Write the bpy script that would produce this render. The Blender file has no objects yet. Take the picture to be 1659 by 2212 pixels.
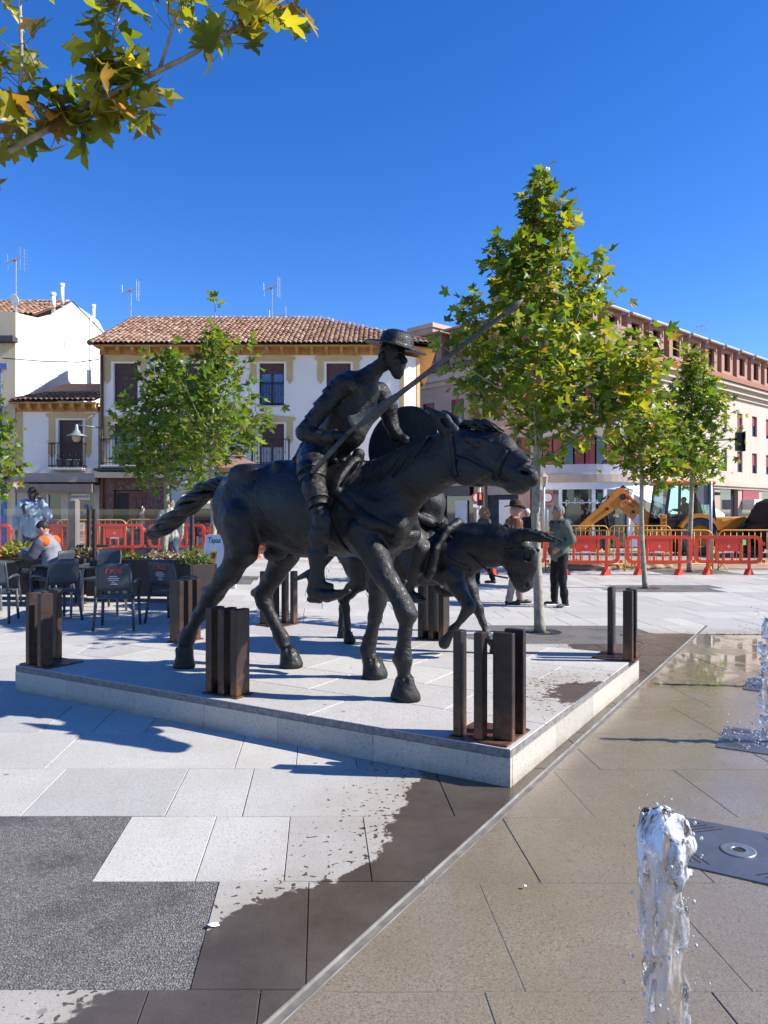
import bpy, math, random
import numpy as np
from mathutils import Vector, Matrix
random.seed(7); RNG = np.random.default_rng(11)
SC = bpy.context.scene
COL = SC.collection
R = math.radians
PI = math.pi

# ------------------------------------------------------------------ camera, sky, sun, exposure
cam_d = bpy.data.cameras.new('camera'); cam = bpy.data.objects.new('camera', cam_d); COL.objects.link(cam)
cam.location = (0, 0, 1.6); cam.rotation_euler = (R(90), 0, 0)
cam_d.sensor_fit = 'VERTICAL'; cam_d.sensor_height = 24.0; cam_d.lens = 24.0 * 1630 / 2212
cam_d.clip_start = 0.05; cam_d.clip_end = 3000
SC.camera = cam
SUN_DIR = Vector((1.13, -0.10, 0.87)).normalized()
SUN_EL = math.asin(SUN_DIR.z); SUN_AZ = math.atan2(SUN_DIR.x, SUN_DIR.y)
w = bpy.data.worlds.new('World'); SC.world = w; w.use_nodes = True
nt = w.node_tree; nt.nodes.clear()
sky = nt.nodes.new('ShaderNodeTexSky'); sky.sky_type = 'NISHITA'; sky.sun_disc = False
sky.sun_elevation = SUN_EL; sky.sun_rotation = SUN_AZ
sky.altitude = 900; sky.air_density = 1.0; sky.dust_density = 0.15; sky.ozone_density = 4.5
hsv = nt.nodes.new('ShaderNodeHueSaturation'); hsv.inputs['Saturation'].default_value = 1.28; hsv.inputs['Hue'].default_value = .514
bg = nt.nodes.new('ShaderNodeBackground'); bg.inputs['Strength'].default_value = 0.129
wo = nt.nodes.new('ShaderNodeOutputWorld')
nt.links.new(sky.outputs[0], hsv.inputs['Color']); nt.links.new(hsv.outputs[0], bg.inputs['Color']); nt.links.new(bg.outputs[0], wo.inputs['Surface'])
sun_d = bpy.data.lights.new('sun', 'SUN'); sun_d.energy = 5.0; sun_d.angle = R(0.53); sun_d.color = (1.0, 0.945, 0.85)
sun = bpy.data.objects.new('sun', sun_d); COL.objects.link(sun)
sun.rotation_euler = SUN_DIR.to_track_quat('Z', 'Y').to_euler(); sun.location = (30, -5, 40)
SC.view_settings.view_transform = 'Standard'; SC.view_settings.look = 'None'
SC.view_settings.exposure = 0.80; SC.view_settings.gamma = 1.0; SC.view_settings.use_curve_mapping = False
SC.cycles.max_bounces = 8; SC.cycles.transparent_max_bounces = 12; SC.cycles.caustics_reflective = False; SC.cycles.caustics_refractive = False
SC.cycles.use_denoising = True

# ------------------------------------------------------------------ materials
MATS = {}
class NB:
    """small node-building helper"""
    def __init__(s, name):
        s.m = bpy.data.materials.new(name); s.m.use_nodes = True
        s.t = s.m.node_tree; s.p = s.t.nodes['Principled BSDF']; s.out = s.t.nodes['Material Output']
    def n(s, typ, **kw):
        nd = s.t.nodes.new('ShaderNode' + typ)
        for k, v in kw.items(): setattr(nd, k, v)
        return nd
    def l(s, a, b): s.t.links.new(a, b)
    def val(s, sock, v):
        if hasattr(v, 'links') or hasattr(v, 'is_output'): s.l(v, sock)
        else: sock.default_value = v
    def coord(s, kind='Object'):
        return s.n('TexCoord').outputs[kind]
    def pos(s): return s.n('NewGeometry').outputs['Position']
    def noise(s, vec, scale, detail=3, rough=.55, dist=0):
        nd = s.n('TexNoise'); s.l(vec, nd.inputs['Vector'])
        nd.inputs['Scale'].default_value = scale; nd.inputs['Detail'].default_value = detail
        nd.inputs['Roughness'].default_value = rough; nd.inputs['Distortion'].default_value = dist
        return nd.outputs['Fac']
    def voro(s, vec, scale, feature='F1', out='Distance'):
        nd = s.n('TexVoronoi', feature=feature); s.l(vec, nd.inputs['Vector']); nd.inputs['Scale'].default_value = scale
        return nd.outputs[out]
    def math(s, op, a, b=0.0, c=0.0, clamp=False):
        nd = s.n('Math', operation=op, use_clamp=clamp); s.val(nd.inputs[0], a); s.val(nd.inputs[1], b)
        if op in ('MULTIPLY_ADD', 'SMOOTH_MIN', 'SMOOTH_MAX'): s.val(nd.inputs[2], c)
        return nd.outputs[0]
    def mr(s, v, a, b, c=0.0, d=1.0, smooth=False):
        nd = s.n('MapRange'); nd.clamp = True
        if smooth: nd.interpolation_type = 'SMOOTHSTEP'
        s.l(v, nd.inputs[0])
        for i, x in enumerate((a, b, c, d)): nd.inputs[i + 1].default_value = x
        return nd.outputs[0]
    def ramp(s, v, stops, interp='LINEAR'):
        nd = s.n('ValToRGB'); s.l(v, nd.inputs[0]); cr = nd.color_ramp; cr.interpolation = interp
        while len(cr.elements) < len(stops): cr.elements.new(.5)
        for e, (p, c) in zip(cr.elements, stops):
            e.position = p; e.color = (*c, 1) if len(c) == 3 else c
        return nd.outputs[0]
    def mix(s, f, a, b, blend='MIX'):
        nd = s.n('Mix', data_type='RGBA', blend_type=blend)
        s.val(nd.inputs[0], f); 
        for i, x in ((6, a), (7, b)):
            if isinstance(x, tuple): nd.inputs[i].default_value = (*x, 1) if len(x) == 3 else x
            else: s.l(x, nd.inputs[i])
        return nd.outputs[2]
    def bump(s, h, strength=.3, dist=.01, prev=None):
        nd = s.n('Bump'); nd.inputs['Strength'].default_value = strength; nd.inputs['Distance'].default_value = dist
        s.l(h, nd.inputs['Height'])
        if prev: s.l(prev, nd.inputs['Normal'])
        return nd.outputs[0]
    def set(s, **kw):
        names = dict(col='Base Color', rough='Roughness', metal='Metallic', normal='Normal', spec='Specular IOR Level', trans='Transmission Weight', ior='IOR', alpha='Alpha', emit='Emission Color', emits='Emission Strength', sss='Subsurface Weight', coat='Coat Weight', sheen='Sheen Weight')
        for k, v in kw.items():
            sk = s.p.inputs[names[k]]
            if isinstance(v, tuple): sk.default_value = (*v, 1) if len(v) == 3 else v
            elif isinstance(v, (int, float)): sk.default_value = v
            else: s.l(v, sk)
        return s

def pm(name, col, rough=.6, metal=0.0, var=.12, scale=4.0, bump=0.0, bscale=60.0, dirt=0.0, dirtcol=(.06, .05, .04), spec=.5, rnd=0.0):
    """painted / plain procedural material with mottling, fine relief, wear"""
    if name in MATS: return MATS[name]
    b = NB(name); c = b.coord()
    f = b.noise(c, scale, 5, .6)
    lo = tuple(x * (1 - var) for x in col); hi = tuple(min(1, x * (1 + var)) for x in col)
    cc = b.ramp(f, [(.3, lo), (.7, hi)])
    if rnd:
        oi = b.n('ObjectInfo').outputs['Random']; isl = b.n('NewGeometry').outputs['Random Per Island']
        r2 = b.math('FRACT', b.math('ADD', oi, b.math('MULTIPLY', isl, 7.31)))
        cc = b.mix(1.0, cc, b.ramp(r2, [(0, (1 - rnd,) * 3), (1, (1 + rnd,) * 3)]), 'MULTIPLY')
    if dirt:
        d = b.mr(b.noise(c, scale * .55, 7, .7), .5, .75, 0, dirt)
        cc = b.mix(d, cc, dirtcol)
    rr = b.mr(b.noise(c, scale * 3, 3), .3, .7, max(.02, rough - .07), min(1, rough + .07))
    b.set(col=cc, rough=rr, metal=metal, spec=spec)
    if bump: b.set(normal=b.bump(b.noise(c, bscale, 4), bump, .01))
    MATS[name] = b.m
    return b.m

# ------------------------------------------------------------------ mesh helpers
class MB:
    """collects geometry; build() links it as one mesh object"""
    def __init__(s, M=None): s.v = []; s.f = []; s.M = M
    def add(s, vs, fs):
        o = len(s.v)
        if s.M is not None: vs = [tuple(s.M @ Vector(p)) for p in vs]
        s.v += [tuple(p) for p in vs]; s.f += [tuple(i + o for i in f) for f in fs]; return s
    def box(s, c, d, rot=None, taper=1.0):
        x, y, z = d[0] / 2, d[1] / 2, d[2] / 2
        vs = [Vector((sx * x * (taper if sz > 0 else 1), sy * y * (taper if sz > 0 else 1), sz * z)) for sz in (-1, 1) for sy in (-1, 1) for sx in (-1, 1)]
        if rot is not None:
            m = rot if isinstance(rot, Matrix) else Matrix.Rotation(rot, 3, 'Z'); vs = [m @ p for p in vs]
        c = Vector(c)
        return s.add([c + p for p in vs], [(0, 2, 3, 1), (4, 5, 7, 6), (0, 1, 5, 4), (2, 6, 7, 3), (0, 4, 6, 2), (1, 3, 7, 5)])
    def bx(s, x0, x1, y0, y1, z0, z1):
        return s.box(((x0 + x1) / 2, (y0 + y1) / 2, (z0 + z1) / 2), (abs(x1 - x0), abs(y1 - y0), abs(z1 - z0)))
    def cbox(s, c, d, bv=.01, rot=None):
        """box with chamfered vertical and top edges"""
        x, y, z = d[0] / 2, d[1] / 2, d[2] / 2; vs = []
        def ring(ix, zz):
            k = ix; b2 = bv
            pts = [(x - k, y - k - b2), (x - k - b2, y - k), (-x + k + b2, y - k), (-x + k, y - k - b2), (-x + k, -y + k + b2), (-x + k + b2, -y + k), (x - k - b2, -y + k), (x - k, -y + k + b2)]
            return [Vector((p[0], p[1], zz)) for p in pts]
        rings = [ring(bv, -z), ring(0, -z + bv), ring(0, z - bv), ring(bv, z)]
        vs = [p for r_ in rings for p in r_]
        if rot is not None:
            m = rot if isinstance(rot, Matrix) else Matrix.Rotation(rot, 3, 'Z'); vs = [m @ p for p in vs]
        c = Vector(c); fs = []
        for k in range(3):
            for i in range(8):
                j = (i + 1) % 8; fs.append((k * 8 + i, k * 8 + j, k * 8 + 8 + j, k * 8 + 8 + i))
        fs.append(tuple(range(7, -1, -1))); fs.append(tuple(range(24, 32)))
        return s.add([c + p for p in vs], fs)
    def tube(s, pts, rad, seg=8, caps=True, squash=None):
        pts = [Vector(p) for p in pts]; n = len(pts)
        if isinstance(rad, (int, float)): rad = [rad] * n
        t0 = (pts[1] - pts[0]).normalized()
        up = Vector((0, 0, 1)) if abs(t0.z) < .9 else Vector((1, 0, 0))
        nx = t0.cross(up).normalized(); vs = []
        for i in range(n):
            t = (pts[min(i + 1, n - 1)] - pts[max(i - 1, 0)]).normalized()
            nx = (nx - t * nx.dot(t)).normalized(); ny = t.cross(nx)
            for k in range(seg):
                a = 2 * PI * k / seg
                vs.append(pts[i] + nx * (math.cos(a) * rad[i]) + ny * (math.sin(a) * rad[i] * (squash or 1)))
        fs = []
        for i in range(n - 1):
            for k in range(seg):
                j = (k + 1) % seg; fs.append((i * seg + k, i * seg + j, (i + 1) * seg + j, (i + 1) * seg + k))
        if caps: fs.append(tuple(range(seg - 1, -1, -1))); fs.append(tuple(range((n - 1) * seg, n * seg)))
        return s.add(vs, fs)
    def bar(s, p0, p1, w, h=None, up=(0, 0, 1)):
        p0, p1 = Vector(p0), Vector(p1); h = h or w; t = (p1 - p0).normalized(); u = Vector(up)
        if abs(t.dot(u)) > .98: u = Vector((1, 0, 0))
        x = t.cross(u).normalized(); y = x.cross(t); vs = []
        for p in (p0, p1):
            for sx, sy in ((-1, -1), (1, -1), (1, 1), (-1, 1)): vs.append(p + x * (sx * w / 2) + y * (sy * h / 2))
        return s.add(vs, [(3, 2, 1, 0), (4, 5, 6, 7), (0, 1, 5, 4), (1, 2, 6, 5), (2, 3, 7, 6), (3, 0, 4, 7)])
    def lathe(s, prof, seg=16, c=(0, 0, 0), rot=None, cap=False):
        c = Vector(c); vs = []; fs = []; n = len(prof)
        for r_, z in prof:
            for k in range(seg):
                a = 2 * PI * k / seg; p = Vector((r_ * math.cos(a), r_ * math.sin(a), z))
                if rot is not None: p = rot @ p
                vs.append(c + p)
        for i in range(n - 1):
            for k in range(seg):
                j = (k + 1) % seg; fs.append((i * seg + k, i * seg + j, (i + 1) * seg + j, (i + 1) * seg + k))
        if cap: fs.append(tuple(range(seg - 1, -1, -1))); fs.append(tuple(range((n - 1) * seg, n * seg)))
        return s.add(vs, fs)
    def prism(s, poly, z0, z1, bev=0.0):
        """vertical prism over a convex or simple polygon (counter-clockwise), optional top chamfer"""
        n = len(poly); vs = [(p[0], p[1], z0) for p in poly]; fs = [tuple(range(n - 1, -1, -1))]
        if bev:
            cx = sum(p[0] for p in poly) / n; cy = sum(p[1] for p in poly) / n
            vs += [(p[0], p[1], z1 - bev) for p in poly]
            ins = []
            for p in poly:
                d = math.hypot(cx - p[0], cy - p[1]) or 1; k = bev * 1.4 / d; ins.append((p[0] + (cx - p[0]) * k, p[1] + (cy - p[1]) * k, z1))
            vs += ins; L = 3
        else: vs += [(p[0], p[1], z1) for p in poly]; L = 2
        for k in range(L - 1):
            for i in range(n):
                j = (i + 1) % n; fs.append((k * n + i, k * n + j, k * n + n + j, k * n + n + i))
        fs.append(tuple(range((L - 1) * n, L * n)))
        return s.add(vs, fs)
    def plate(s, poly, o, ax, ay, th):
        """polygon in the plane (o; ax, ay) thickened by th along ax x ay"""
        o, ax, ay = Vector(o), Vector(ax), Vector(ay); nz = ax.cross(ay).normalized() * th; n = len(poly)
        a = [o + ax * p[0] + ay * p[1] for p in poly]
        fs = [tuple(range(n - 1, -1, -1)), tuple(range(n, 2 * n))] + [(i, (i + 1) % n, n + (i + 1) % n, n + i) for i in range(n)]
        return s.add(a + [p + nz for p in a], fs)
    def mesh(s, name, smooth=False):
        me = bpy.data.meshes.new(name); me.from_pydata(s.v, [], s.f); me.update()
        if smooth: me.polygons.foreach_set('use_smooth', [True] * len(me.polygons))
        return me
    def build(s, name, mat, parent=None, smooth=False, loc=None):
        return mk(name, s.mesh(name, smooth), mat, parent, loc)

def mk(name, me, mat, parent=None, loc=None, rot=None):
    o = bpy.data.objects.new(name, me); COL.objects.link(o)
    if mat is not None and not me.materials: me.materials.append(mat)
    if parent is not None: o.parent = parent
    if loc is not None: o.location = loc
    if rot is not None: o.rotation_euler = rot
    return o
def tag(o, label, cat, group=None):
    o['label'] = label; o['category'] = cat
    if group: o['group'] = group
    return o
def thing(name, label, cat, loc=(0, 0, 0), rz=0.0, group=None):
    o = bpy.data.objects.new(name, None); o.empty_display_size = .1; COL.objects.link(o); o.location = loc; o.rotation_euler = (0, 0, rz)
    return tag(o, label, cat, group)
def struct(name, me, mat, parent=None):
    o = mk(name, me, mat, parent)
    if parent is None: o['kind'] = 'structure'
    return o
def copy_tree(o, parent=None):
    c = o.copy(); COL.objects.link(c); c.parent = parent
    for ch in [x for x in bpy.data.objects if x.parent == o]: copy_tree(ch, c)
    return c
def dup(o, loc, rz, label, group=None):
    c = copy_tree(o); c.location = loc; c.rotation_euler = (0, 0, rz); c['label'] = label
    if group: c['group'] = group
    return c
def text(name, s, size, mat, parent, loc, rot, ext=.002, align='CENTER', squeeze=1.0, shear=0.0):
    cu = bpy.data.curves.new('t', 'FONT'); cu.body = s; cu.size = size; cu.extrude = ext; cu.align_x = align; cu.align_y = 'CENTER'; cu.resolution_u = 2; cu.shear = shear
    ob = bpy.data.objects.new('t', cu); me = bpy.data.meshes.new_from_object(ob)
    bpy.data.objects.remove(ob)
    o = mk(name, me, mat, parent, loc, rot); o.scale = (squeeze, 1, 1); return o
def rrect(w_, h_, r_, n=4):
    """rounded rectangle outline, counter-clockwise, centred"""
    pts = []
    for cx, cy, a0 in ((w_ / 2 - r_, h_ / 2 - r_, 0), (-w_ / 2 + r_, h_ / 2 - r_, 90), (-w_ / 2 + r_, -h_ / 2 + r_, 180), (w_ / 2 - r_, -h_ / 2 + r_, 270)):
        for k in range(n + 1):
            a = R(a0 + 90 * k / n); pts.append((cx + r_ * math.cos(a), cy + r_ * math.sin(a)))
    return pts
def wall_open(mb, x0, x1, z0, z1, y0, y1, ops):
    """wall slab in x-z with rectangular openings (ax, bx, az, bz)"""
    zs = sorted({z0, z1, *[min(max(v, z0), z1) for o in ops for v in (o[2], o[3])]})
    for za, zb in zip(zs, zs[1:]):
        cut = sorted((o[0], o[1]) for o in ops if o[2] < zb - 1e-6 and o[3] > za + 1e-6); x = x0
        for a, b in cut:
            if a > x + 1e-6: mb.bx(x, a, y0, y1, za, zb)
            x = max(x, b)
        if x < x1 - 1e-6: mb.bx(x, x1, y0, y1, za, zb)
    return mb
def ground_z(x, y):
    """the square rises gently towards its far left side"""
    t = min(1, max(0, (3 - x) / 7)); t = t * t * (3 - 2 * t)
    return min(.25, max(0, .03 * (y - 9.5))) * t

# ------------------------------------------------------------------ smooth solid modelling on a grid (for cast bronze, people, water)
class Solid:
    def __init__(s, lo, hi, h):
        s.lo = np.array(lo, float); s.h = h; s.n = np.ceil((np.array(hi) - s.lo) / h).astype(int) + 1
        s.D = np.full(s.n, .5, np.float32)
        s.ax = [(s.lo[i] + h * np.arange(s.n[i])).astype(np.float32) for i in range(3)]
    def _sub(s, lo, hi):
        i0 = np.clip(np.floor((np.array(lo) - s.lo) / s.h).astype(int), 0, s.n); i1 = np.clip(np.ceil((np.array(hi) - s.lo) / s.h).astype(int) + 1, 0, s.n)
        sl = tuple(slice(a, b) for a, b in zip(i0, i1))
        return sl, s.ax[0][sl[0]][:, None, None], s.ax[1][sl[1]][None, :, None], s.ax[2][sl[2]][None, None, :]
    def _comb(s, sl, d, k, sub):
        A = s.D[sl]
        if A.size == 0: return
        if not sub:
            hh = np.clip(.5 + .5 * (A - d) / k, 0, 1); s.D[sl] = A + (d - A) * hh - k * hh * (1 - hh)
        else:
            hh = np.clip(.5 - .5 * (A + d) / k, 0, 1); s.D[sl] = A + (-d - A) * hh + k * hh * (1 - hh)
    def cone(s, a, b, ra, rb=None, k=.03, sc=(1, 1, 1), sub=False):
        rb = ra if rb is None else rb; a = np.array(a, float); b = np.array(b, float); sc = np.array(sc, float)
        m = max(ra, rb) + k + 3 * s.h
        sl, X, Y, Z = s._sub(np.minimum(a, b) - m * np.maximum(sc, .4) - .02, np.maximum(a, b) + m * np.maximum(sc, .4) + .02)
        A = a / sc; B = b / sc; v = B - A; vv = float(v @ v) or 1e-9
        px, py, pz = X / sc[0] - A[0], Y / sc[1] - A[1], Z / sc[2] - A[2]
        t = np.clip((px * v[0] + py * v[1] + pz * v[2]) / vv, 0, 1)
        d = np.sqrt((px - t * v[0]) ** 2 + (py - t * v[1]) ** 2 + (pz - t * v[2]) ** 2) - (ra + (rb - ra) * t)
        s._comb(sl, (d * sc.min() ** .5).astype(np.float32), k, sub); return s
    def chain(s, pts, k=.03, sc=(1, 1, 1)):
        for p, q in zip(pts, pts[1:]): s.cone(p[:3], q[:3], p[3], q[3], k, sc)
        return s
    def ell(s, c, r, rot=None, k=.03, sub=False):
        c = np.array(c, float); r = np.array(r, float); m = r.max() + k + 3 * s.h
        sl, X, Y, Z = s._sub(c - m, c + m); X, Y, Z = X - c[0], Y - c[1], Z - c[2]
        if rot is not None:
            M = np.array(rot.transposed()); X, Y, Z = M[0, 0] * X + M[0, 1] * Y + M[0, 2] * Z, M[1, 0] * X + M[1, 1] * Y + M[1, 2] * Z, M[2, 0] * X + M[2, 1] * Y + M[2, 2] * Z
        q = np.sqrt((X / r[0]) ** 2 + (Y / r[1]) ** 2 + (Z / r[2]) ** 2); g = np.sqrt((X / r[0] ** 2) ** 2 + (Y / r[1] ** 2) ** 2 + (Z / r[2] ** 2) ** 2) + 1e-6
        s._comb(sl, (q * (q - 1) / g).astype(np.float32), k, sub); return s
    def floor(s, z):
        s.D = np.maximum(s.D, (z - s.ax[2])[None, None, :]); return s
    def ceil(s, z):
        s.D = np.maximum(s.D, (s.ax[2] - z)[None, None, :]); return s
    def ripple(s, amp, freq, seed=0, aniso=(1, 1, 1)):
        r_ = np.random.default_rng(seed); X, Y, Z = s.ax[0][:, None, None], s.ax[1][None, :, None], s.ax[2][None, None, :]
        for _ in range(5):
            w_ = r_.normal(size=3) * freq * np.array(aniso); p_ = r_.uniform(0, 6.28)
            s.D += (amp * .45) * np.sin(X * w_[0] + Y * w_[1] + Z * w_[2] + p_).astype(np.float32)
        return s
    def side(s, x, z, sgn):
        """outermost surface y at (x, z) on the side sgn"""
        i = int(round((x - s.lo[0]) / s.h)); k = int(round((z - s.lo[2]) / s.h))
        if not (0 <= i < s.n[0] and 0 <= k < s.n[2]): return None
        w_ = np.nonzero(s.D[i, :, k] < 0)[0]
        if len(w_) == 0: return None
        return float(s.ax[1][w_[-1] if sgn > 0 else w_[0]])
    def mesh(s, name):
        D = s.D; S = D < 0
        nx, ny, nz = D.shape
        cs = S[:-1, :-1, :-1].astype(np.int8)
        tot = sum(S[i:nx - 1 + i, j:ny - 1 + j, k:nz - 1 + k].astype(np.int8) for i in (0, 1) for j in (0, 1) for k in (0, 1))
        act = (tot > 0) & (tot < 8); idx = np.argwhere(act); ids = np.full(act.shape, -1, np.int32); ids[act] = np.arange(len(idx))
        acc = np.zeros((len(idx), 3)); cnt = np.zeros(len(idx))
        for c0 in ((0, 0, 0), (1, 0, 0), (0, 1, 0), (0, 0, 1), (1, 1, 0), (1, 0, 1), (0, 1, 1)):
            for d in range(3):
                if c0[d]: continue
                c1 = list(c0); c1[d] = 1
                a = D[idx[:, 0] + c0[0], idx[:, 1] + c0[1], idx[:, 2] + c0[2]]; b = D[idx[:, 0] + c1[0], idx[:, 1] + c1[1], idx[:, 2] + c1[2]]
                m = (a < 0) != (b < 0); t = np.where(m, a / np.where(m, a - b, 1), 0)
                p = np.tile(np.array(c0, float), (len(idx), 1)); p[:, d] += t; acc[m] += p[m]; cnt[m] += 1
        V = s.lo + s.h * (idx + acc / np.maximum(cnt, 1)[:, None]); F = []
        for d in range(3):
            e, f = [(1, 2), (2, 0), (0, 1)][d]
            sl0 = [slice(None)] * 3; sl1 = [slice(None)] * 3; sl0[d] = slice(0, -1); sl1[d] = slice(1, None)
            A = S[tuple(sl0)]; B = S[tuple(sl1)]; ch = np.argwhere(A != B)
            ch = ch[(ch[:, e] > 0) & (ch[:, f] > 0) & (ch[:, e] < D.shape[e] - 1) & (ch[:, f] < D.shape[f] - 1)]
            q = []
            for oe, of in ((-1, -1), (0, -1), (0, 0), (-1, 0)):
                c = ch.copy(); c[:, e] += oe; c[:, f] += of; q.append(ids[c[:, 0], c[:, 1], c[:, 2]])
            q = np.stack(q, 1); fl = ~A[ch[:, 0], ch[:, 1], ch[:, 2]]; q[fl] = q[fl][:, ::-1]; F.append(q[(q >= 0).all(1)])
        F = np.concatenate(F)
        return npmesh(name, V, F, 4, True)

def npmesh(name, V, F, n, smooth=False):
    me = bpy.data.meshes.new(name); V = np.ascontiguousarray(V, np.float32); F = np.ascontiguousarray(F, np.int32)
    me.vertices.add(len(V)); me.vertices.foreach_set('co', V.ravel())
    me.loops.add(F.size); me.loops.foreach_set('vertex_index', F.ravel())
    me.polygons.add(len(F)); me.polygons.foreach_set('loop_start', np.arange(0, F.size, n, dtype=np.int32))
    if smooth: me.polygons.foreach_set('use_smooth', np.ones(len(F), bool))
    me.update(calc_edges=True); me.validate(); return me
# ------------------------------------------------------------------ ground materials
def granite(name, base, wetcol, mode, speck=.34):
    b = NB(name); P = b.pos(); sx = b.n('SeparateXYZ'); b.l(P, sx.inputs[0]); x, y = sx.outputs[0], sx.outputs[1]
    fine = b.noise(P, 170, 3, .7); med = b.noise(P, 60, 3, .6); big = b.noise(P, 1.7, 5, .6)
    dark = b.mr(b.noise(P, 80, 2, .5), .58, .68)
    col = b.mix(b.mr(fine, .3, .7), tuple(v * (1 - speck) for v in base), tuple(min(1, v * (1 + speck)) for v in base))
    col = b.mix(b.math('MULTIPLY', dark, .7), col, tuple(v * .38 for v in base))
    col = b.mix(b.mr(med, .62, .75, 0, .5), col, (.72, .71, .69))
    col = b.mix(b.mr(big, .35, .7, 0, .45), col, (base[0] * .76, base[1] * .74, base[2] * .69)); col = b.mix(b.mr(b.noise(P, 7, 6, .72), .52, .72, 0, .28), col, (base[0] * .6, base[1] * .58, base[2] * .54))
    rn = b.n('ObjectInfo').outputs['Random']; isl = b.n('NewGeometry').outputs['Random Per Island']
    rr = b.math('FRACT', b.math('ADD', rn, b.math('MULTIPLY', isl, 5.7)))
    col = b.mix(1.0, col, b.ramp(rr, [(0, (.86, .86, .87)), (1, (1.08, 1.07, 1.05))]), 'MULTIPLY')
    # chewing gum and stains
    st = b.voro(P, 3.1); gum = b.math('MULTIPLY', b.mr(st, .06, .045), b.mr(b.noise(P, 2.3, 1), .44, .48))
    col = b.mix(b.math('MULTIPLY', gum, .7), col, (.11, .10, .095))
    n1 = b.noise(P, 3.2, 4, .6); n2 = b.noise(P, 17, 3, .6)
    if mode == 'plaza':
        g = [(0, -3.2), (2.3, -1.05), (2.53, -.92), (2.92, -.68), (3.25, -.3), (3.42, -.08), (4.0, .08), (4.6, .24), (4.9, .12), (5.3, .9), (7, 2.15), (8, 2.25), (9, 2.2), (10, 2.5), (12, 9)]
        rp = b.ramp(b.math('DIVIDE', y, 12.0), [(a / 12, ((v + 4) / 13,) * 3) for a, v in g])
        gx = b.math('MULTIPLY_ADD', rp, 13.0, -4.0)
        f = b.math('SUBTRACT', x, gx); f2 = b.math('SUBTRACT', 9.9, y); f = b.math('MINIMUM', f, f2)
    elif mode == 'plinth':
        # wet streak along the right edge of the plinth
        ax = b.math('ADD', b.math('MULTIPLY', b.math('SUBTRACT', x, 1.62), .512), b.math('MULTIPLY', b.math('SUBTRACT', y, 5.72), .859))
        ay = b.math('ADD', b.math('MULTIPLY', b.math('SUBTRACT', x, 1.62), -.859), b.math('MULTIPLY', b.math('SUBTRACT', y, 5.72), .512))
        f = b.math('SUBTRACT', .33, b.math('SQRT', b.math('ADD', b.math('POWER', b.math('MULTIPLY', ax, .75), 2.0), b.math('POWER', b.math('MULTIPLY', ay, .85), 2.0))))
    else: f = b.math('ADD', b.math('MULTIPLY', x, 0.0), 3.0)
    f = b.math('ADD', f, b.math('MULTIPLY_ADD', n1, .34, -.17)); f = b.math('ADD', f, b.math('MULTIPLY_ADD', n2, .16, -.08))
    wet = b.mr(f, -.008, .012)
    near = b.mr(f, -.85, -.02); dr = b.noise(P, 30, 1.5, .5, .6)
    drop = b.mr(b.math('SUBTRACT', dr, b.math('MULTIPLY_ADD', near, -.20, .80)), -.006, .012)
    drop = b.math('MULTIPLY', drop, b.mr(near, .03, .1))
    wetm = b.math('MAXIMUM', wet, drop)
    if mode == 'basin':
        wcol = b.mix(b.mr(fine, .33, .67), tuple(v * .62 for v in wetcol), tuple(v * 1.4 for v in wetcol))
        wcol = b.mix(b.math('MULTIPLY', dark, .6), wcol, tuple(v * .4 for v in wetcol)); wcol = b.mix(b.mr(big, .35, .65, 0, .5), wcol, tuple(v * m for v, m in zip(wetcol, (.72, .66, .55))))
        film = b.math('MAXIMUM', b.mr(b.noise(P, .9, 4, .6), .40, .64, 0, .75), b.math('MULTIPLY', b.mr(y, 5.6, 7.0), b.mr(b.noise(P, 1.3, 3, .6), .36, .5)))
        rough = b.mr(film, 0, 1, .36, .025)
        b.set(col=wcol, rough=rough, spec=.6)
        wv = b.noise(P, 22, 2, .5); h = b.math('ADD', b.math('MULTIPLY', fine, .0), b.math('MULTIPLY', wv, .5))
        b.set(normal=b.bump(h, .035, .006))
    else:
        halo = b.math('MULTIPLY', b.mr(f, -.75, .05, 0, .85, True), b.mr(n1, .25, .65, .3, 1.0)); col = b.mix(halo, col, tuple(v * m for v, m in zip(base, (.64, .58, .49))))
        wcol = b.mix(1.0, col, tuple(w_ / v * 1.12 for w_, v in zip(wetcol, base)), 'MULTIPLY'); wcol = b.mix(b.mr(b.noise(P, 2.6, 5, .65), .38, .66, 0, .5), wcol, tuple(v * 1.45 for v in wetcol))
        b.set(col=b.mix(wetm, col, wcol), rough=b.mr(b.math('MULTIPLY', wetm, b.mr(b.noise(P, 2.2, 4), .3, .7, .7, 1.0)), 0, 1, .74, .17), spec=.5)
        b.set(normal=b.bump(b.math('ADD', fine, med), .22, .004))
    MATS[name] = b.m; return b.m
M_SLAB = granite('granite_paving', (.465, .45, .415), (.083, .068, .054), 'plaza')
M_BASIN = granite('granite_basin', (.50, .485, .46), (.225, .190, .137), 'basin')
M_PLINTH = granite('granite_plinth', (.48, .462, .43), (.10, .078, .058), 'plinth')
def gravel_mat():
    b = NB('bound_gravel'); P = b.pos()
    v = b.voro(P, 125); vc = b.voro(P, 125, out='Color'); sp = b.n('SeparateColor'); b.l(vc, sp.inputs[0])
    col = b.ramp(sp.outputs[0], [(0, (.11, .10, .09)), (.45, (.185, .17, .152)), (.8, (.25, .232, .21)), (1, (.33, .31, .28))])
    col = b.mix(b.mr(v, .3, .7, 0, .6), col, (.03, .027, .025))
    wetd = b.mr(b.noise(P, 2.1, 4), .50, .66, 0, .5); col = b.mix(wetd, col, (.03, .027, .024))
    b.set(col=col, rough=.7, normal=b.bump(b.math('SUBTRACT', 1.0, v), .8, .008)); return b.m
M_GRAVEL = gravel_mat()
M_JOINT = pm('joint_mortar', (.15, .135, .115), .9, var=.3, scale=12)
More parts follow.
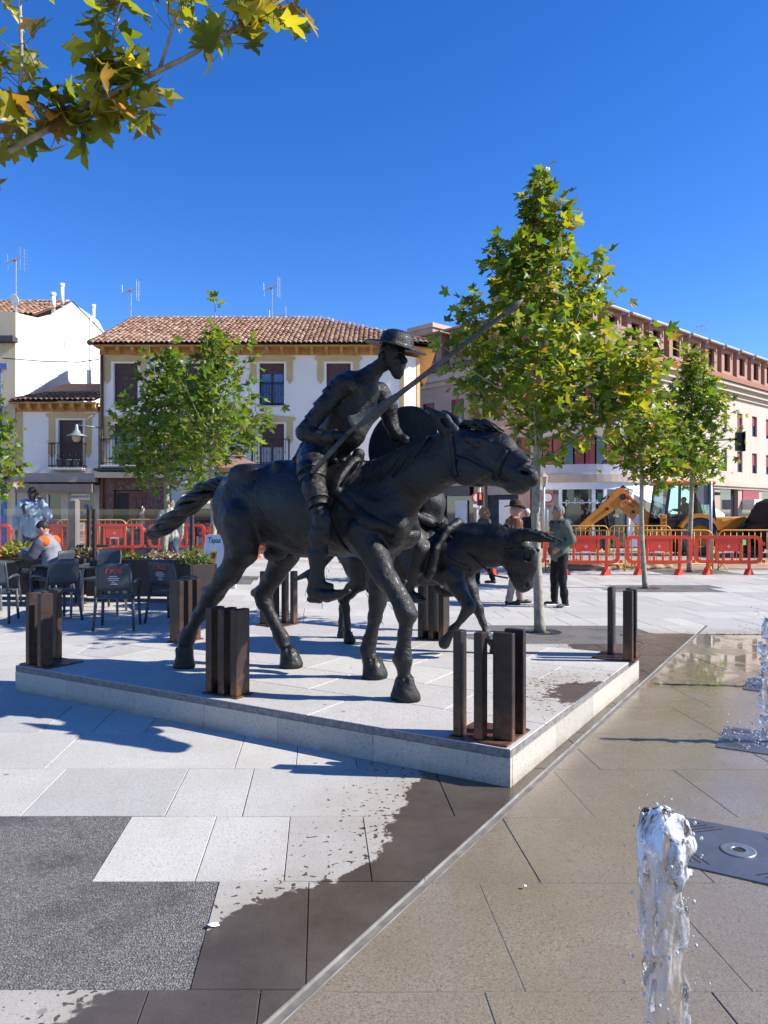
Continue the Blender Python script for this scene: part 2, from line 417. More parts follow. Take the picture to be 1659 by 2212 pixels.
M_ASPH = pm('dusty_street', (.30, .275, .24), .85, var=.25, scale=3, bump=.4, bscale=120)
M_EARTH = pm('dug_earth', (.34, .235, .145), .95, var=.35, scale=2.5, bump=.9, bscale=14)
M_STEEL = pm('galvanised_edge', (.48, .47, .44), .45, .6, var=.3, scale=9)
M_DRAIN = pm('drain_steel', (.34, .33, .30), .55, .4, var=.4, scale=5, dirt=.5, dirtcol=(.12, .10, .08))
M_DARK = pm('dark_void', (.012, .012, .013), .8)
M_CORTEN = None

# ------------------------------------------------------------------ the big sheets
g = MB().add([(-1500, -400, -.07), (1500, -400, -.07), (1500, 2500, -.07), (-1500, 2500, -.07)], [(0, 1, 2, 3)])
struct('ground', g.mesh('ground'), M_ASPH)
def sheet(name, x0, x1, y0, y1, nx, ny, dz, mat):
    X = np.linspace(x0, x1, nx); Y = np.linspace(y0, y1, ny); V = np.array([(x, y, ground_z(x, y) + dz) for y in Y for x in X])
    F = [(j * nx + i, j * nx + i + 1, j * nx + nx + i + 1, j * nx + nx + i) for j in range(ny - 1) for i in range(nx - 1)]
    return struct(name, npmesh(name, V, np.array(F), 4, True), mat)
PAVE = sheet('pavement', -30, 34, -1, 24.3, 50, 40, -.0105, M_JOINT)
STREET = sheet('street', -60, 70, 24.2, 75, 60, 40, -.04, M_ASPH)

# ------------------------------------------------------------------ paving slabs
YB = [2.5296, 3.272, 3.970, 4.708, 5.473]
while YB[-1] < 24: YB.append(YB[-1] + .7375)
YB = [2.5296 - .74 * 3, 2.5296 - .74 * 2, 2.5296 - .74] + YB
QJ = {2: [-.572, -.198, .55, 1.31], 3: [-.436, -.048, .688, 1.45], 4: [-.99, -.543, -.156, .226, .957, 1.71], 5: [-1.575, -.817, -.41, .71, 1.449, 2.2], 6: [-1.715, -.534, -.15, .233, .99]}
SH = .085
DP = Vector((1.003, 4.665)); DE = Vector((math.cos(R(59.4)), math.sin(R(59.4)))); DN = Vector((DE.y, -DE.x))
def clip(poly, n, c):
    """keep n.p <= c"""
    out = []
    for a, b in zip(poly, poly[1:] + poly[:1]):
        da = n[0] * a[0] + n[1] * a[1] - c; db = n[0] * b[0] + n[1] * b[1] - c
        if da <= 0: out.append(a)
        if (da < 0) != (db < 0) and da != db:
            t = da / (da - db); out.append((a[0] + (b[0] - a[0]) * t, a[1] + (b[1] - a[1]) * t))
    return out
def area(p): return .5 * abs(sum(a[0] * b[1] - a[1] * b[0] for a, b in zip(p, p[1:] + p[:1])))
# tree pits: (row, q from, q to)
PITS = {3: [(-3.6, -.436)], 4: [(-3.6, -.99)]}
def pit_rows(y0, y1, xa, xb, skew=0.0):
    res = []
    for k in range(len(YB) - 1):
        ym = (YB[k] + YB[k + 1]) / 2
        if y0 < ym < y1:
            s_ = skew * (ym - y0); PITS.setdefault(k, []).append((xa + SH * ym + s_, xb + SH * ym + s_)); res.append(k)
    return res
PITDEF = [(9.4, 10.95, 1.0, 3.05, .5), (15.1, 16.6, 4.4, 6.7, .4), (19.6, 21.0, 7.2, 9.2, 0), (16.0, 17.5, -6.5, -4.6, 0), (14.9, 16.3, -4.4, -2.7, 0), (11.9, 13.3, -8.6, -6.9, 0)]
for d in PITDEF: pit_rows(*d)
slabs = []; LENS = (.38, .76, 1.135)
rs = random.Random(3)
for k in range(len(YB) - 1):
    ya, yb = YB[k], YB[k + 1]; half = .62 * yb + 2.2 if k > 3 else 4.2
    lim = (-half + SH * ya, half + SH * ya)
    js = list(QJ.get(k, [rs.uniform(-.3, .3)]))
    while js[-1] < lim[1]: js.append(js[-1] + rs.choice(LENS))
    while js[0] > lim[0]: js.insert(0, js[0] - rs.choice(LENS))
    for pa, pb in PITS.get(k, []): js = sorted([j for j in js if not (pa - .12 < j < pb + .12)] + [pa, pb])
    for qa, qb in zip(js, js[1:]):
        qm = (qa + qb) / 2
        if any(pa < qm < pb for pa, pb in PITS.get(k, [])): continue
        e = .0012 + .00025 * ya
        poly = [(qa + e - SH * (ya + e), ya + e), (qb - e - SH * (ya + e), ya + e), (qb - e - SH * (yb - e), yb - e), (qa + e - SH * (yb - e), yb - e)]
        cx = sum(p[0] for p in poly) / 4; cy = (ya + yb) / 2
        if cy < 11:
            L = clip(poly, DN, DN.dot(DP) - .016); Rr = clip(poly, -DN, -DN.dot(DP) - .028)
            # wholly under the plinth: not laid
            for side, pl in (('dry', L), ('basin', Rr)):
                if len(pl) < 3 or area(pl) < .004: continue
                if side == 'basin' and cy > 9.9: side = 'dry'
                slabs.append((cy, cx, pl, side))
        else: slabs.append((cy, cx, poly, 'dry'))
PC = {'near': Vector((.734, 4.376)), 'right': Vector((2.467, 7.265)), 'left': Vector((-3.318, 6.79))}
U = (PC['near'] - PC['left']).normalized(); V_ = Vector((U.y, -U.x)); ANG = math.atan2(U.y, U.x)
PL, PW = (PC['near'] - PC['left']).length, (PC['right'] - PC['near']).length
def under(p):
    d = Vector(p) - PC['left']; return .02 < d.dot(U) < PL - .02 and .02 < -d.dot(V_) < PW - .02
def vis(s): return abs(s[1]) < .53 * s[0] + .75 and s[0] > 2.0 and not all(under(p) for p in s[2])
near = sorted([s for s in slabs if vis(s)], key=lambda s: s[0]); NEARN = 296
def slab_geo(mb, s):
    cy, cx, pl, side = s; j = rs.uniform(-.0012, .0012); top = (-.008 if side == 'basin' else 0) + j
    n = len(pl); gz = [ground_z(*p) for p in pl]; o = len(mb.v)
    mb.prism(pl, -.03, top, .0025)
    mb.v[o:] = [(v[0], v[1], v[2] + ground_z(v[0], v[1])) for v in mb.v[o:]]
for s in near[:NEARN]:
    mb = MB(); slab_geo(mb, s); mb.build('paving_slab', M_BASIN if s[3] == 'basin' else M_SLAB, PAVE)
mb = MB()
for s in near[NEARN:]:
    if s[0] < 24.3: slab_geo(mb, s)
far = mb.build('paving_slabs', M_SLAB, PAVE); far['kind'] = 'stuff'
mb = MB()
for s in slabs:
    if not vis(s) and not all(under(p) for p in s[2]) and abs(s[1]) < .75 * s[0] + 3: slab_geo(mb, s)
oth = mb.build('paving_slabs', M_SLAB, PAVE); oth['kind'] = 'stuff'
# tree pit surfaces of bound gravel
PITOBJ = []
def pit_surface(rows):
    mb = MB()
    for k, qa, qb in rows:
        ya, yb = YB[k], YB[k + 1]; e = .002
        pl = [(qa + e - SH * ya, ya), (qb - e - SH * ya, ya), (qb - e - SH * yb, yb), (qa + e - SH * yb, yb)]
        o = len(mb.v); mb.prism(pl, -.03, -.004); mb.v[o:] = [(v[0], v[1], v[2] + ground_z(v[0], v[1])) for v in mb.v[o:]]
    o = mb.build('gravel_bed', M_GRAVEL, PAVE); return o
pit_surface([(3, -3.6, -.436), (4, -3.6, -.99)])
for d in PITDEF:
    rows = []
    for k in range(len(YB) - 1):
        ym = (YB[k] + YB[k + 1]) / 2
        if d[0] < ym < d[1]: s_ = d[4] * (ym - d[0]); rows.append((k, d[2] + SH * ym + s_, d[3] + SH * ym + s_))
    pit_surface(rows)
# loose chips on the near gravel bed
def chips(n, x0, x1, y0, y1, poly_ok, zc, s0, s1):
    mb = MB(); r_ = random.Random(5)
    for _ in range(n):
        x, y = r_.uniform(x0, x1), r_.uniform(y0, y1)
        if not poly_ok(x, y): continue
        s_ = r_.uniform(s0, s1); a = r_.uniform(0, 6.3); m = Matrix.Rotation(a, 3, 'Z') @ Matrix.Rotation(r_.uniform(-.6, .6), 3, 'X')
        mb.box((x, y, zc - s_ * .06), (s_, s_ * r_.uniform(.5, .9), s_ * r_.uniform(.35, .7)), m, r_.uniform(.4, .8))
    return mb
def inbed(x, y):
    q = x + SH * y
    return (2.53 < y < 3.268 and q < -.44) or (3.275 < y < 3.966 and q < -.995)
o = chips(5000, -2.2, -.65, 2.5, 3.98, inbed, -.004, .004, .008).build('gravel_chips', pm('gravel_chip', (.21, .193, .172), .7, var=.3, scale=40, rnd=.18), PAVE); o['kind'] = 'stuff'

# ------------------------------------------------------------------ slot drain
dr = thing('slot_drain', 'straight metal slot drain running diagonally beside the granite plinth', 'drain', (DP.x, DP.y, 0), R(59.4))
mb = MB(); mb.bx(-3.6, 6.1, -.028, .016, -.032, -.022); mb.build('channel', M_DARK, dr)
x = -3.6
while x < 6.0:
    x1 = min(6.1, x + 2.0); MB().bx(x, x1 - .006, .009, .0150, -.02, .0020).build('edge_strip', M_DRAIN, dr)
    MB().bx(x, x1 - .006, -.0275, -.023, -.02, -.007).build('edge_strip', M_DRAIN, dr); x = x1
# fallen leaf bits and paper on the paving
litter = [((-.66, 2.91, .004), (.026, .018), (.75, .76, .78), 'crumpled white paper scrap at the corner of the gravel bed', 'litter'), ((.60, 3.22, -.002), (.014, .010), (.7, .7, .68), 'small white scrap on the wet paving right of the drain', 'litter')]
for i, (p, d, c, lb, ct) in enumerate(litter):
    mb = MB(); n = 7
    ring = [(p[0] + d[0] * math.cos(a) * rs.uniform(.6, 1.1), p[1] + d[1] * math.sin(a) * rs.uniform(.6, 1.1), p[2] + rs.uniform(0, .010)) for a in [2 * PI * k / n for k in range(n)]]
    top = (p[0], p[1], p[2] + .013); mb.add([*ring, top], [(k, (k + 1) % n, n) for k in range(n)])
    tag(mb.build('paper_scrap', pm('paper', (.8, .8, .8), .8), None), lb, ct)

# ------------------------------------------------------------------ statue plinth
def side_granite():
    b = NB('granite_cladding'); P = b.pos(); fine = b.noise(P, 150, 4, .75); med = b.noise(P, 45, 3, .6)
    base = (.46, .43, .375)
    col = b.mix(b.mr(fine, .3, .7), tuple(v * .6 for v in base), tuple(v * 1.35 for v in base))
    col = b.mix(b.mr(med, .58, .7, 0, .6), col, (.17, .155, .14))
    z = b.n('SeparateXYZ'); b.l(P, z.inputs[0])
    grime = b.math('MULTIPLY', b.mr(z.outputs[2], .07, 0, 0, .55), b.mr(b.noise(P, 4, 5), .35, .6))
    col = b.mix(grime, col, (.2, .15, .1))
    rn = b.n('ObjectInfo').outputs['Random']; col = b.mix(1.0, col, b.ramp(rn, [(0, (.86, .86, .87)), (1, (1.1, 1.08, 1.05))]), 'MULTIPLY')
    b.set(col=col, rough=.78, normal=b.bump(fine, .6, .006)); return b.m
M_CLAD = side_granite()
M_EDGE = pm('bush_hammered_edge', (.20, .19, .185), .9, var=.4, scale=30, bump=.8, bscale=90)
plinth = thing('statue_plinth', 'low rectangular granite plinth carrying the two bronze riders', 'plinth', (PC['left'].x, PC['left'].y, 0), ANG)
# local frame: x along the long front edge, y towards the back
PH = .221
MB().bx(.03, PL - .03, .03, PW - .03, -.02, PH - .055).build('core', M_CLAD, plinth)
def top_piece(x0, x1, y0, y1):
    g_ = .002; mb = MB(); mb.prism([(x0 + g_, y0 + g_), (x1 - g_, y0 + g_), (x1 - g_, y1 - g_), (x0 + g_, y1 - g_)], PH - .05, PH, .004); o_ = mb.build('top_slab', M_PLINTH, plinth); o_.data.materials.append(M_EDGE)
    for p_ in o_.data.polygons:
        if abs(p_.normal.z) < .1: p_.material_index = 1
ys = [0, .62, 1.24, 1.86, 2.48, PW]
for j, (a, b_) in enumerate(zip(ys, ys[1:])):
    x = 0; off = [.9, .45, 1.15, .7, .3][j]
    while x < PL - .05:
        x1 = x + (off if x == 0 else 1.18)
        if PL - x1 < .35: x1 = PL
        top_piece(x, x1, a, b_); x = x1
def clad(a, b_, face):
    g_ = .0015
    if face == 'f': MB().bx(a + g_, b_ - g_, 0.0, .028, -.02, PH - .053).build('cladding_panel', M_CLAD, plinth)
    if face == 'b': MB().bx(a + g_, b_ - g_, PW - .028, PW, -.02, PH - .053).build('cladding_panel', M_CLAD, plinth)
    if face == 'r': MB().bx(PL - .028, PL, max(a, .03) + g_, min(b_, PW - .03) - g_, -.02, PH - .053).build('cladding_panel', M_CLAD, plinth)
    if face == 'l': MB().bx(0, .028, max(a, .03) + g_, min(b_, PW - .03) - g_, -.02, PH - .053).build('cladding_panel', M_CLAD, plinth)
for fc, LL, st in (('f', PL, [.72, 1.55, 2.3, 3.0, 3.78]), ('b', PL, [1.2, 2.4, 3.5]), ('r', PW, [.85, 1.75, 2.65]), ('l', PW, [1.1, 2.3])):
    st = [0] + st + [LL]
    for a, b_ in zip(st, st[1:]): clad(a, b_, fc)

# ------------------------------------------------------------------ rusted steel bollards on the plinth
def corten():
    b = NB('corten_steel'); c = b.coord(); z = b.n('SeparateXYZ'); b.l(c, z.inputs[0])
    n = b.noise(c, 9, 6, .65); f = b.noise(c, 45, 4, .6)
    col = b.ramp(n, [(.3, (.020, .013, .011)), (.55, (.036, .022, .017)), (.75, (.060, .033, .023))])
    rust = b.math('MULTIPLY', b.mr(z.outputs[2], .26, .02, 0, 1), b.mr(b.noise(c, 13, 5, .65), .40, .6)); oi = b.n('ObjectInfo').outputs['Random']
    col = b.mix(b.math('MULTIPLY', rust, .8), col, (.20, .085, .035))
    sc_ = b.mr(b.noise(c, 70, 2), .68, .72, 0, .5); col = b.mix(sc_, col, (.14, .11, .09))
    b.set(col=col, rough=b.mr(f, .3, .7, .38, .6), metal=.25, normal=b.bump(b.math('ADD', n, f), .25, .004)); return b.m
M_CORTEN = corten()
def bollard(kind, px, py, rz, label):
    t = thing('steel_bollard', label, 'bollard', (px, py, PH + .001), rz, 'rusted steel bollards around the plinth')
    H = .64
    if kind == 'row':
        MB().cbox((0, 0, .006), (.36, .19, .012), .003).build('base_plate', M_CORTEN, t)
        for i, x in enumerate((-.125, 0, .125)):
            MB().cbox((x, 0, H / 2 + .012), (.062, .15, H), .004).build('upright', M_CORTEN, t)
        MB().cbox((0, .06, .045), (.30, .03, .066), .003).build('foot_rib', M_CORTEN, t)
    else:
        MB().cbox((.04, -.03, .006), (.38, .40, .012), .003).build('base_plate', M_CORTEN, t)
        for (x, y, a, b_) in ((-.105, -.16, .055, .085), (.035, -.165, .055, .085), (.165, -.115, .125, .05), (.17, .06, .125, .05)):
            MB().cbox((x, y, H / 2 + .012), (a, b_, H), .004).build('upright', M_CORTEN, t)
    return t
def pt(lx, ly): p = PC['left'] + U * lx - V_ * ly; return p.x, p.y
bollard('corner', *pt(PL - .26, .25), ANG, 'rusty steel bollard at the near corner of the plinth beside the drain')
bollard('row', *pt(2.38, .17), ANG, 'dark steel bollard midway along the front edge of the plinth')
bollard('corner', *pt(.24, .26), ANG + R(270), 'dark steel bollard at the left corner of the plinth by the chairs')
bollard('row', *pt(.36, 1.72), ANG + R(90), 'dark steel bollard behind the rear hoof midway along the left edge')
bollard('corner', *pt(.52, PW - .26), ANG + R(180), 'dark steel bollard at the far back corner seen under the belly')
bollard('row', *pt(2.60, PW - .20), ANG, 'dark steel bollard behind the raised donkey hoof on the back edge')
bollard('corner', *pt(PL - .18, PW - .26), ANG + R(90), 'dark steel bollard at the right corner of the plinth nearest the fountain')

# ------------------------------------------------------------------ fountain plates and jets
M_INOX = pm('fountain_steel', (.13, .14, .16), .38, .5, var=.15, scale=6, bump=.05, bscale=90)
M_INOXL = pm('nozzle_steel', (.24, .25, .26), .35, .6, var=.1, scale=20)
plate_label = ['steel fountain grate with a dry nozzle at the right edge', 'steel fountain grate under the farther spraying jet', 'steel fountain grate farthest back at the right edge', 'steel fountain grate under the tall near jet']
for i, (px, py) in enumerate(((1.674, 3.567), (2.655, 5.248), (3.64, 6.93), (.70, 1.89))):
    t = thing('fountain_grate', plate_label[i], 'grate', (px, py, -.006), ANG, 'fountain grates in a row')
    W = .57; mb = MB(); mb.cbox((0, 0, 0), (W, W, .012), .002); mb.build('plate', M_INOX, t)
    mb = MB()
    for q, (sx, sy) in enumerate(((-1, -1), (1, -1), (1, 1), (-1, 1))):
        for k in range(5):
            c0 = Vector((sx * (.06 + .045 * k), sy * (.235 - .0 * k), .0066)); 
            a = Vector((sx * (.07 + .042 * k), sy * .25, 0)); b_ = Vector((sx * (.25), sy * (.07 + .042 * k), 0))
            m = (a + b_) / 2; L = (a - b_) * .36
            if (a - b_).length < .04: continue
            d = Vector((-L.y, L.x, 0)).normalized() * .0042; p0, p1 = m - L, m + L; z = Vector((0, 0, .0068))
            mb.add([p0 - d + z, p1 - d + z, p1 + d + z, p0 + d + z], [(0, 1, 2, 3)])
    mb.build('slots', M_DARK, t)
    MB().lathe([(.080, .006), (.080, .010), (.072, .011), (.052, .008), (.040, .010), (.03, .012), (.028, .004)], 28).build('nozzle_ring', M_INOXL, t, True)
    MB().lathe([(.028, .008), (.001, .008)], 20).build('nozzle_hole', M_DARK, t)
def water():
    b = NB('water'); c = b.coord(); mp = b.n('Mapping'); b.l(c, mp.inputs[0]); mp.inputs['Scale'].default_value = (38, 38, 9)
    wh = b.mr(b.noise(mp.outputs[0], 1.0, 4, .65, .6), .43, .58); zz = b.n('SeparateXYZ'); b.l(c, zz.inputs[0]); wh = b.math('MULTIPLY', wh, b.mr(zz.outputs[2], .58, .78, .22, .95))
    b.set(col=(.97, .985, 1.0), rough=.03, trans=b.math('SUBTRACT', 1.0, wh), ior=1.33)
    b.set(normal=b.bump(b.noise(c, 60, 3), .5, .012)); return b.m
M_WATER = water()
def foam():
    b = NB('aerated_water'); b.set(col=(.95, .97, 1.0), rough=.08, trans=.45, ior=1.33); return b.m
M_FOAM = foam()
def ico(mb, c, r_):
    t = (1 + 5 ** .5) / 2; vs = [(-1, t, 0), (1, t, 0), (-1, -t, 0), (1, -t, 0), (0, -1, t), (0, 1, t), (0, -1, -t), (0, 1, -t), (t, 0, -1), (t, 0, 1), (-t, 0, -1), (-t, 0, 1)]
    fs = [(0, 11, 5), (0, 5, 1), (0, 1, 7), (0, 7, 10), (0, 10, 11), (1, 5, 9), (5, 11, 4), (11, 10, 2), (10, 7, 6), (7, 1, 8), (3, 9, 4), (3, 4, 2), (3, 2, 6), (3, 6, 8), (3, 8, 9), (4, 9, 5), (2, 4, 11), (6, 2, 10), (8, 6, 7), (9, 8, 1)]
    k = r_ / 1.902; mb.add([(c[0] + v[0] * k, c[1] + v[1] * k, c[2] + v[2] * k * 1.25) for v in vs], fs)
def jet(px, py, H, r0, seed, label, sprayw, ndrop, thin=False):
    t = thing('water_jet', label, 'water jet', (px, py, .008), 0, 'fountain jets')
    S = Solid((-.16, -.16, 0), (.16, .16, H + .06), .0055); r_ = random.Random(seed)
    if not thin:
        S.cone((0, 0, 0), (0.004, 0, H * .5), r0 * .80, r0 * .95, .02); S.cone((.004, 0, H * .5), (.0, 0, H - .08), r0 * .95, r0 * 1.02, .02)
        S.ell((0, 0, H - .065), (r0 * 1.12, r0 * 1.1, .075), k=.03)
        for _ in range(46):
            a = r_.uniform(0, 6.28); z = H - .07 + r_.uniform(-.09, .055); rr = r0 * r_.uniform(.6, 1.1) * (1 if z < H - .06 else .75)
            S.ell((rr * math.cos(a), rr * math.sin(a), z), (r_.uniform(.008, .02),) * 3, k=.012)
        for _ in range(70):
            a = r_.uniform(0, 6.28); z = r_.uniform(0, H - .1); L = r_.uniform(.02, .09)
            S.cone((r0 * math.cos(a), r0 * math.sin(a), z), (r0 * 1.05 * math.cos(a + .2), r0 * 1.05 * math.sin(a + .2), z + L), r_.uniform(.004, .012), .004, .012)
        for _ in range(26):
            a = r_.uniform(0, 6.28); z = r_.uniform(0, H - .1); S.ell((r0 * 1.25 * math.cos(a), r0 * 1.25 * math.sin(a), z), (.02, .02, .06), k=.02, sub=True)
        S.ripple(.006, 55, seed, (1, 1, .35))
    else:
        for _ in range(60):
            z = H * r_.random() ** .8; a = r_.uniform(0, 6.28); rr = r_.uniform(0, .05) * (1.4 - z / H)
            S.ell((rr * math.cos(a), rr * math.sin(a), z), (r_.uniform(.008, .024), r_.uniform(.008, .024), r_.uniform(.015, .05)), k=.018)
        S.cone((0, 0, 0), (0, 0, H * .35), .03, .02, .02); S.ripple(.005, 60, seed, (1, 1, .5))
    mk('column', S.mesh('column'), M_WATER, t)
    mb = MB()
    for _ in range(ndrop):
        z = H * r_.random() ** 1.1 * 1.06; a = r_.uniform(0, 6.28); rr = r0 * r_.uniform(.95, 1.5) + sprayw * r_.random() ** 3
        ico(mb, (rr * math.cos(a), rr * math.sin(a), z), r_.choice((.0015, .002, .003, .0045)))
    if thin:
        for _ in range(160):
            a = r_.uniform(0, 6.28); rr = .3 * r_.random() ** .6; ico(mb, (rr * math.cos(a), rr * math.sin(a), .02 * r_.random() + .12 * r_.random() ** 4), r_.choice((.003, .005, .007)))
    d = mb.build('droplets', M_FOAM, t, True); d['kind'] = 'stuff'
jet(.70, 1.89, .845, .052, 4, 'thick clear water jet in the near right corner', .05, 150)
jet(2.655, 5.248, .87, .05, 9, 'broken spray jet at the right edge above the middle grate', .16, 330, True)
jet(3.60, 6.95, .8, .05, 13, 'farthest spray jet just past the right edge', .16, 200, True)
# ------------------------------------------------------------------ bronze statues
def bronze(name='bronze', k=1.0, metal=.15, r0=.30, r1=.50):
    b = NB(name); c = b.coord(); n = b.noise(c, 5, 6, .65); f = b.noise(c, 30, 7, .74); mp = b.n('Mapping'); b.l(c, mp.inputs[0]); mp.inputs['Scale'].default_value = (18, 22, 62)
    f2 = b.noise(c, 14, 4, .6, .6); wr = b.noise(mp.outputs[0], 1.0, 4, .6, 1.2); wm = b.mr(b.noise(c, 2.3, 3), .42, .62)
    col = b.ramp(n, [(.3, (.0055 * k, .0052 * k, .0046 * k)), (.6, (.010 * k, .0094 * k, .0083 * k)), (.8, (.017 * k, .016 * k, .014 * k))])
    col = b.mix(b.mr(b.noise(c, 2.9, 7, .74), .52, .72, 0, .65), col, (.034 * k, .033 * k, .028 * k))
    b.set(col=col, rough=b.mr(f, .3, .7, r0, r1), metal=metal, spec=.42, coat=.06)
    b.p.inputs['Coat Roughness'].default_value = .22
    h = b.math('ADD', b.math('ADD', f, b.math('MULTIPLY', f2, 1.1)), b.math('MULTIPLY', b.math('MULTIPLY', wr, wm), .55)); b.set(normal=b.bump(h, .6, .017)); return b.m
M_BRZ = bronze(); M_BRZL = bronze('bronze_worn', 9.0, .2, .45, .6)
def sd(p): return (p[0], -p[1], p[2]) + tuple(p[3:])          # (along, camera side, up) -> local x, y, z
def band(S, pts, w_, name, parent, side=1, th=.012, mat=None, n=6, shape_v=True):
    """strap laid on the modelled surface: pts are (along, up); it follows the near (side=1) or far flank"""
    P3 = []
    for (a0, h0), (a1, h1) in zip(pts, pts[1:]):
        for i in range(n):
            t = i / n; P3.append((a0 + (a1 - a0) * t, h0 + (h1 - h0) * t))
    P3.append(pts[-1]); out = []
    for a, h in P3:
        y = S.side(a, h, -side)
        if y is None: continue
        out.append(Vector((a, y - side * th * .3, h)))
    if len(out) < 2: return None
    mb = MB(); vs = []; fs = []
    for i, p in enumerate(out):
        t = (out[min(i + 1, len(out) - 1)] - out[max(i - 1, 0)]).normalized(); d = Vector((-t.z, 0, t.x)).normalized() * (w_ / 2); o_ = Vector((0, -side * th, 0))
        yl = [S.side(q.x, q.z, -side) for q in (p - d, p + d)]
        a = p - d; b = p + d
        if yl[0] is not None: a.y = yl[0] + side * .004
        if yl[1] is not None: b.y = yl[1] + side * .004
        vs += [a, b, b + o_, a + o_]
    for i in range(len(out) - 1):
        for k in range(4): fs.append((i * 4 + k, i * 4 + (k + 1) % 4, i * 4 + 4 + (k + 1) % 4, i * 4 + 4 + k))
    fs += [(0, 1, 2, 3), tuple(len(vs) - 4 + k for k in (3, 2, 1, 0))]
    return mb.add(vs, fs).build(name, mat or M_BRZ, parent, True)
def hand(S, palm, wrist, grip, sgn, k=.008, r_=.013, L=.085):
    """palm plus five unequal bent fingers closing round the bar through grip"""
    palm, wrist, grip = Vector(palm), Vector(wrist), Vector(grip)
    S.cone(wrist, palm, .030, .036, .015, (1, 1, 1))
    ax = grip.normalized(); f = (palm - wrist).normalized(); s_ = f.cross(ax).normalized() * sgn
    for i, (o_, ln) in enumerate(((-.036, .8), (-.012, 1.0), (.012, .97), (.035, .85))):
        p0 = palm + ax * o_ + f * .012; p1 = p0 + f * (L * .42 * ln) + s_ * .012; p2 = p1 + s_ * (L * .40 * ln) - f * .006; p3 = p2 - f * (L * .34 * ln)
        S.cone(p0, p1, r_, r_ * .95, k).cone(p1, p2, r_ * .95, r_ * .85, k).cone(p2, p3, r_ * .85, r_ * .7, k)
    t0 = palm - f * .03 - ax * .03; t1 = t0 - ax * .028 + s_ * .03 + f * .01; t2 = t1 + f * .035 + s_ * .02
    S.cone(t0, t1, r_ * 1.15, r_, k).cone(t1, t2, r_, r_ * .75, k)

# ---- the horse and its lance rider
st = thing('equestrian_statue', 'black bronze rider with lance and brimmed hat on a walking horse', 'statue', (-.658, 6.318, PH), ANG)
H = Solid((-1.32, -.46, -.01), (2.05, .46, 2.16), .0088)
ls = (1, .80, 1)
H.chain([sd((-.70, 0, 1.47, .27)), sd((-.42, 0, 1.45, .335)), sd((.02, 0, 1.40, .376)), sd((.45, 0, 1.385, .355)), sd((.76, 0, 1.31, .262))], .08, ls)
H.chain([sd((.50, 0, 1.44, .29)), sd((.80, 0, 1.525, .240)), sd((1.08, 0, 1.675, .194)), sd((1.36, 0, 1.805, .186))], .10, (1, .58, 1))
H.ell(sd((.52, 0, 1.68)), (.18, .10, .09), k=.08)
for s_ in (1, -1):
    H.ell((-.52, s_ * .17, 1.69), (.16, .11, .10), k=.07)              # hip bones
    H.ell((-.61, s_ * .16, 1.38), (.245, .15, .28), k=.07)
    H.ell((.70, s_ * .17, 1.24), (.17, .115, .24), k=.07)
    H.ell((.93, s_ * .10, 1.22), (.10, .10, .13), k=.06)
# head
H.chain([sd((1.44, 0, 1.80, .202)), sd((1.63, 0, 1.775, .178)), sd((1.77, 0, 1.69, .135)), sd((1.865, 0, 1.612, .106))], .05, (1, .60, 1))
H.ell((1.90, 0, 1.625), (.085, .075, .085), k=.03); H.ell((1.845, 0, 1.545), (.075, .055, .045), k=.03)
H.ell((1.66, 0, 1.86), (.16, .085, .09), k=.05); H.cone((1.62, 0, 1.925), (1.90, 0, 1.735), .040, .030, .02)
for s_ in (1, -1):
    H.ell((1.53, s_ * .09, 1.70), (.145, .05, .135), k=.012); H.cone((1.60, s_ * .10, 1.80), (1.80, s_ * .075, 1.70), .016, .010, .012)
    H.cone((1.54, s_ * .115, 1.905), (1.68, s_ * .095, 1.88), .028, .018, .03)   # brow
    H.ell((1.61, s_ * .128, 1.860), (.060, .030, .036), k=.010, sub=True)
    H.ell((1.605, s_ * .108, 1.860), (.038, .026, .026), k=.003); H.cone((1.565, s_ * .122, 1.875), (1.655, s_ * .11, 1.868), .010, .008, .006)        # eye ball
    H.ell((1.928, s_ * .060, 1.660), (.040, .026, .028), k=.008, sub=True)   # nostril
    H.cone((1.90, s_ * .066, 1.69), (1.945, s_ * .05, 1.665), .014, .012, .012)
    H.cone((1.77, s_ * .075, 1.615), (1.90, s_ * .068, 1.56), .013, .013, .005, sub=True)   # mouth
    H.cone((1.66, s_ * .085, 1.77), (1.84, s_ * .07, 1.66), .018, .014, .03)
    H.cone((1.40, s_ * .075, 1.955), (1.33, s_ * .098, 2.05), .060, .060, .02, (1, .7, 1)); H.cone((1.33, s_ * .098, 2.05), (1.215, s_ * .12, 2.165), .060, .010, .02, (1, .6, 1))
    H.ell((1.37, s_ * .125, 2.03), (.022, .02, .055), Matrix.Rotation(-.75, 3, 'Y'), .01, True)
# legs: (along, camera side, up, radius)
def leg(S, pts, hoof, tilt=0.0, hr=.088, k=.035, hh=.13):
    S.chain([sd(p) for p in pts], k)
    x, l_, z = hoof
    S.cone((x + tilt * .3, -l_, z + hh), (x + tilt, -l_, z + .03), hr * .80, hr * 1.12, .015, (1.12, 1, 1))
    for a in range(9):
        q = a / 9 * 6.28; S.cone((x + tilt * .3 + hr * .75 * math.cos(q), -l_ + hr * .7 * math.sin(q), z + hh + .035), (x + tilt * .5 + hr * .93 * math.cos(q), -l_ + hr * .85 * math.sin(q), z + hh - .02), .012, .006, .01)
leg(H, [(-.52, .20, 1.30, .20), (-.50, .23, 1.04, .130), (-.64, .245, .84, .090), (-.80, .25, .67, .080), (-.86, .25, .60, .072), (-.98, .25, .45, .052), (-1.08, .25, .31, .060), (-1.11, .25, .26, .066), (-1.13, .25, .17, .055)], (-1.145, .25, 0), .0)
H.cone(sd((-.80, .25, .70)), sd((-.90, .25, .70)), .05, .032, .03)      # hock point
H.ell(sd((-1.16, .25, .28)), (.04, .03, .035), k=.02)
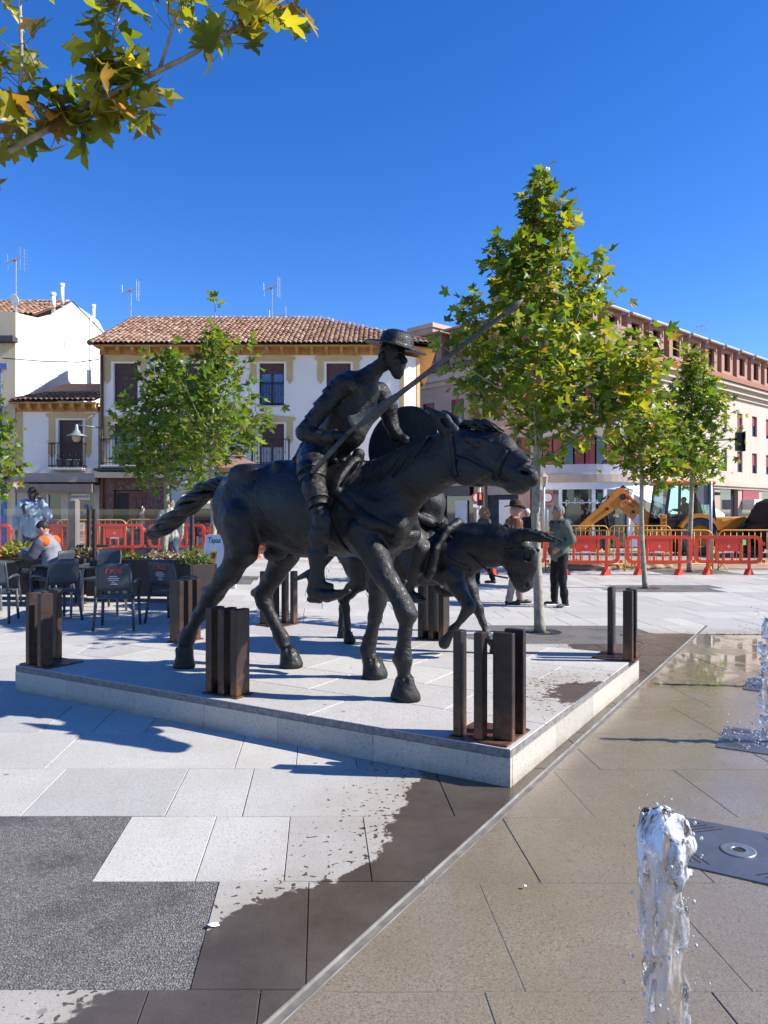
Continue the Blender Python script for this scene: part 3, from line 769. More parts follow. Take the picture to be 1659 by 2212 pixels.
leg(H, [(-.46, -.20, 1.28, .20), (-.38, -.23, 1.02, .128), (-.52, -.245, .82, .088), (-.665, -.25, .64, .080), (-.65, -.25, .55, .068), (-.56, -.25, .42, .050), (-.47, -.25, .27, .058), (-.44, -.25, .23, .062), (-.40, -.25, .15, .052)], (-.375, -.25, 0), .03)
H.cone(sd((-.68, -.25, .66)), sd((-.765, -.25, .64)), .05, .032, .03)
leg(H, [(.70, .21, 1.22, .145), (.82, .235, 1.06, .102), (.95, .245, .87, .080), (1.08, .25, .69, .070), (1.105, .25, .62, .072), (1.095, .25, .50, .050), (1.08, .25, .36, .052), (1.078, .25, .30, .066), (1.085, .25, .18, .054)], (1.095, .25, 0), .01)
H.ell(sd((1.035, .25, .29)), (.045, .03, .04), k=.02); H.ell(sd((.83, .26, 1.09)), (.075, .06, .085), k=.03)
leg(H, [(.64, -.21, 1.18, .145), (.60, -.235, .96, .10), (.565, -.245, .77, .080), (.553, -.25, .63, .072), (.53, -.25, .50, .050), (.48, -.25, .30, .050), (.458, -.25, .23, .062), (.47, -.25, .15, .052)], (.493, -.25, 0), .03)
H.ell(sd((-.32, 0, 1.02)), (.12, .07, .06), k=.05)
H.ripple(.006, 16, 3); H.ripple(.0014, 60, 31, (.8, .8, 1.1)); H.floor(0.0)
def neck_turn(o):
    """the horse turns its neck and head a little to its right"""
    me = o.data; n = len(me.vertices); co = np.empty(n * 3, np.float32); me.vertices.foreach_get('co', co); co = co.reshape(-1, 3)
    w_ = np.clip((co[:, 0] - .72) / 1.2, 0, 1.2) ** 1.25; hz = np.clip((co[:, 2] - 1.12) / .22, 0, 1); w_ = w_ * hz * hz * (3 - 2 * hz)
    co[:, 1] -= .40 * w_; co[:, 0] += .175 * w_; co[:, 2] = 1.38 + (co[:, 2] - 1.38) * (1 - .075 * w_)
    me.vertices.foreach_set('co', co.ravel()); me.update(); return o
neck_turn(mk('horse_body', H.mesh('horse_body'), M_BRZ, st))
# plaited tail
mb = MB()
path = [Vector((-.86, 0, 1.63)), Vector((-1.0, 0, 1.625)), Vector((-1.15, 0, 1.56)), Vector((-1.34, 0, 1.45)), Vector((-1.53, 0, 1.32)), Vector((-1.72, 0, 1.215)), Vector((-1.91, 0, 1.15))]
def along(path, t):
    f = t * (len(path) - 1); i = min(int(f), len(path) - 2); u_ = f - i
    p0, p1, p2, p3 = path[max(i - 1, 0)], path[i], path[i + 1], path[min(i + 2, len(path) - 1)]
    return .5 * ((2 * p1) + (-p0 + p2) * u_ + (2 * p0 - 5 * p1 + 4 * p2 - p3) * u_ ** 2 + (-p0 + 3 * p1 - 3 * p2 + p3) * u_ ** 3)
prof = lambda t: .046 + .042 * math.sin(PI * min(1, t * 1.02)) ** .8 if t < .96 else .04
rt = random.Random(8)
for k in range(11):
    pts = []; rad = []; ph = rt.uniform(0, 6.28); dz = rt.uniform(.55, .85); tw = 8.5 + rt.uniform(-.8, .8); ts = rt.uniform(.93, 1.0)
    for i in range(56):
        t = i / 55 * ts; c = along(path, t); d = (along(path, min(1, t + .02)) - along(path, max(0, t - .02))).normalized(); nx = Vector((0, 1, 0)); ny = d.cross(nx)
        a = 2 * PI * k / 11 + t * tw + .25 * math.sin(t * 9 + ph); r_ = prof(t) * (1 + .10 * math.sin(t * 17 + ph)); pts.append(c + nx * (math.cos(a) * r_ * dz) + ny * (math.sin(a) * r_ * dz)); rad.append(r_ * (.36 if i < 53 else .2) * (1 + .18 * math.sin(t * 40 + ph)))
    mb.tube(pts, rad, 7)
mb.build('tail', M_BRZ, st, True)
# mane and forelock
mb = MB(); rm = random.Random(2)
for i in range(90):
    t = i / 89; a0 = .62 + .58 * t; h0 = 1.745 + .185 * t ** 1.2; y = -.01; L = rm.uniform(.13, .23)
    pts = []; 
    for j in range(6):
        f = j / 5; h = h0 - L * f * f * 1.0; a = a0 - .05 * f - .06 * f * f + rm.uniform(-.006, .006)
        ys = H.side(a, h, -1); yy = (ys if ys is not None else -.03) - .008
        pts.append((a, min(yy, -.01 - .05 * f) if f > 0 else -.005, h + (.018 if f < .3 else 0)))
    mb.tube(pts, [.012, .012, .011, .009, .007, .003], 5)
neck_turn(mb.build('mane', M_BRZ, st, True)); mb = MB()
for i in range(9):
    a0 = 1.40 + .02 * i; pts = [(a0, rm.uniform(-.03, .03), 2.0 + .008 * math.sin(i)), (a0 + .06, rm.uniform(-.06, .03), 2.035), (a0 + .14, rm.uniform(-.07, .04), 2.0 + rm.uniform(-.01, .01)), (a0 + .20, rm.uniform(-.07, .04), 1.955)]
    mb.tube(pts, [.018, .024, .018, .005], 6)
neck_turn(mb.build('forelock', M_BRZ, st, True))
# saddle cloth: the flank, swollen, cut to a rounded flap
Sd = Solid((-.5, -.48, 1.0), (.75, .48, 1.95), .0125)
Sd.chain([sd((-.70, 0, 1.47, .300)), sd((-.42, 0, 1.45, .357)), sd((.02, 0, 1.40, .398)), sd((.45, 0, 1.385, .377)), sd((.76, 0, 1.31, .284))], .08, ls)
X, Z = Sd.ax[0][:, None, None], Sd.ax[2][None, None, :]
flap = (np.sqrt(((X - .10) / .42) ** 2 + (np.minimum(Z - 1.62, 0) / .40) ** 2) - 1) * .3
Sd.D = np.maximum(Sd.D, np.broadcast_to(flap, Sd.D.shape)).astype(np.float32)
Sd.cone((.47, 0, 1.72), (.53, 0, 1.84), .055, .05, .05).cone((.50, -.05, 1.76), (.46, -.24, 1.60), .058, .03, .03).cone((.50, .05, 1.76), (.46, .24, 1.60), .058, .03, .03)
Sd.cone((-.16, -.16, 1.76), (-.16, .16, 1.76), .05, .05, .05)
mk('saddle', Sd.mesh('saddle'), M_BRZ, st)
for s_ in (1, -1):
    neck_turn(band(H, [(.50, 1.54), (.66, 1.40), (.84, 1.29), (.98, 1.22)], .085, 'breast_strap', st, s_, .024))
    neck_turn(band(H, [(.42, 1.30), (.50, 1.12), (.58, 1.00)], .06, 'girth_strap', st, s_, .020))
    neck_turn(band(H, [(1.405, 1.96), (1.43, 1.80), (1.455, 1.63)], .036, 'bridle_strap', st, s_, .016))
    neck_turn(band(H, [(1.44, 1.78), (1.56, 1.74), (1.70, 1.655), (1.745, 1.63)], .032, 'bridle_strap', st, s_, .015))
    neck_turn(band(H, [(1.80, 1.835), (1.765, 1.73), (1.725, 1.61)], .038, 'bridle_strap', st, s_, .018))
mb = MB(); mb.tube([(1.055 + .0 * t, .17 * math.cos(t), 1.215 - .0 * t) for t in [PI * k / 10 for k in range(11)]], .028, 6, squash=1.4)
mb.v = [(v[0] - .11 * abs(v[1] / .17) ** 2, v[1], v[2] - .01) for v in mb.v]; mb.build('breast_plate', M_BRZ, st, True)
mb = MB()
for k in range(24):
    a = 2 * PI * k / 24; b2 = 2 * PI * (k + 1) / 24
    mb.tube([(1.735 + .026 * math.cos(a), -.105, 1.625 + .026 * math.sin(a)), (1.735 + .026 * math.cos(b2), -.105, 1.625 + .026 * math.sin(b2))], .006, 5)
neck_turn(mb.build('bit_ring', M_BRZ, st, True))

# rider
Rd = Solid((-.20, -.58, .62), (1.1, .58, 2.82), .0078)
Rd.ell((.16, 0, 1.83), (.19, .21, .15), k=.05)
Rd.chain([(.20, 0, 1.86, .150), (.33, 0, 2.02, .140), (.45, 0, 2.20, .155), (.545, 0, 2.34, .138)], .09, (1, 1.08, 1))
Rd.ell((.425, 0, 2.16), (.155, .185, .29), Matrix.Rotation(R(34), 3, 'Y'), .07); Rd.cone((.60, 0, 2.36), (.46, 0, 2.0), .06, .10, .10)
Rd.cone((.53, -.19, 2.37), (.53, .19, 2.37), .085, .085, .06)
Rd.chain([(.56, 0, 2.40, .085), (.65, 0, 2.475, .066), (.75, 0, 2.54, .062)], .04)
Rd.cone((.50, -.13, 2.44), (.62, 0, 2.44), .05, .06, .05).cone((.50, .13, 2.44), (.62, 0, 2.44), .05, .06, .05)
tilt = Matrix.Rotation(R(14), 3, 'Y')
Rd.ell((.835, 0, 2.615), (.112, .085, .118), tilt, .02)
Rd.chain([(.865, 0, 2.565, .075), (.88, 0, 2.50, .058), (.885, 0, 2.455, .040)], .03, (1, .85, 1))
Rd.cone((.928, 0, 2.595), (.962, 0, 2.545), .014, .020, .014)            # nose
Rd.cone((.915, -.045, 2.607), (.915, .045, 2.607), .018, .018, .015)      # brow
for s_ in (1, -1):
    Rd.ell((.932, s_ * .036, 2.583), (.018, .022, .014), k=.01, sub=True); Rd.ell((.915, s_ * .036, 2.583), (.016, .017, .012), k=.004)
    Rd.ell((.905, s_ * .052, 2.545), (.03, .02, .02), k=.02)
    Rd.ell((.795, s_ * .086, 2.585), (.03, .012, .04), tilt, .01)
Rd.cone((.938, -.03, 2.512), (.938, .03, 2.512), .011, .011, .008).cone((.928, -.02, 2.490), (.928, .02, 2.490), .010, .010, .008)
Rd.cone((.928, -.03, 2.501), (.945, .03, 2.501), .003, .003, .004, sub=True)
Rd.cone((.915, 0, 2.462), (.905, 0, 2.425), .030, .014, .02)
# arms
Rd.chain([sd((.50, .20, 2.37, .082)), sd((.40, .29, 2.20, .068)), sd((.275, .37, 2.00, .056))], .03)
Rd.chain([sd((.275, .37, 1.995, .060)), sd((.38, .355, 1.965, .056)), sd((.515, .335, 1.955, .042))], .02)
Rd.cone(sd((.50, .337, 1.956)), sd((.53, .333, 1.956)), .055, .050, .01)
hand(Rd, sd((.595, .33, 1.96)), sd((.53, .333, 1.956)), Vector((.58, .20, .60)), -1)
Rd.chain([sd((.60, -.20, 2.36, .085)), sd((.65, -.26, 2.24, .072)), sd((.655, -.285, 2.12, .060)), sd((.71, -.275, 2.02, .050)), sd((.80, -.27, 1.97, .042))], .03)
Rd.ell(sd((.262, .382, 2.0)), (.065, .05, .065), k=.015)
# legs
for s_ in (1, -1):
    Rd.chain([sd((.19, .15 * s_, 1.80, .135)), sd((.28, .30 * s_, 1.70, .108)), sd((.375, .385 * s_, 1.55, .090)), sd((.45, .42 * s_, 1.36, .070))], .04)
    Rd.ell(sd((.475, .425 * s_, 1.31)), (.085, .075, .115), k=.012)
    Rd.cone(sd((.46, .425 * s_, 1.22)), sd((.44, .425 * s_, 1.19)), .088, .082, .01)
    Rd.chain([sd((.45, .42 * s_, 1.24, .075)), sd((.425, .42 * s_, 1.06, .074)), sd((.43, .42 * s_, .87, .050))], .02)
    Rd.chain([sd((.40, .42 * s_, .765, .055)), sd((.52, .425 * s_, .75, .050)), sd((.64, .43 * s_, .765, .032)), sd((.715, .43 * s_, .795, .020))], .02)
    Rd.cone(sd((.42, .42 * s_, .87)), sd((.40, .42 * s_, .79)), .060, .058, .02); Rd.cone(sd((.355, .42 * s_, .86)), sd((.33, .42 * s_, .88)), .02, .008, .02)
    Rd.cone(sd((.37, .42 * s_, .715)), sd((.44, .42 * s_, .715)), .035, .033, .01)
    Rd.cone(sd((.48, .42 * s_, .83)), sd((.55, .42 * s_, .82)), .03, .02, .02)
# waist skirt of plates
for k in range(14):
    a = 2 * PI * k / 14; Rd.cone((.19 + .15 * math.cos(a), .17 * math.sin(a), 1.93), (.17 + .20 * math.cos(a), .23 * math.sin(a), 1.80), .034, .038, .012)
Rd.ripple(.0035, 26, 5); Rd.ripple(.002, 75, 32, (.6, .6, 1.2))
mk('rider_body', Rd.mesh('rider_body'), M_BRZ, st)
def lames(p, q, n, r0, r1, flare=.016, sq=1.0):
    """overlapping armour plates round a limb from p to q"""
    p, q = Vector(p), Vector(q); d = (q - p); m = d.normalized().to_track_quat('Z', 'Y').to_matrix(); L = d.length / n
    for i in range(n):
        r_ = r0 + (r1 - r0) * i / max(1, n - 1); c = p + d * (i / n); j = (rm.uniform(-.006, .006), rm.uniform(-.006, .006))
        MB().lathe([(r_ - .012, -.002), (r_, 0), (r_ + flare * .5, L * .6), (r_ + flare, L * 1.12), (r_ + flare - .004, L * 1.16), (r_ - .012, L * .9)], 26, c + Vector((0, j[0], j[1])), m).build('armour_band', M_BRZ, st, True)
lames(sd((.49, .21, 2.375)), sd((.285, .365, 2.03)), 7, .072, .055, .010)
lames(sd((.60, -.205, 2.37)), sd((.655, -.285, 2.14)), 5, .070, .054, .010)
for s_ in (1, -1): lames(sd((.265, .30 * s_, 1.735)), sd((.445, .42 * s_, 1.41)), 6, .104, .074, .011)
lames(sd((.475, .34, 1.957)), sd((.535, .332, 1.956)), 1, .046, .046, .014)
mb = MB(); mb.tube([(.56 + .10 * math.cos(a), .10 * math.sin(a), 2.415 + .055 * math.cos(a)) for a in [2 * PI * k / 20 for k in range(21)]], .014, 6); mb.build('collar', M_BRZ, st, True)
mb = MB(); mb.tube([(.655, .0, 2.40), (.668, -.02, 2.32), (.655, -.02, 2.22), (.62, -.02, 2.12), (.56, -.01, 2.02), (.48, 0, 1.93)], [.010, .014, .014, .014, .013, .010], 6); mb.build('doublet_seam', M_BRZ, st, True)
for k in range(6): f = k / 5; MB().lathe([(.016, 0), (.012, .010), (.001, .012)], 8, Vector((.676, -.02, 2.33)).lerp(Vector((.575, -.015, 2.03)), f), Matrix.Rotation(R(70), 3, 'Y')).build('button', M_BRZ, st, True)
# hat
rot = Matrix.Rotation(R(15), 3, 'Y')
prof = [(.245, -.012), (.248, -.004), (.225, .004), (.19, .012), (.15, .016), (.138, .022), (.134, .05), (.125, .085), (.10, .115), (.06, .132), (.001, .138)]
mb = MB().lathe(prof, 32, (.872, 0, 2.66), rot); mb.lathe([(.245, -.012), (.19, .002), (.13, .004), (.11, .06), (.001, .10)], 32, (.872, 0, 2.66), rot)
mb.v = [(v[0], v[1], v[2] + .02 * abs(v[1]) * abs(v[1]) * 12) for v in mb.v]; mb.build('hat', M_BRZ, st, True)
# lance with its flared guard
A = Vector(sd((.645, .345, 1.965))); T = Vector(sd((1.93, .05, 2.868)))
dirn = (T - A).normalized()
mb = MB(); mb.tube([A - dirn * .03, A + dirn * .3, A + (T - A) * .78, A + (T - A) * .90], [.018, .021, .018, .016], 12); mb.tube([A + (T - A) * .895, A + (T - A) * .905, A + (T - A) * .97, T], [.024, .028, .022, .003], 12)
mb.tube([Vector(sd((.375, .42, 1.675))), A], [.021, .021], 12); mb.build('lance', M_BRZL, st, True)
q_ = dirn.to_track_quat('Z', 'Y').to_matrix(); MB().lathe([(.026, .09), (.098, .09), (.102, .097), (.088, .125), (.058, .21), (.038, .33), (.024, .48)], 24, A, q_).build('lance_guard', M_BRZL, st, True)
# round shield on the far arm, its hollow side to the camera
rot = Matrix.Rotation(R(90), 3, 'X') @ Matrix.Rotation(R(-14), 3, 'X')
prof = [(.001, -.06), (.12, -.052), (.23, -.03), (.30, 0), (.325, .012), (.333, .006), (.31, -.012), (.235, -.046), (.12, -.07), (.001, -.078)]
MB().lathe(prof, 40, sd((.71, -.40, 1.95)), rot).build('shield', M_BRZ, st, True)

# ---- the donkey and its stout rider
dk = thing('donkey_statue', 'black bronze stout rider on a donkey with its head lowered', 'statue', (.192, 7.744, PH), ANG)
K = Solid((-1.02, -.36, -.01), (1.74, .36, 1.42), .0115)
K.chain([sd((-.58, 0, .98, .22)), sd((-.32, 0, .965, .27)), sd((.05, 0, .93, .305)), sd((.38, 0, .95, .29)), sd((.60, 0, .95, .23))], .07, (1, .85, 1))
K.chain([sd((.46, 0, 1.0, .25)), sd((.75, 0, 1.035, .222)), sd((1.02, 0, 1.06, .186)), sd((1.20, 0, 1.07, .152))], .07, (1, .58, 1))
K.chain([sd((1.24, 0, 1.06, .145)), sd((1.28, 0, .93, .158)), sd((1.275, 0, .80, .115)), sd((1.275, 0, .72, .092))], .04, (1, .68, 1))
K.ell((1.29, 0, .705), (.085, .07, .085), k=.03); K.ell((1.22, 0, .92), (.13, .085, .12), k=.04)
for s_ in (1, -1):
    K.ell((1.37, s_ * .088, .975), (.03, .02, .045), k=.012, sub=True); K.ell((1.358, s_ * .085, .975), (.024, .02, .03), k=.005)
    K.cone((1.35, s_ * .095, 1.03), (1.42, s_ * .07, 1.02), .02, .015, .02)
    K.ell((1.345, s_ * .05, .70), (.02, .018, .028), k=.01, sub=True)
    K.chain([(1.26, s_ * .07, 1.16, .045), (1.38, s_ * .09, 1.165, .052), (1.50, s_ * .10, 1.14, .042), (1.64, s_ * .10, 1.11, .012)], .015, (1, .65, 1))
    K.ell((1.46, s_ * .14, 1.145), (.11, .02, .025), Matrix.Rotation(.15, 3, 'Y'), .008, True)
    K.ell((-.45, s_ * .12, .88), (.2, .14, .25), k=.06); K.ell((.56, s_ * .12, .85), (.15, .10, .2), k=.06)
leg(K, [(-.45, .13, .85, .15), (-.42, .14, .66, .10), (-.56, .14, .54, .066), (-.64, .14, .48, .060), (-.61, .14, .36, .040), (-.585, .14, .17, .038), (-.58, .14, .12, .042)], (-.57, .14, 0), .01, .055, .03, .09)
leg(K, [(-.5, -.13, .85, .15), (-.55, -.14, .66, .10), (-.72, -.14, .54, .066), (-.82, -.14, .47, .060), (-.83, -.14, .33, .040), (-.84, -.14, .17, .038), (-.84, -.14, .12, .042)], (-.835, -.14, 0), .01, .055, .03, .09)
leg(K, [(.62, -.13, .80, .11), (.69, -.13, .62, .075), (.775, -.13, .43, .056), (.83, -.13, .29, .036), (.885, -.13, .165, .040), (.915, -.13, .10, .038)], (.945, -.13, 0), .02, .052, .03, .085)
K.chain([sd((.60, .13, .80, .11)), sd((.70, .14, .64, .078)), sd((.808, .145, .475, .058)), sd((.73, .145, .35, .038)), sd((.635, .145, .235, .042)), sd((.60, .145, .185, .036))], .03)
K.cone((.595, -.145, .18), (.545, -.145, .10), .040, .055, .012); K.cone((.545, -.145, .105), (.515, -.145, .075), .05, .02, .01)
K.ripple(.005, 20, 9); K.floor(0.0)
mk('donkey_body', K.mesh('donkey_body'), M_BRZ, dk)
mb = MB()
for i in range(34):                      # clipped upright mane
    a0 = .58 + .60 * i / 33; z0 = 1.235 + .012 * math.sin(i * 1.3); mb.tube([(a0, rm.uniform(-.012, .012), z0 - .05), (a0 + .004, rm.uniform(-.02, .02), z0 + rm.uniform(.02, .035))], [.014, .009], 5)
for i in range(10): mb.tube([(1.18 + .01 * i, rm.uniform(-.04, .04), 1.19), (1.26 + .012 * i, rm.uniform(-.05, .05), 1.215), (1.33 + .008 * i, rm.uniform(-.05, .05), 1.16)], [.012, .016, .005], 5)
mb.build('mane', M_BRZ, dk, True)
mb = MB(); mb.tube([(-.74, 0, 1.05), (-.86, 0, .93), (-.98, -.02, .80), (-1.18, -.03, .70), (-1.36, -.05, .62)], [.04, .035, .032, .042, .018], 8); mb.build('tail', M_BRZ, dk, True)
for s_ in (1, -1):
    band(K, [(.40, 1.08), (.55, .98), (.70, .88), (.80, .83)], .055, 'breast_strap', dk, s_, .012)
    band(K, [(1.17, 1.18), (1.165, 1.05), (1.19, .86), (1.22, .75)], .026, 'bridle_strap', dk, s_, .010)
    band(K, [(1.14, 1.02), (1.28, 1.035), (1.41, 1.03)], .026, 'bridle_strap', dk, s_, .010)
    band(K, [(1.17, .78), (1.27, .77), (1.36, .79)], .028, 'bridle_strap', dk, s_, .010)
mb = MB(); mb.tube([(1.18, -.09, .76), (1.06, -.12, .78), (.93, -.12, .87), (.80, -.14, .98), (.60, -.15, 1.15), (.45, -.11, 1.25)], .009, 6); mb.build('rein', M_BRZ, dk, True)
Q = Solid((-.2, -.45, .40), (.78, .45, 2.06), .0115)
# pack saddle with a high curved front
Q.chain([(.62, 0, 1.27, .05), (.58, -.16, 1.20, .045), (.52, -.27, 1.02, .042), (.49, -.30, .82, .045), (.44, -.28, .76, .04)], .02); Q.chain([(.62, 0, 1.27, .05), (.58, .16, 1.20, .045), (.52, .27, 1.02, .042), (.49, .30, .82, .045)], .02)
Q.ell((.22, 0, 1.10), (.33, .30, .15), k=.05); Q.ell((.30, -.27, .95), (.20, .035, .2), k=.03); Q.ell((.30, .27, .95), (.20, .035, .2), k=.03)
# rider two
Q.ell((.20, 0, 1.27), (.20, .22, .15), k=.05); Q.ell((.24, 0, 1.46), (.225, .215, .24), k=.08); Q.ell((.20, 0, 1.64), (.16, .20, .16), k=.06)
Q.cone((.22, -.20, 1.68), (.22, .20, 1.68), .08, .08, .06); Q.cone((.24, 0, 1.72), (.28, 0, 1.82), .07, .065, .04)
Q.ell((.31, 0, 1.875), (.10, .088, .115), k=.02); Q.ell((.33, 0, 1.82), (.075, .075, .07), k=.03); Q.cone((.405, 0, 1.88), (.422, 0, 1.855), .014, .02, .012)
Q.ell((.29, 0, 1.955), (.125, .115, .06), k=.02)
for s_ in (1, -1):
    Q.ell((.395, s_ * .035, 1.895), (.016, .018, .012), k=.008, sub=True)
    Q.chain([sd((.22, .20 * s_, 1.66, .082)), sd((.20, .28 * s_, 1.50, .072)), sd((.22, .29 * s_, 1.38, .060)), sd((.33, .20 * s_, 1.30, .052)), sd((.40, .11 * s_, 1.26, .042))], .03)
    Q.cone(sd((.36, .17 * s_, 1.285)), sd((.385, .14 * s_, 1.27)), .062, .060, .01)
    hand(Q, sd((.44, .085 * s_, 1.25)), sd((.40, .11 * s_, 1.26)), Vector((.3, .9, .1)), s_, .007, .014, .08)
    Q.chain([sd((.14, .16 * s_, 1.22, .135)), sd((.27, .27 * s_, 1.13, .118)), sd((.37, .31 * s_, 1.02, .092))], .04)
    Q.chain([sd((.37, .31 * s_, 1.01, .088)), sd((.31, .31 * s_, .84, .080)), sd((.25, .31 * s_, .64, .050))], .03)
    Q.chain([sd((.25, .31 * s_, .585, .052)), sd((.33, .315 * s_, .545, .045)), sd((.41, .32 * s_, .53, .032))], .02)
Q.ripple(.004, 28, 12)
mk('rider_body', Q.mesh('rider_body'), M_BRZ, dk)
# ------------------------------------------------------------------ buildings
M_STUC = pm('white_stucco', (.88, .80, .70), .9, var=.05, scale=.7, bump=.25, bscale=40, dirt=.16, dirtcol=(.48, .45, .43))
M_WHITE = pm('white_limewash', (.82, .82, .80), .9, var=.04, scale=.5, bump=.2, bscale=30, dirt=.10, dirtcol=(.55, .54, .5))
M_GREYW = pm('shaded_render', (.55, .55, .52), .9, var=.12, scale=.9, bump=.3, bscale=30, dirt=.35, dirtcol=(.35, .34, .31))  # grey tone carries the shade of an unlit wall, patchy dirt over it
M_CREAM = pm('cream_render', (.66, .53, .35), .88, var=.07, scale=.8, bump=.2, bscale=40, dirt=.15, dirtcol=(.4, .32, .22))
M_OCHRE = pm('ochre_paint', (.60, .42, .19), .85, var=.09, scale=1.4, bump=.15, bscale=30, dirt=.2, dirtcol=(.40, .25, .09))
M_EAVE = pm('eave_timber', (.50, .26, .075), .75, var=.2, scale=3, bump=.2, bscale=25)
M_BROWN = pm('brown_shutter', (.085, .042, .032), .6, var=.18, scale=5)
M_FRAME = pm('dark_window_frame', (.06, .03, .022), .5, var=.15, scale=6)
M_IRON = pm('wrought_iron', (.018, .018, .020), .55, .4)
M_STONE = pm('window_sill_stone', (.58, .54, .50), .8, var=.1, scale=4)
M_MARBLE = None
def glass(name, tint=(.02, .03, .04), rough=.04):
    b = NB(name); c = b.coord(); b.set(col=b.ramp(b.noise(c, 1.3, 3), [(.3, tuple(v * .6 for v in tint)), (.7, tuple(v * 1.5 for v in tint))]), rough=rough, spec=.8, coat=.4); return b.m
M_GLASS = glass('window_glass'); M_GLASSB = glass('window_glass_blue', (.06, .12, .24))
M_CURT = pm('curtain_behind_glass', (.32, .35, .38), .5, var=.2, scale=6, spec=.7)
def marble():
    b = NB('brown_marble'); c = b.pos(); n = b.noise(c, 2.2, 7, .65, 1.4)
    v = b.mr(b.math('ABSOLUTE', b.math('SUBTRACT', b.noise(c, 1.4, 5, .6, 2.0), .5)), .012, 0)
    col = b.ramp(n, [(.3, (.09, .036, .026)), (.55, (.16, .068, .05)), (.75, (.22, .115, .09))]); col = b.mix(b.math('MULTIPLY', v, .55), col, (.5, .42, .38))
    b.set(col=col, rough=.5, spec=.3); return b.m
M_MARBLE = marble()
def tile_mat(name, cols, moss=.35):
    b = NB(name); c = b.coord(); oi = b.n('ObjectInfo').outputs['Random']; isl = b.n('NewGeometry').outputs['Random Per Island']
    r_ = b.math('FRACT', b.math('ADD', oi, b.math('MULTIPLY', isl, 3.77)))
    col = b.ramp(r_, [(i / (len(cols) - 1), cc) for i, cc in enumerate(cols)])
    P = b.pos(); col = b.mix(b.mr(b.noise(P, 7, 5, .7), .5, .72, 0, moss), col, (.045, .038, .03))
    b.set(col=col, rough=.9, normal=b.bump(b.noise(P, 40, 3), .3, .01)); return b.m
M_TILE = tile_mat('clay_tile', [(.20, .095, .055), (.36, .19, .11), (.46, .28, .18), (.28, .15, .10), (.52, .36, .25), (.40, .22, .13)], .6)
M_TILED = tile_mat('old_clay_tile', [(.10, .055, .04), (.17, .09, .06), (.22, .13, .09), (.13, .08, .06)], .6)
M_TILEB = pm('tile_bed', (.14, .075, .05), .95, var=.3, scale=3)
def tile_mesh(L=.42, r0=.095, r1=.075, seg=6):
    vs = []; fs = []
    for (y, r_, z) in ((0, r0, .022), (L, r1, 0)):
        for k in range(seg + 1):
            a = PI * k / seg; vs.append((r_ * math.cos(a), y, z + r_ * .72 * math.sin(a)))
    n = seg + 1
    for k in range(seg): fs.append((k, k + 1, n + k + 1, n + k))
    o = len(vs)
    for k in range(seg + 1):
        a = PI * k / seg; vs.append(((r0 - .018) * math.cos(a), 0, .022 + (r0 - .018) * .72 * math.sin(a)))
    for k in range(seg): fs.append((o + k, o + k + 1, k + 1, k))
    me = bpy.data.meshes.new('roof_tile'); me.from_pydata(vs, [], fs); me.update(); me.polygons.foreach_set('use_smooth', [True] * len(fs)); return me
def tiled_slope(parent, mat, x0, x1, yfront, zfront, slope, rows, pitch, keep, limit=300, step=.33, seed=1):
    """barrel tiles on a slope facing -y; keep(x, depth) masks hips; the first `limit` tiles are separate parts, the rest one stuff part"""
    me = tile_mesh(); me.materials.append(mat); rr = random.Random(seed); n = 0; V = [v.co[:] for v in me.vertices]; Fc = [tuple(p.vertices) for p in me.polygons]; mb = MB()
    ca, sa = math.cos(slope), math.sin(slope)
    for j in range(rows):
        for i in range(int((x1 - x0) / pitch) + 1):
            x = x0 + i * pitch + rr.uniform(-.012, .012); d = j * step
            if not keep(x, d * ca): continue
            p = Vector((x, yfront + d * ca + rr.uniform(-.012, .012), zfront + d * sa + rr.uniform(0, .012)))
            e = (slope + rr.uniform(-.02, .02), rr.uniform(-.03, .03), rr.uniform(-.03, .03))
            if n < limit:
                o = mk('roof_tile', me, None, parent, p, e); n += 1
            else:
                from mathutils import Euler
                m = Euler(e).to_matrix(); mb.add([p + m @ Vector(v) for v in V], Fc)
    if mb.v:
        o = mb.build('roof_tiles', mat, parent, True); o['kind'] = 'stuff'
def surround(parent, cx, z0, z1, w_, y, drop=.62):
    """ochre painted surround: lintel with ears and pointed drops"""
    a = w_ / 2; t = .23; zt = z1 + .27
    pl = [(-a - .10, z1 - drop), (-a - .10, z1), (-a - .10 + .0, z1 + .06), (a + .10, z1 + .06), (a + .10, z1 - drop), (a + .20, z1 - drop - .16), (a + .10 + t, z1 - drop), (a + .10 + t, z1 + .12), (a + .22 + t, z1 + .17), (a + .16 + t, zt - .02), (.18, zt + .02), (.09, zt + .055), (-.09, zt + .055), (-.18, zt + .02), (-a - .16 - t, zt - .02), (-a - .22 - t, z1 + .17), (-a - .10 - t, z1 + .12), (-a - .10 - t, z1 - drop), (-a - .20, z1 - drop - .16)]
    mb = MB()
    # three convex pieces so that the outline stays clean
    mb.plate([(-a - .10 - t, z1 + .06), (a + .10 + t, z1 + .06), (a + .22 + t, z1 + .17), (a + .16 + t, zt - .02), (.18, zt + .02), (.09, zt + .055), (-.09, zt + .055), (-.18, zt + .02), (-a - .16 - t, zt - .02), (-a - .22 - t, z1 + .17)], (cx, y, 0), (1, 0, 0), (0, 0, 1), .035)
    for s_ in (1, -1):
        pts = [(s_ * (a + .10), z1 + .06), (s_ * (a + .10), z1 - drop), (s_ * (a + .10 + t / 2), z1 - drop - .17), (s_ * (a + .10 + t), z1 - drop), (s_ * (a + .10 + t), z1 + .06)]
        if s_ > 0: pts = pts[::-1]
        mb.plate(pts, (cx, y, 0), (1, 0, 0), (0, 0, 1), .035)
    return mb.build('window_surround', M_OCHRE, parent)
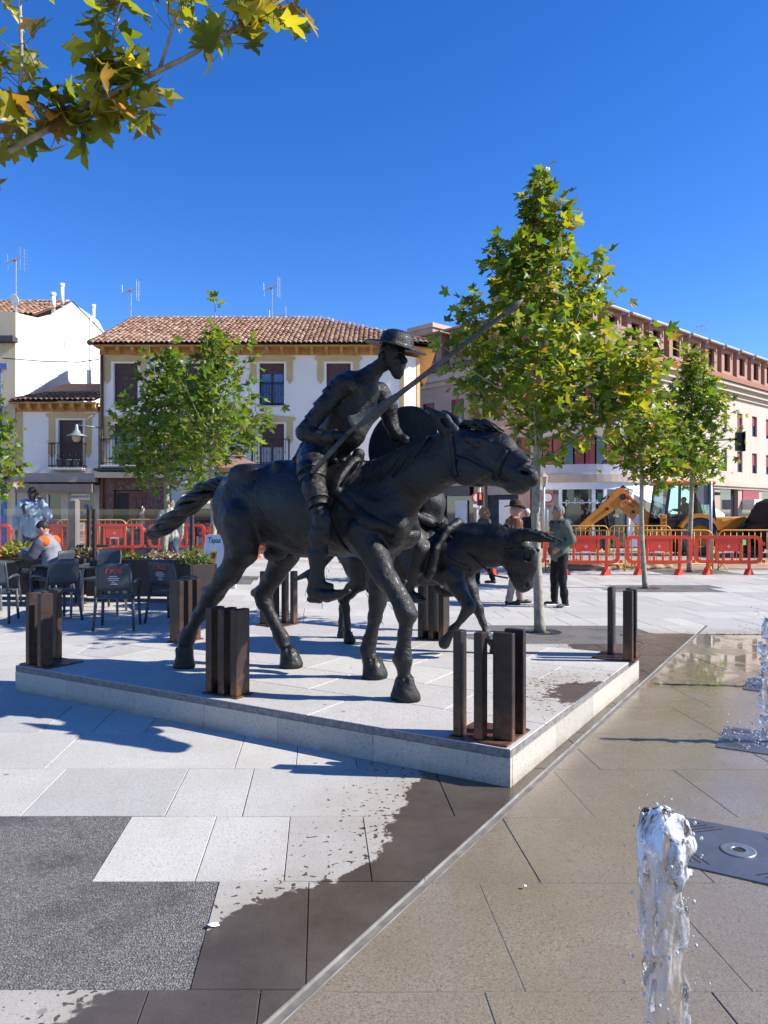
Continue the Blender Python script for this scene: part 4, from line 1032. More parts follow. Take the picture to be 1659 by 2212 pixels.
def window(parent, cx, z0, z1, w_, y, shut, kind='french', sill=True):
    """recessed window: frame, roller shutter lowered by the share `shut`, panes"""
    f = MB(); d = .16; yy = y + d; t = .055; a = w_ / 2
    f.bx(cx - a, cx - a + t, yy, yy + .06, z0, z1).bx(cx + a - t, cx + a, yy, yy + .06, z0, z1).bx(cx - a + t, cx + a - t, yy, yy + .06, z1 - t, z1).bx(cx - a + t, cx + a - t, yy, yy + .06, z0, z0 + t)
    zs = z1 - t - (z1 - z0 - 2 * t) * shut
    if shut < .97: f.bx(cx - .045, cx + .045, yy + .012, yy + .07, z0 + t, zs)
    fo = f.build('window', M_FRAME, parent)
    if shut > 0:
        n = max(2, int((z1 - t - zs) / .06)); h = (z1 - t - zs) / n; mb = MB()
        for k in range(n): mb.bx(cx - a + t, cx + a - t, yy + .008 + .004 * (k % 2), yy + .03, z1 - t - (k + 1) * h + .003, z1 - t - k * h)
        mb.build('roller_shutter', M_BROWN, fo)
    if shut < .97:
        for s_ in (-1, 1):
            x0, x1 = (cx - a + t, cx - .045) if s_ < 0 else (cx + .045, cx + a - t)
            MB().bx(x0, x1, yy + .035, yy + .045, z0 + t, zs).build('pane', M_GLASSB if kind == 'sky' else (M_CURT if kind == 'curtain' else M_GLASS), fo)
    if sill: MB().bx(cx - a - .08, cx + a + .08, y - .06, y + .15, z0 - .055, z0 - .002).build('sill', M_STONE, fo)
    return fo
def balcony(parent, cx, z, w_, y, depth=.42, h=.95, slab=True):
    b = MB(); x0, x1 = cx - w_ / 2, cx + w_ / 2; yf = y - depth
    if slab: b.bx(x0, x1, yf - .02, y + .001, z - .09, z).bx(x0 - .03, x1 + .03, yf - .05, y - .002, z - .045, z - .028); bo = b.build('balcony', M_STONE, parent)
    else: bo = parent
    r_ = MB(); c = .018
    for zz in (z + .08, z + h): r_.bar((x0, yf, zz), (x1, yf, zz), .03); r_.bar((x0, yf, zz), (x0, y, zz), .03); r_.bar((x1, yf, zz), (x1, y, zz), .03)
    n = int(w_ / .11)
    for k in range(n + 1):
        xx = x0 + (x1 - x0) * k / n; r_.tube([(xx, yf, z), (xx, yf, z + h)], .010, 5)
        if k % 2: r_.lathe([(.004, z + h * .42), (.022, z + h * .5), (.004, z + h * .58)], 6, (xx, yf, 0))
    for xx in (x0, x1):
        for k in range(1, 4): r_.tube([(xx, yf + depth * k / 4, z), (xx, yf + depth * k / 4, z + h)], .010, 5)
        r_.tube([(xx + .06 * math.cos(a), yf, z + h + .04 + .05 * math.sin(a)) for a in [k * .5 for k in range(9)]], .008, 5)
    r_.build('railing', M_IRON, bo); return bo
def antenna(label, x, y, z, h, kind=0):
    t = thing('roof_antenna', label, 'antenna', (x, y, z), random.uniform(-.4, .4), 'television aerials on the roofs')
    MB().tube([(0, 0, -.3), (0, 0, h)], .022, 6).build('mast', M_STEEL, t)
    mb = MB(); mb.tube([(-.42, 0, h - .1), (.30, 0, h + .08)], .014, 5)
    for k in range(6):
        f = k / 5; x0 = -.40 + .55 * f; zz = h - .095 + .135 * f; mb.tube([(x0, -.16, zz), (x0, .16, zz)], .007, 4)
    for k in range(7):
        zz = h - .42 + .13 * k; mb.tube([(.30, -.1, zz), (.34, -.25 , zz)], .008, 4); mb.tube([(.30, .1, zz), (.34, .25, zz)], .008, 4)
    mb.tube([(.30, -.1, h - .45), (.30, -.1, h + .42)], .009, 4); mb.tube([(.30, .1, h - .45), (.30, .1, h + .42)], .009, 4)
    mb.tube([(-.36, 0, h - .35), (-.40, 0, h + .25)], .012, 4); mb.build('elements', M_STEEL, t)
    MB().cbox((-.05, 0, h - .02), (.10, .05, .12), .01).build('amplifier_box', pm('orange_plastic', (.7, .22, .04), .5), t)

FY = 28.0
# ---- corner house with hipped tile roof
B = thing('corner_house', 'white two-storey house with ochre window surrounds and hipped tile roof', 'house', (0, 0, 0))
BX0, BX1, BCH = -10.52, .72, 1.33
W3 = [(-9.59, .90), (-6.95, .90), (-4.17, .92), (-1.69, .90)]
ops = []
for cx, w_ in W3: ops += [(cx - w_ / 2, cx + w_ / 2, 5.55, 7.13), (cx - w_ / 2, cx + w_ / 2, 3.38, 4.88)]
mb = MB(); wall_open(mb, BX0, BX1, 3.22, 7.42, FY, FY + .3, ops); mb.prism([(BX1, FY), (BCH, FY + .55), (BCH, FY + .85), (BX1, FY + .3)], 0, 7.42); mb.bx(BX0, BX0 + .3, FY + .3, FY + 8.4, 0, 7.42); mb.bx(BCH - .3, BCH, FY + .86, FY + 8.4, 0, 7.42); mb.bx(BX0 + .3, BCH - .3, FY + 8.1, FY + 8.4, 0, 7.42)
mb.build('wall', M_STUC, B)
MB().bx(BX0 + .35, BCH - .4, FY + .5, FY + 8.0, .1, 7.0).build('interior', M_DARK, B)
for i, (cx, w_) in enumerate(W3):
    window(B, cx, 5.55, 7.13, w_, FY, (.97, .97, .22, .97)[i], 'sky'); surround(B, cx, 5.55, 7.13, w_, FY - .003)
    window(B, cx, 3.38, 4.88, w_, FY, (.3, .55, .58, .4)[i], 'curtain', False); surround(B, cx, 3.38, 4.88, w_, FY - .003)
    balcony(B, cx, 3.32, (1.55, 1.45, 1.35, 1.4)[i], FY)
    if i == 2: balcony(fo if False else B, cx, 5.56, .9, FY + .12, .05, .85, False)
MB().prism([(BX1 - .14, FY - .03), (BX1 + .02, FY - .03), (BX1 + .05, FY + .06), (BX1 - .14, FY + .0)], 3.2, 7.4).build('pilaster', M_OCHRE, B)
MB().prism([(BCH - .10, FY + .42), (BCH + .03, FY + .50), (BCH + .03, FY + .66), (BCH - .10, FY + .50)], 0, 7.4).build('pilaster', M_OCHRE, B)
MB().bx(BX0 - .01, BX0 + .14, FY - .03, FY, 3.2, 7.4).build('pilaster', M_OCHRE, B)
# eaves with timber brackets
mb = MB(); mb.bx(BX0 - .1, BX1 + .2, FY - .42, FY + .05, 7.66, 7.72); mb.bx(BX0 - .02, BX1, FY - .05, FY, 7.42, 7.66)
mb.prism([(BX1, FY - .42), (BCH + .62, FY + .25), (BCH + .62, FY + 8.5), (BX1, FY + .3)], 7.66, 7.72); mb.build('eave', M_EAVE, B)
for k in range(21):
    x = BX0 + .2 + k * (BX1 - BX0 - .3) / 20; mb = MB(); mb.plate([(0, 0), (-.36, .10), (-.36, .235), (0, .235)], (x - .05, FY - .05, 7.42), (0, 1, 0), (0, 0, 1), .11); mb.build('bracket', M_EAVE, B)
RS = math.atan2(1.9, 4.2); ZF = 7.74
rf = MB(); Yf, Yb, Yr = FY - .48, FY + 8.9, FY + 4.2; Xl, Xr = BX0 - .22, BCH + .55; zr = ZF + 1.9
rf.add([(Xl, Yf, ZF), (Xr, Yf, ZF), (Xr - 4.6, Yr, zr), (Xl, Yr, zr), (Xr, Yb, ZF), (Xl, Yb, ZF)], [(0, 1, 2, 3), (1, 4, 2), (4, 5, 3, 2), (0, 3, 5)])
roofB = rf.build('roof', M_TILEB, B)
tiled_slope(roofB, M_TILE, Xl + .05, Xr, Yf - .03, ZF + .0, RS, 16, .185, lambda x, d: x < Xr - d * .98 - .05 and d < 4.6, 296)
# hip and ridge tiles
hp = MB(); p0, p1 = Vector((Xr, Yf, ZF + .04)), Vector((Xr - 4.6, Yr, zr + .05))
for k in range(17): a = p0.lerp(p1, k / 17); b_ = p0.lerp(p1, (k + 1.12) / 17); hp.tube([a, b_], [.12, .10], 7)
p0, p1 = Vector((Xr - 4.6, Yr, zr + .04)), Vector((Xl, Yr, zr + .04))
for k in range(24): a = p0.lerp(p1, k / 24); b_ = p0.lerp(p1, (k + 1.12) / 24); hp.tube([a, b_], [.12, .10], 7)
for k in range(14): a = Vector((Xl, Yf, ZF + .04)).lerp(p1, k / 14); b_ = Vector((Xl, Yf, ZF + .04)).lerp(p1, (k + 1.12) / 14); hp.tube([a, b_], [.11, .09], 7)
o = hp.build('ridge_tiles', M_TILED, roofB, True); o['kind'] = 'stuff'
mb = MB().tube([(BX0 + .1, FY - .12, 7.4), (BX0 + .1, FY - .12, .1)], .05, 8); mb.build('downpipe', pm('copper_pipe', (.16, .085, .05), .5, .5), B, True)
# ground floor: marble entrance, sweet shop, plain shop
mb = MB(); wall_open(mb, BX0, -7.93, 0, 2.86, FY - .04, FY + .25, [(-10.02, -8.92, 0, 2.42)]); mb.build('marble_front', M_MARBLE, B)
MB().bx(BX0 - .05, -8.0, FY - .45, FY - .05, 2.86, 3.06).build('fascia', M_CREAM, B); MB().bx(BX0 - .05, -3.0, FY - .55, FY + .0, 3.11, 3.19).build('ledge', pm('dark_ledge', (.03, .03, .03), .7), B)
M_DOOR = pm('varnished_door', (.16, .05, .022), .4, var=.25, scale=4)
dr_ = MB().bx(-10.0, -8.94, FY + .1, FY + .15, 0, 2.4).build('door', M_DOOR, B)
for i in range(2):
    for j in range(4): MB().cbox((-9.30 + .24 * i - .02, FY + .10, .38 + .52 * j), (.19, .05, .40), .012).build('door_panel', M_DOOR, dr_)
MB().bx(-9.95, -9.50, FY + .09, FY + .1, .05, 2.3).build('dark_doorway', pm('dark_hall', (.02, .012, .01), .6), dr_)  # near-black sheet stands for the unlit hall in the open doorway
M_SHOPW = pm('shop_white_panel', (.62, .66, .66), .6, var=.06, scale=2)
MB().bx(-7.93, BX1, FY - .03, FY + .25, 2.62, 3.1).build('shop_fascia', M_SHOPW, B)
mb = MB().bx(-7.93, -4.7, FY - .12, FY - .03, 2.62, 3.06); mb.bx(-7.85, -4.8, FY - .14, FY - .12, 2.72, 2.74).bx(-7.85, -4.8, FY - .14, FY - .12, 2.98, 3.0); sg = mb.build('shop_sign', pm('sign_white', (.72, .73, .76), .5, var=.05), B)
M_SIGNT = pm('sign_lettering', (.30, .27, .26), .5)
text('lettering', 'GOLOSINAS  -  CARAMELOS', .17, M_SIGNT, sg, (-6.30, FY - .125, 2.86), (R(90), 0, 0), .008)
mb = MB(); wall_open(mb, -7.93, BX1, 0, 2.62, FY + .02, FY + .2, [(-7.3, -5.2, .7, 2.2), (-4.9, -3.9, 0, 2.3), (-3.5, -.2, .5, 2.3)]); mb.build('shopfront', M_SHOPW, B)
MB().bx(-7.3, -.2, FY + .15, FY + .17, .02, 2.3).build('shop_glass', M_GLASS, B)
aw = MB(); n = 14
for k in range(n):
    x0 = -7.35 + 1.75 * k / n; aw.add([(x0, FY - .05, 2.5), (x0 + 1.75 / n, FY - .05, 2.5), (x0 + 1.75 / n, FY - .95, 1.9), (x0, FY - .95, 1.9)], [(0, 3, 2, 1)])
awo = aw.build('awning', pm('awning_cream', (.75, .62, .42), .8), B); me = awo.data; me.materials.append(pm('awning_orange', (.62, .27, .08), .8))
for i, p in enumerate(me.polygons): p.material_index = i % 2
MB().bx(-7.36, -5.58, FY - .98, FY - .95, 1.72, 1.91).build('valance', pm('awning_cream', (.75, .62, .42), .8), B)
MB().cbox((-9.2, FY - .25, 3.55), (.5, .25, .42), .02).build('air_unit', pm('grey_box', (.05, .05, .055), .6), B)
ac = MB().cbox((-6.72, FY - .22, 3.62), (.75, .28, .55), .02).build('air_conditioner', pm('ac_white', (.72, .72, .70), .5), B)
MB().lathe([(.21, 0), (.21, .012), (.001, .02)], 20, (-6.9, FY - .36, 3.62), Matrix.Rotation(R(90), 3, 'X')).build('fan', M_DARK, ac)
for i, (lb, px, py, Y, zb) in enumerate((('tall aerial at the left end of the long tiled ridge', 283, 612, 32.0, 9.5), ('tall aerial right of the middle of the long tiled ridge', 588, 606, 32.0, 9.5), ('short aerial just right of the taller ridge aerial', 602, 668, 32.5, 9.5))):
    antenna(lb, (px - 829.5) / 1630 * Y, Y, zb, 1.6 + (1106 - py) / 1630 * Y - zb - .3)

# ---- small house between them
C_ = thing('small_house', 'narrow white one-storey house with a balcony above a brown-awning shop', 'house', (0, 0, 0))
CX0, CX1 = -13.62, -10.60; cx = -11.64
mb = MB(); wall_open(mb, CX0, CX1, 3.0, 5.32, FY, FY + .3, [(cx - .46, cx + .46, 3.28, 5.02)]); mb.bx(CX0, CX0 + .25, FY + .3, FY + 3, 0, 5.3); mb.bx(CX0 + .25, CX1, FY + 2.7, FY + 3.0, 0, 5.9); mb.build('wall', M_STUC, C_)
MB().bx(CX0 - .03, CX0 + .22, FY - .03, FY, 3.0, 5.3).build('pilaster', M_OCHRE, C_)
window(C_, cx, 3.28, 5.02, .92, FY, .97, 'dark', False); surround(C_, cx, 3.28, 5.02, .92, FY - .003, 1.25); bc = balcony(C_, cx, 3.22, 1.22, FY, .45, .9)
for k in range(3): MB().lathe([(.09, 3.23), (.12, 3.5), (.13, 3.5), (.13, 3.53), (.10, 3.53)], 12, (cx - .28 + .3 * k, FY - .25, 0)).build('bin', pm('grey_bin', (.11, .13, .12), .6), bc, True)
mb = MB().bx(CX0 - .1, CX1 + .05, FY - .4, FY + .02, 5.58, 5.63).bx(CX0, CX1, FY - .05, FY, 5.32, 5.58); mb.build('eave', M_EAVE, C_)
for k in range(8): MB().plate([(0, 0), (-.32, .10), (-.32, .25), (0, .25)], (CX0 + .12 + k * .40, FY - .05, 5.33), (0, 1, 0), (0, 0, 1), .12).build('bracket', M_EAVE, C_)
rf = MB(); rs2 = R(19); rf.add([(CX0 - .15, FY - .45, 5.65), (CX1 + .02, FY - .45, 5.65), (CX1 + .02, FY + 3.2, 5.65 + 3.65 * math.tan(rs2)), (CX0 + .5, FY + 3.2, 5.65 + 3.65 * math.tan(rs2)), (CX0 - .15, FY + 3.2, 5.65)], [(0, 1, 2, 3), (0, 3, 4)])
roofC = rf.build('roof', M_TILEB, C_); tiled_slope(roofC, M_TILED, CX0 - .1, CX1 - .05, FY - .48, 5.66, rs2, 5, .19, lambda x, d: x > CX0 - .1 + d * .6, 200, .33, 4)
mb = MB(); wall_open(mb, CX0, CX1 + .05, 0, 2.6, FY - .02, FY + .2, [(-13.05, -11.95, 0, 2.25), (-11.7, -10.75, .35, 2.3)]); mb.build('shopfront', pm('beige_front', (.50, .40, .32), .8, var=.1), C_)
MB().bx(CX0 - .15, CX1 + .02, FY - .35, FY + .1, 2.70, 3.03).build('fascia', pm('beige_beam', (.36, .29, .24), .8, var=.1), C_)
MB().bx(CX0 + .2, CX1 - .02, FY - .6, FY - .33, 2.32, 2.62).build('awning_roll', pm('taupe_canvas', (.17, .14, .12), .85), C_)
MB().bx(-13.05, -10.7, FY + .1, FY + .12, .02, 2.3).build('shop_glass', M_GLASS, C_)
for x in (-13.05, -12.5, -11.95, -11.72, -10.74): MB().bx(x - .03, x + .03, FY + .02, FY + .1, 0, 2.32).build('mullion', M_SHOPW, C_)
for k in range(26): ico(MBt := MB(), (random.uniform(-11.6, -10.8), FY + .09, random.uniform(.4, 1.8)), random.uniform(.05, .1)); MBt.build('displayed_item', pm('item%d' % (k % 5), [(.5, .1, .1), (.1, .4, .4), (.6, .5, .3), (.15, .15, .3), (.7, .7, .65)][k % 5], .6), C_)
bn = MB().bx(-11.68, -10.95, FY + .085, FY + .095, 2.06, 2.27).build('window_banner', pm('banner_white', (.7, .72, .74), .6), C_)
tx = text('lettering', 'DE LA PROPIEDAD', .11, M_DARK, bn, (-11.32, FY + .08, 2.165), (R(90), 0, R(180)), .003, 'CENTER', .72); tx.rotation_euler = (R(90), 0, 0); tx.scale = (-.72, 1, 1)
# pendant street lamp on a wall bracket
lm = thing('wall_lamp', 'grey pendant street lamp on a wall bracket by the small house', 'street lamp', (BX0, FY - .02, 4.55))
M_LAMPG = pm('lamp_grey', (.22, .26, .28), .5, .3)
mb = MB(); mb.tube([(.1, 0, .16), (-.68, -.5, .22)], .025, 7); mb.tube([(-.05, -.1, .75), (-.62, -.48, .24)], .012, 6); mb.cbox((.06, 0, .35), (.10, .06, .6), .01); mb.build('bracket', M_LAMPG, lm, True)
MB().lathe([(.03, .25), (.06, .2), (.07, .05), (.13, 0), (.15, -.08), (.36, -.17), (.37, -.2), (.16, -.16), (.12, -.12)], 20, (-.68, -.5, 0)).build('shade', M_LAMPG, lm, True)
MB().lathe([(.15, -.16), (.16, -.25), (.12, -.36), (.05, -.40), (.001, -.41)], 16, (-.68, -.5, 0)).build('globe', pm('amber_glass', (.55, .42, .24), .25), lm, True)

# ---- tall white house at the left edge
A_ = thing('tall_white_house', 'tall house at the left edge with a bare whitewashed side wall', 'house', (0, 0, 0))
AX = -13.66
mb = MB(); mb.bx(AX - .3, AX, FY + .05, FY + 5.1, 0, 8.9); mb.plate([(0, 8.9), (5.05, 8.9), (9.5, 8.9), (9.5, 10.1), (8.0, 10.75), (4.9, 10.78), (3.6, 9.9), (2.0, 9.3), (0, 9.0)], (AX - .3, FY + .05, 0), (0, 1, 0), (0, 0, 1), .3); mb.bx(AX - .3, AX, FY + 5.1, FY + 9.5, 0, 8.9); mb.build('side_wall', M_WHITE, A_)
mb = MB(); wall_open(mb, -17.5, AX, 0, 9.0, FY - .05, FY + .05, [(-16.2, -14.35, 4.6, 6.3), (-16.2, -14.35, .1, 2.7), (-16.2, -14.35, 1e3, 1e3 + 1)]); mb.build('front_wall', M_CREAM, A_)
M_BLUE = pm('blue_trim', (.10, .17, .42), .7, var=.12, scale=3)
for z0, z1 in ((4.55, 6.9),): MB().bx(-14.35, -14.18, FY - .08, FY - .05, z0, z1).bx(-14.5, -13.95, FY - .09, FY - .05, z1, z1 + .2).build('window_surround', M_BLUE, A_)
window(A_, -15.2, 4.6, 6.3, 1.7, FY - .05, .6, 'sky', False); balcony(A_, -15.2, 4.55, 2.2, FY - .05, .5)
MB().bx(-14.15, -13.98, FY - .12, FY - .05, 0, 2.95).build('blue_pillar', M_BLUE, A_); MB().bx(-17, -14.15, FY + .0, FY + .03, .1, 2.7).build('shop_glass', M_GLASS, A_)
MB().bx(-17.5, AX + .1, FY - .45, FY - .05, 7.85, 8.05).build('cornice', pm('dark_cornice', (.06, .06, .07), .7), A_); MB().bx(-17.5, AX + .05, FY - .12, FY - .05, 8.05, 9.0).build('parapet', M_CREAM, A_)
mb = MB().add([(-17.5, FY + 1.5, 9.3), (AX + .05, FY + 1.5, 9.3), (AX + .05, FY + 5.0, 10.82), (-17.5, FY + 5.0, 10.82), (AX + .05, FY + 9.5, 10.2), (-17.5, FY + 9.5, 10.2)], [(0, 1, 2, 3), (3, 2, 4, 5)]); roofA = mb.build('roof', M_TILEB, A_)
tiled_slope(roofA, M_TILE, -16.6, AX - .05, FY + 1.5, 9.32, math.atan2(1.52, 3.5), 11, .2, lambda x, d: True, 190, .33, 8)
for lb, (x, y, z, h) in (('a', (AX - .1, FY + 3.4, 9.9, .75)), ('b', (AX - .12, FY + 4.3, 10.4, .9)), ('c', (AX - .05, FY + 7.6, 10.5, .8))): MB().tube([(x, y, z), (x, y, z + h)], .08, 10).lathe([(.11, z + h - .05), (.11, z + h + .08), (.001, z + h + .1)], 10, (x, y, 0)).build('vent_pipe', M_WHITE, A_, True)
MB().tube([(AX + .05, FY + 7.0, 10.6), (AX + .05, FY + 7.0, 6.6)], .045, 7).build('drain_pipe', pm('pipe_grey', (.6, .6, .58), .6), A_, True)
MB().tube([(AX + .05, FY + 5.2, 7.3), (AX + .05, FY + 5.2, 4.0)], .03, 6).build('drain_pipe', pm('pipe_grey', (.6, .6, .58), .6), A_, True)
tag(MB().bx(-12.9, BX0 - .05, FY + 6.6, FY + 6.9, 0, 8.75).build('boundary_wall', M_GREYW, None), 'bare grey rendered wall between the white side wall and the tiled house', 'wall')
# balcony wires between houses
mb = MB(); mb.tube([(-14, FY - .3, 7.25), (-12.5, FY - .3, 7.13), (-11.2, FY - .3, 7.10), (BX0, FY - .1, 7.25)], .018, 4); tag(mb.build('overhead_cable', M_IRON, None), 'thin black cable slung across the front of the small house', 'cable')
ds = thing('satellite_dish', 'white satellite dish at the left edge on the parapet', 'satellite dish', (-13.95, FY + .6, 9.0))
MB().tube([(0, 0, 0), (0, 0, .55)], .03, 6).build('mast', M_STEEL, ds); MB().lathe([(.001, .07), (.12, .055), (.20, .02), (.235, -.02), (.225, -.03), (.12, .035), (.001, .05)], 20, (0, -.1, .6), Matrix.Rotation(R(-70), 3, 'X') @ Matrix.Rotation(R(25), 3, 'Y')).build('dish', pm('dish_white', (.8, .8, .8), .5), ds, True)
antenna('aerial above the satellite dish at the left edge', -14.0, FY + .7, 9.0, 2.2)
# ------------------------------------------------------------------ large corner block on the right
def stone_pan(name, col, w_=.62, h_=.42):
    b = NB(name); c = b.coord(); br = b.n('TexBrick'); b.l(c, br.inputs['Vector']); br.inputs['Scale'].default_value = 1.0
    br.inputs['Color1'].default_value = (*[v * .95 for v in col], 1); br.inputs['Color2'].default_value = (*[min(1, v * 1.06) for v in col], 1); br.inputs['Mortar'].default_value = (*[v * .72 for v in col], 1)
    br.inputs['Mortar Size'].default_value = .006; br.inputs['Brick Width'].default_value = w_; br.inputs['Row Height'].default_value = h_
    cc = b.mix(b.mr(b.noise(c, 1.1, 6, .65), .4, .7, 0, .25), br.outputs['Color'], tuple(v * .72 for v in col)); b.set(col=cc, rough=.85, normal=b.bump(b.noise(c, 30, 3), .15, .01)); return b.m
M_PSTONE = stone_pan('pale_stone_cladding', (.53, .44, .365)); M_TERRA = pm('terracotta_render', (.36, .215, .165), .9, var=.07, scale=.8, bump=.15, bscale=40, dirt=.2, dirtcol=(.3, .16, .11))
M_PINKS = pm('pink_stone', (.44, .30, .24), .8, var=.10, scale=1.2, bump=.1, bscale=30); M_RED = pm('oxblood_panel', (.27, .045, .05), .5, var=.1, scale=3); M_LILAC = pm('grey_panel', (.44, .44, .50), .5, var=.08, scale=2)
M_CORN = pm('stone_cornice', (.50, .40, .32), .85, var=.08, scale=2); M_SHOPC = pm('white_aluminium', (.74, .76, .80), .4, var=.04)
def roof_far():
    b = NB('far_roof_tiles'); c = b.coord(); wv = b.n('TexWave', wave_type='BANDS', bands_direction='X'); b.l(c, wv.inputs['Vector']); wv.inputs['Scale'].default_value = 1.6; wv.inputs['Distortion'].default_value = .3
    n = b.noise(c, 8, 4); col = b.ramp(n, [(.3, (.22, .085, .05)), (.7, (.42, .19, .12))]); b.set(col=b.mix(b.math('MULTIPLY', wv.outputs['Fac'], .5), col, (.12, .05, .035)), rough=.9, normal=b.bump(wv.outputs['Fac'], .6, .05)); return b.m
M_RFAR = roof_far()
D_ = thing('corner_block', 'large pale stone corner block with terracotta dormers and a rounded corner', 'building', (0, 0, 0))
CO = Vector((9.2, 34.0, 0))
angR = math.atan2(.678, .735); angL = math.atan2(.733, -.68)
MR = Matrix.Translation(CO) @ Matrix.Rotation(angR, 4, 'Z')            # x along the sunlit facade, -y outward
ML = Matrix.Translation(CO + Vector((-1.2, 1.0, 0))) @ Matrix.Rotation(angL - PI, 4, 'Z')     # x runs back towards the corner; facade spans negative x
EV = 9.1
DT = [1.2 + 2.18 * k for k in range(16)]
def dmb(M): return MB(M)
ops = []
for t in DT[1:]: ops += [(t - .38, t + .38, 6.25, 7.5), (t - .38, t + .38, 3.98, 5.22)]
mb = dmb(MR); wall_open(mb, 2.6, 36, 3.35, 8.3, 0, .35, ops); wl = mb.build('wall', M_PSTONE, D_)
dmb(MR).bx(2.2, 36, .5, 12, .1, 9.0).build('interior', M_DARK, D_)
for t in DT[1:]:
    for z0, z1, sh in ((6.25, 7.5, .75 if int(t) % 3 else .4), (3.98, 5.22, .42 if int(t) % 2 else .55)):
        f = dmb(MR).bx(t - .38, t - .32, .1, .16, z0, z1).bx(t + .32, t + .38, .1, .16, z0, z1).bx(t - .32, t + .32, .1, .16, z1 - .06, z1).bx(t - .32, t + .32, .1, .16, z0, z0 + .06).build('window', M_FRAME, D_)
        dmb(MR).bx(t - .32, t + .32, .13, .15, z0 + .06, z1 - .06).build('pane', M_GLASS, f); dmb(MR).bx(t - .32, t + .32, .115, .13, z1 - .06 - (z1 - z0) * sh, z1 - .06).build('blind', M_RED if int(t * 7) % 3 else pm('pale_blind', (.55, .48, .46), .7), f)
mb = dmb(MR); mb.bx(2.0, 36, -.12, .35, 8.3, 8.55).bx(2.0, 36, -.3, .35, 8.55, 8.85).bx(2.0, 36, -.5, .35, 8.85, 9.05); mb.build('cornice', M_CORN, D_)
mb = dmb(MR); mb.bx(2.2, 36, -.2, .35, 3.1, 3.35).bx(2.2, 36, -.1, .35, 2.95, 3.1); mb.build('string_course', M_CORN, D_)
mb = dmb(MR); mb.add([(1.5, -.6, 9.06), (36, -.6, 9.06), (36, 3.2, 11.5), (1.5, 3.2, 11.5), (36, 12, 11.5), (1.5, 12, 11.5)], [(0, 1, 2, 3), (3, 2, 4, 5)]); mb.build('roof', M_RFAR, D_)
for t in DT:
    d = dmb(MR); wall_open(d, t - .78, t + .78, 9.75, 11.45, .75, .90, [(t - .40, t + .40, 10.1, 11.2)]); d.bx(t - .78, t - .63, .9, 3.4, 9.75, 11.45).bx(t + .63, t + .78, .9, 3.4, 9.75, 11.45); do = d.build('dormer', M_TERRA, D_)
    dmb(MR).bx(t - .40, t + .40, 1.02, 1.04, 10.1, 11.2).build('pane', M_GLASS if int(t) % 2 else M_RED, do); d = dmb(MR); d.bx(t - .9, t + .9, .45, 3.4, 11.45, 11.55); d.build('dormer_roof', M_TERRA, do)
    dmb(MR).tube([(t - .92, .42, 11.47), (t + .90, .42, 11.47), (t + .92, .45, 11.25)], .07, 6).build('gutter', pm('grey_gutter', (.42, .42, .42), .5), do)
# shops along the sunlit side
mb = dmb(MR); x = 2.6
for x0, x1 in ((8.8, 9.4), (13.0, 13.7), (16.2, 16.8), (19.2, 19.8), (22.6, 23.2), (26, 26.6), (30, 30.6)): mb.bx(x0, x1, 0, .3, 0, 2.95)
mb.build('pillars', M_PINKS, D_)['kind'] = 'stuff'
dmb(MR).bx(2.6, 36, .22, .26, 0, 2.95).build('shop_glass', M_GLASS, D_)
o = dmb(MR).bx(16.8, 19.2, -.05, .2, 2.35, 2.95).build('shop_fascia', M_RED, D_); dmb(MR).bx(16.7, 19.2, -.75, -.05, 1.75, 2.35).build('shop_awning', pm('cream_awning', (.75, .70, .62), .8), D_)
aw = dmb(MR); aw.add([(1.2, -.3, 3.05), (8.2, -.3, 3.0), (8.2, -2.6, 1.5), (2.7, -2.6, 1.5)], [(0, 3, 2, 1)]); aw.add([(2.7, -2.6, 1.5), (8.2, -2.6, 1.5), (8.2, -2.62, 1.33), (2.7, -2.62, 1.33)], [(0, 3, 2, 1)]); aw.build('canopy', pm('white_canopy', (.80, .82, .86), .7, var=.02), D_)
# rounded corner with white shopfront and red panels above
cc = CO + Vector((.30, 3.3, 0)); rad = 3.5; mbw = MB(); mbp = MB(); mbc = MB(); mbg = MB(); seg = 18
def arc(a, r_): return (cc.x + r_ * math.cos(a), cc.y + r_ * math.sin(a))
a0, a1 = R(222), R(318)
def arcwall(mb, r_, th, z0, z1, fa=0.0, fb=1.0, n=18):
    for k in range(n):
        u0, u1 = fa + (fb - fa) * k / n, fa + (fb - fa) * (k + 1) / n; p = [arc(a0 + (a1 - a0) * u, rr) for u in (u0, u1) for rr in (r_, r_ - th)]
        mb.prism([p[0], p[2], p[3], p[1]], z0, z1)
    return mb
arcwall(MB(), rad, .3, 2.62, 2.95).build('corner_fascia', M_SHOPC, D_); arcwall(MB(), rad + .12, .4, 2.95, 3.3).build('corner_cornice', M_CORN, D_)
arcwall(MB(), rad, .3, 3.3, 3.75).build('corner_spandrel', M_LILAC, D_); arcwall(MB(), rad - .12, .2, .02, 2.62).build('corner_glass', M_GLASS, D_)
arcwall(MB(), rad, .3, 5.0, 5.9).build('corner_spandrel', M_PSTONE, D_); arcwall(MB(), rad, .3, 7.2, 8.5).build('corner_spandrel', M_PSTONE, D_); arcwall(MB(), rad + .35, .6, 8.5, 9.05).build('corner_cornice', M_CORN, D_); arcwall(MB(), rad - .9, .3, 9.05, 10.3).build('corner_attic', M_TERRA, D_)
for k in range(12):
    f0 = (k + .08) / 12; f1 = (k + .92) / 12
    arcwall(MB(), rad - .06, .1, 3.75, 5.0, f0, f1, 2).build('red_panel' if k % 3 else 'dark_window', M_RED if k % 3 else M_GLASS, D_); arcwall(MB(), rad - .06, .1, 5.9, 7.2, f0, f1, 2).build('red_panel', M_RED if k % 2 else M_GLASS, D_)
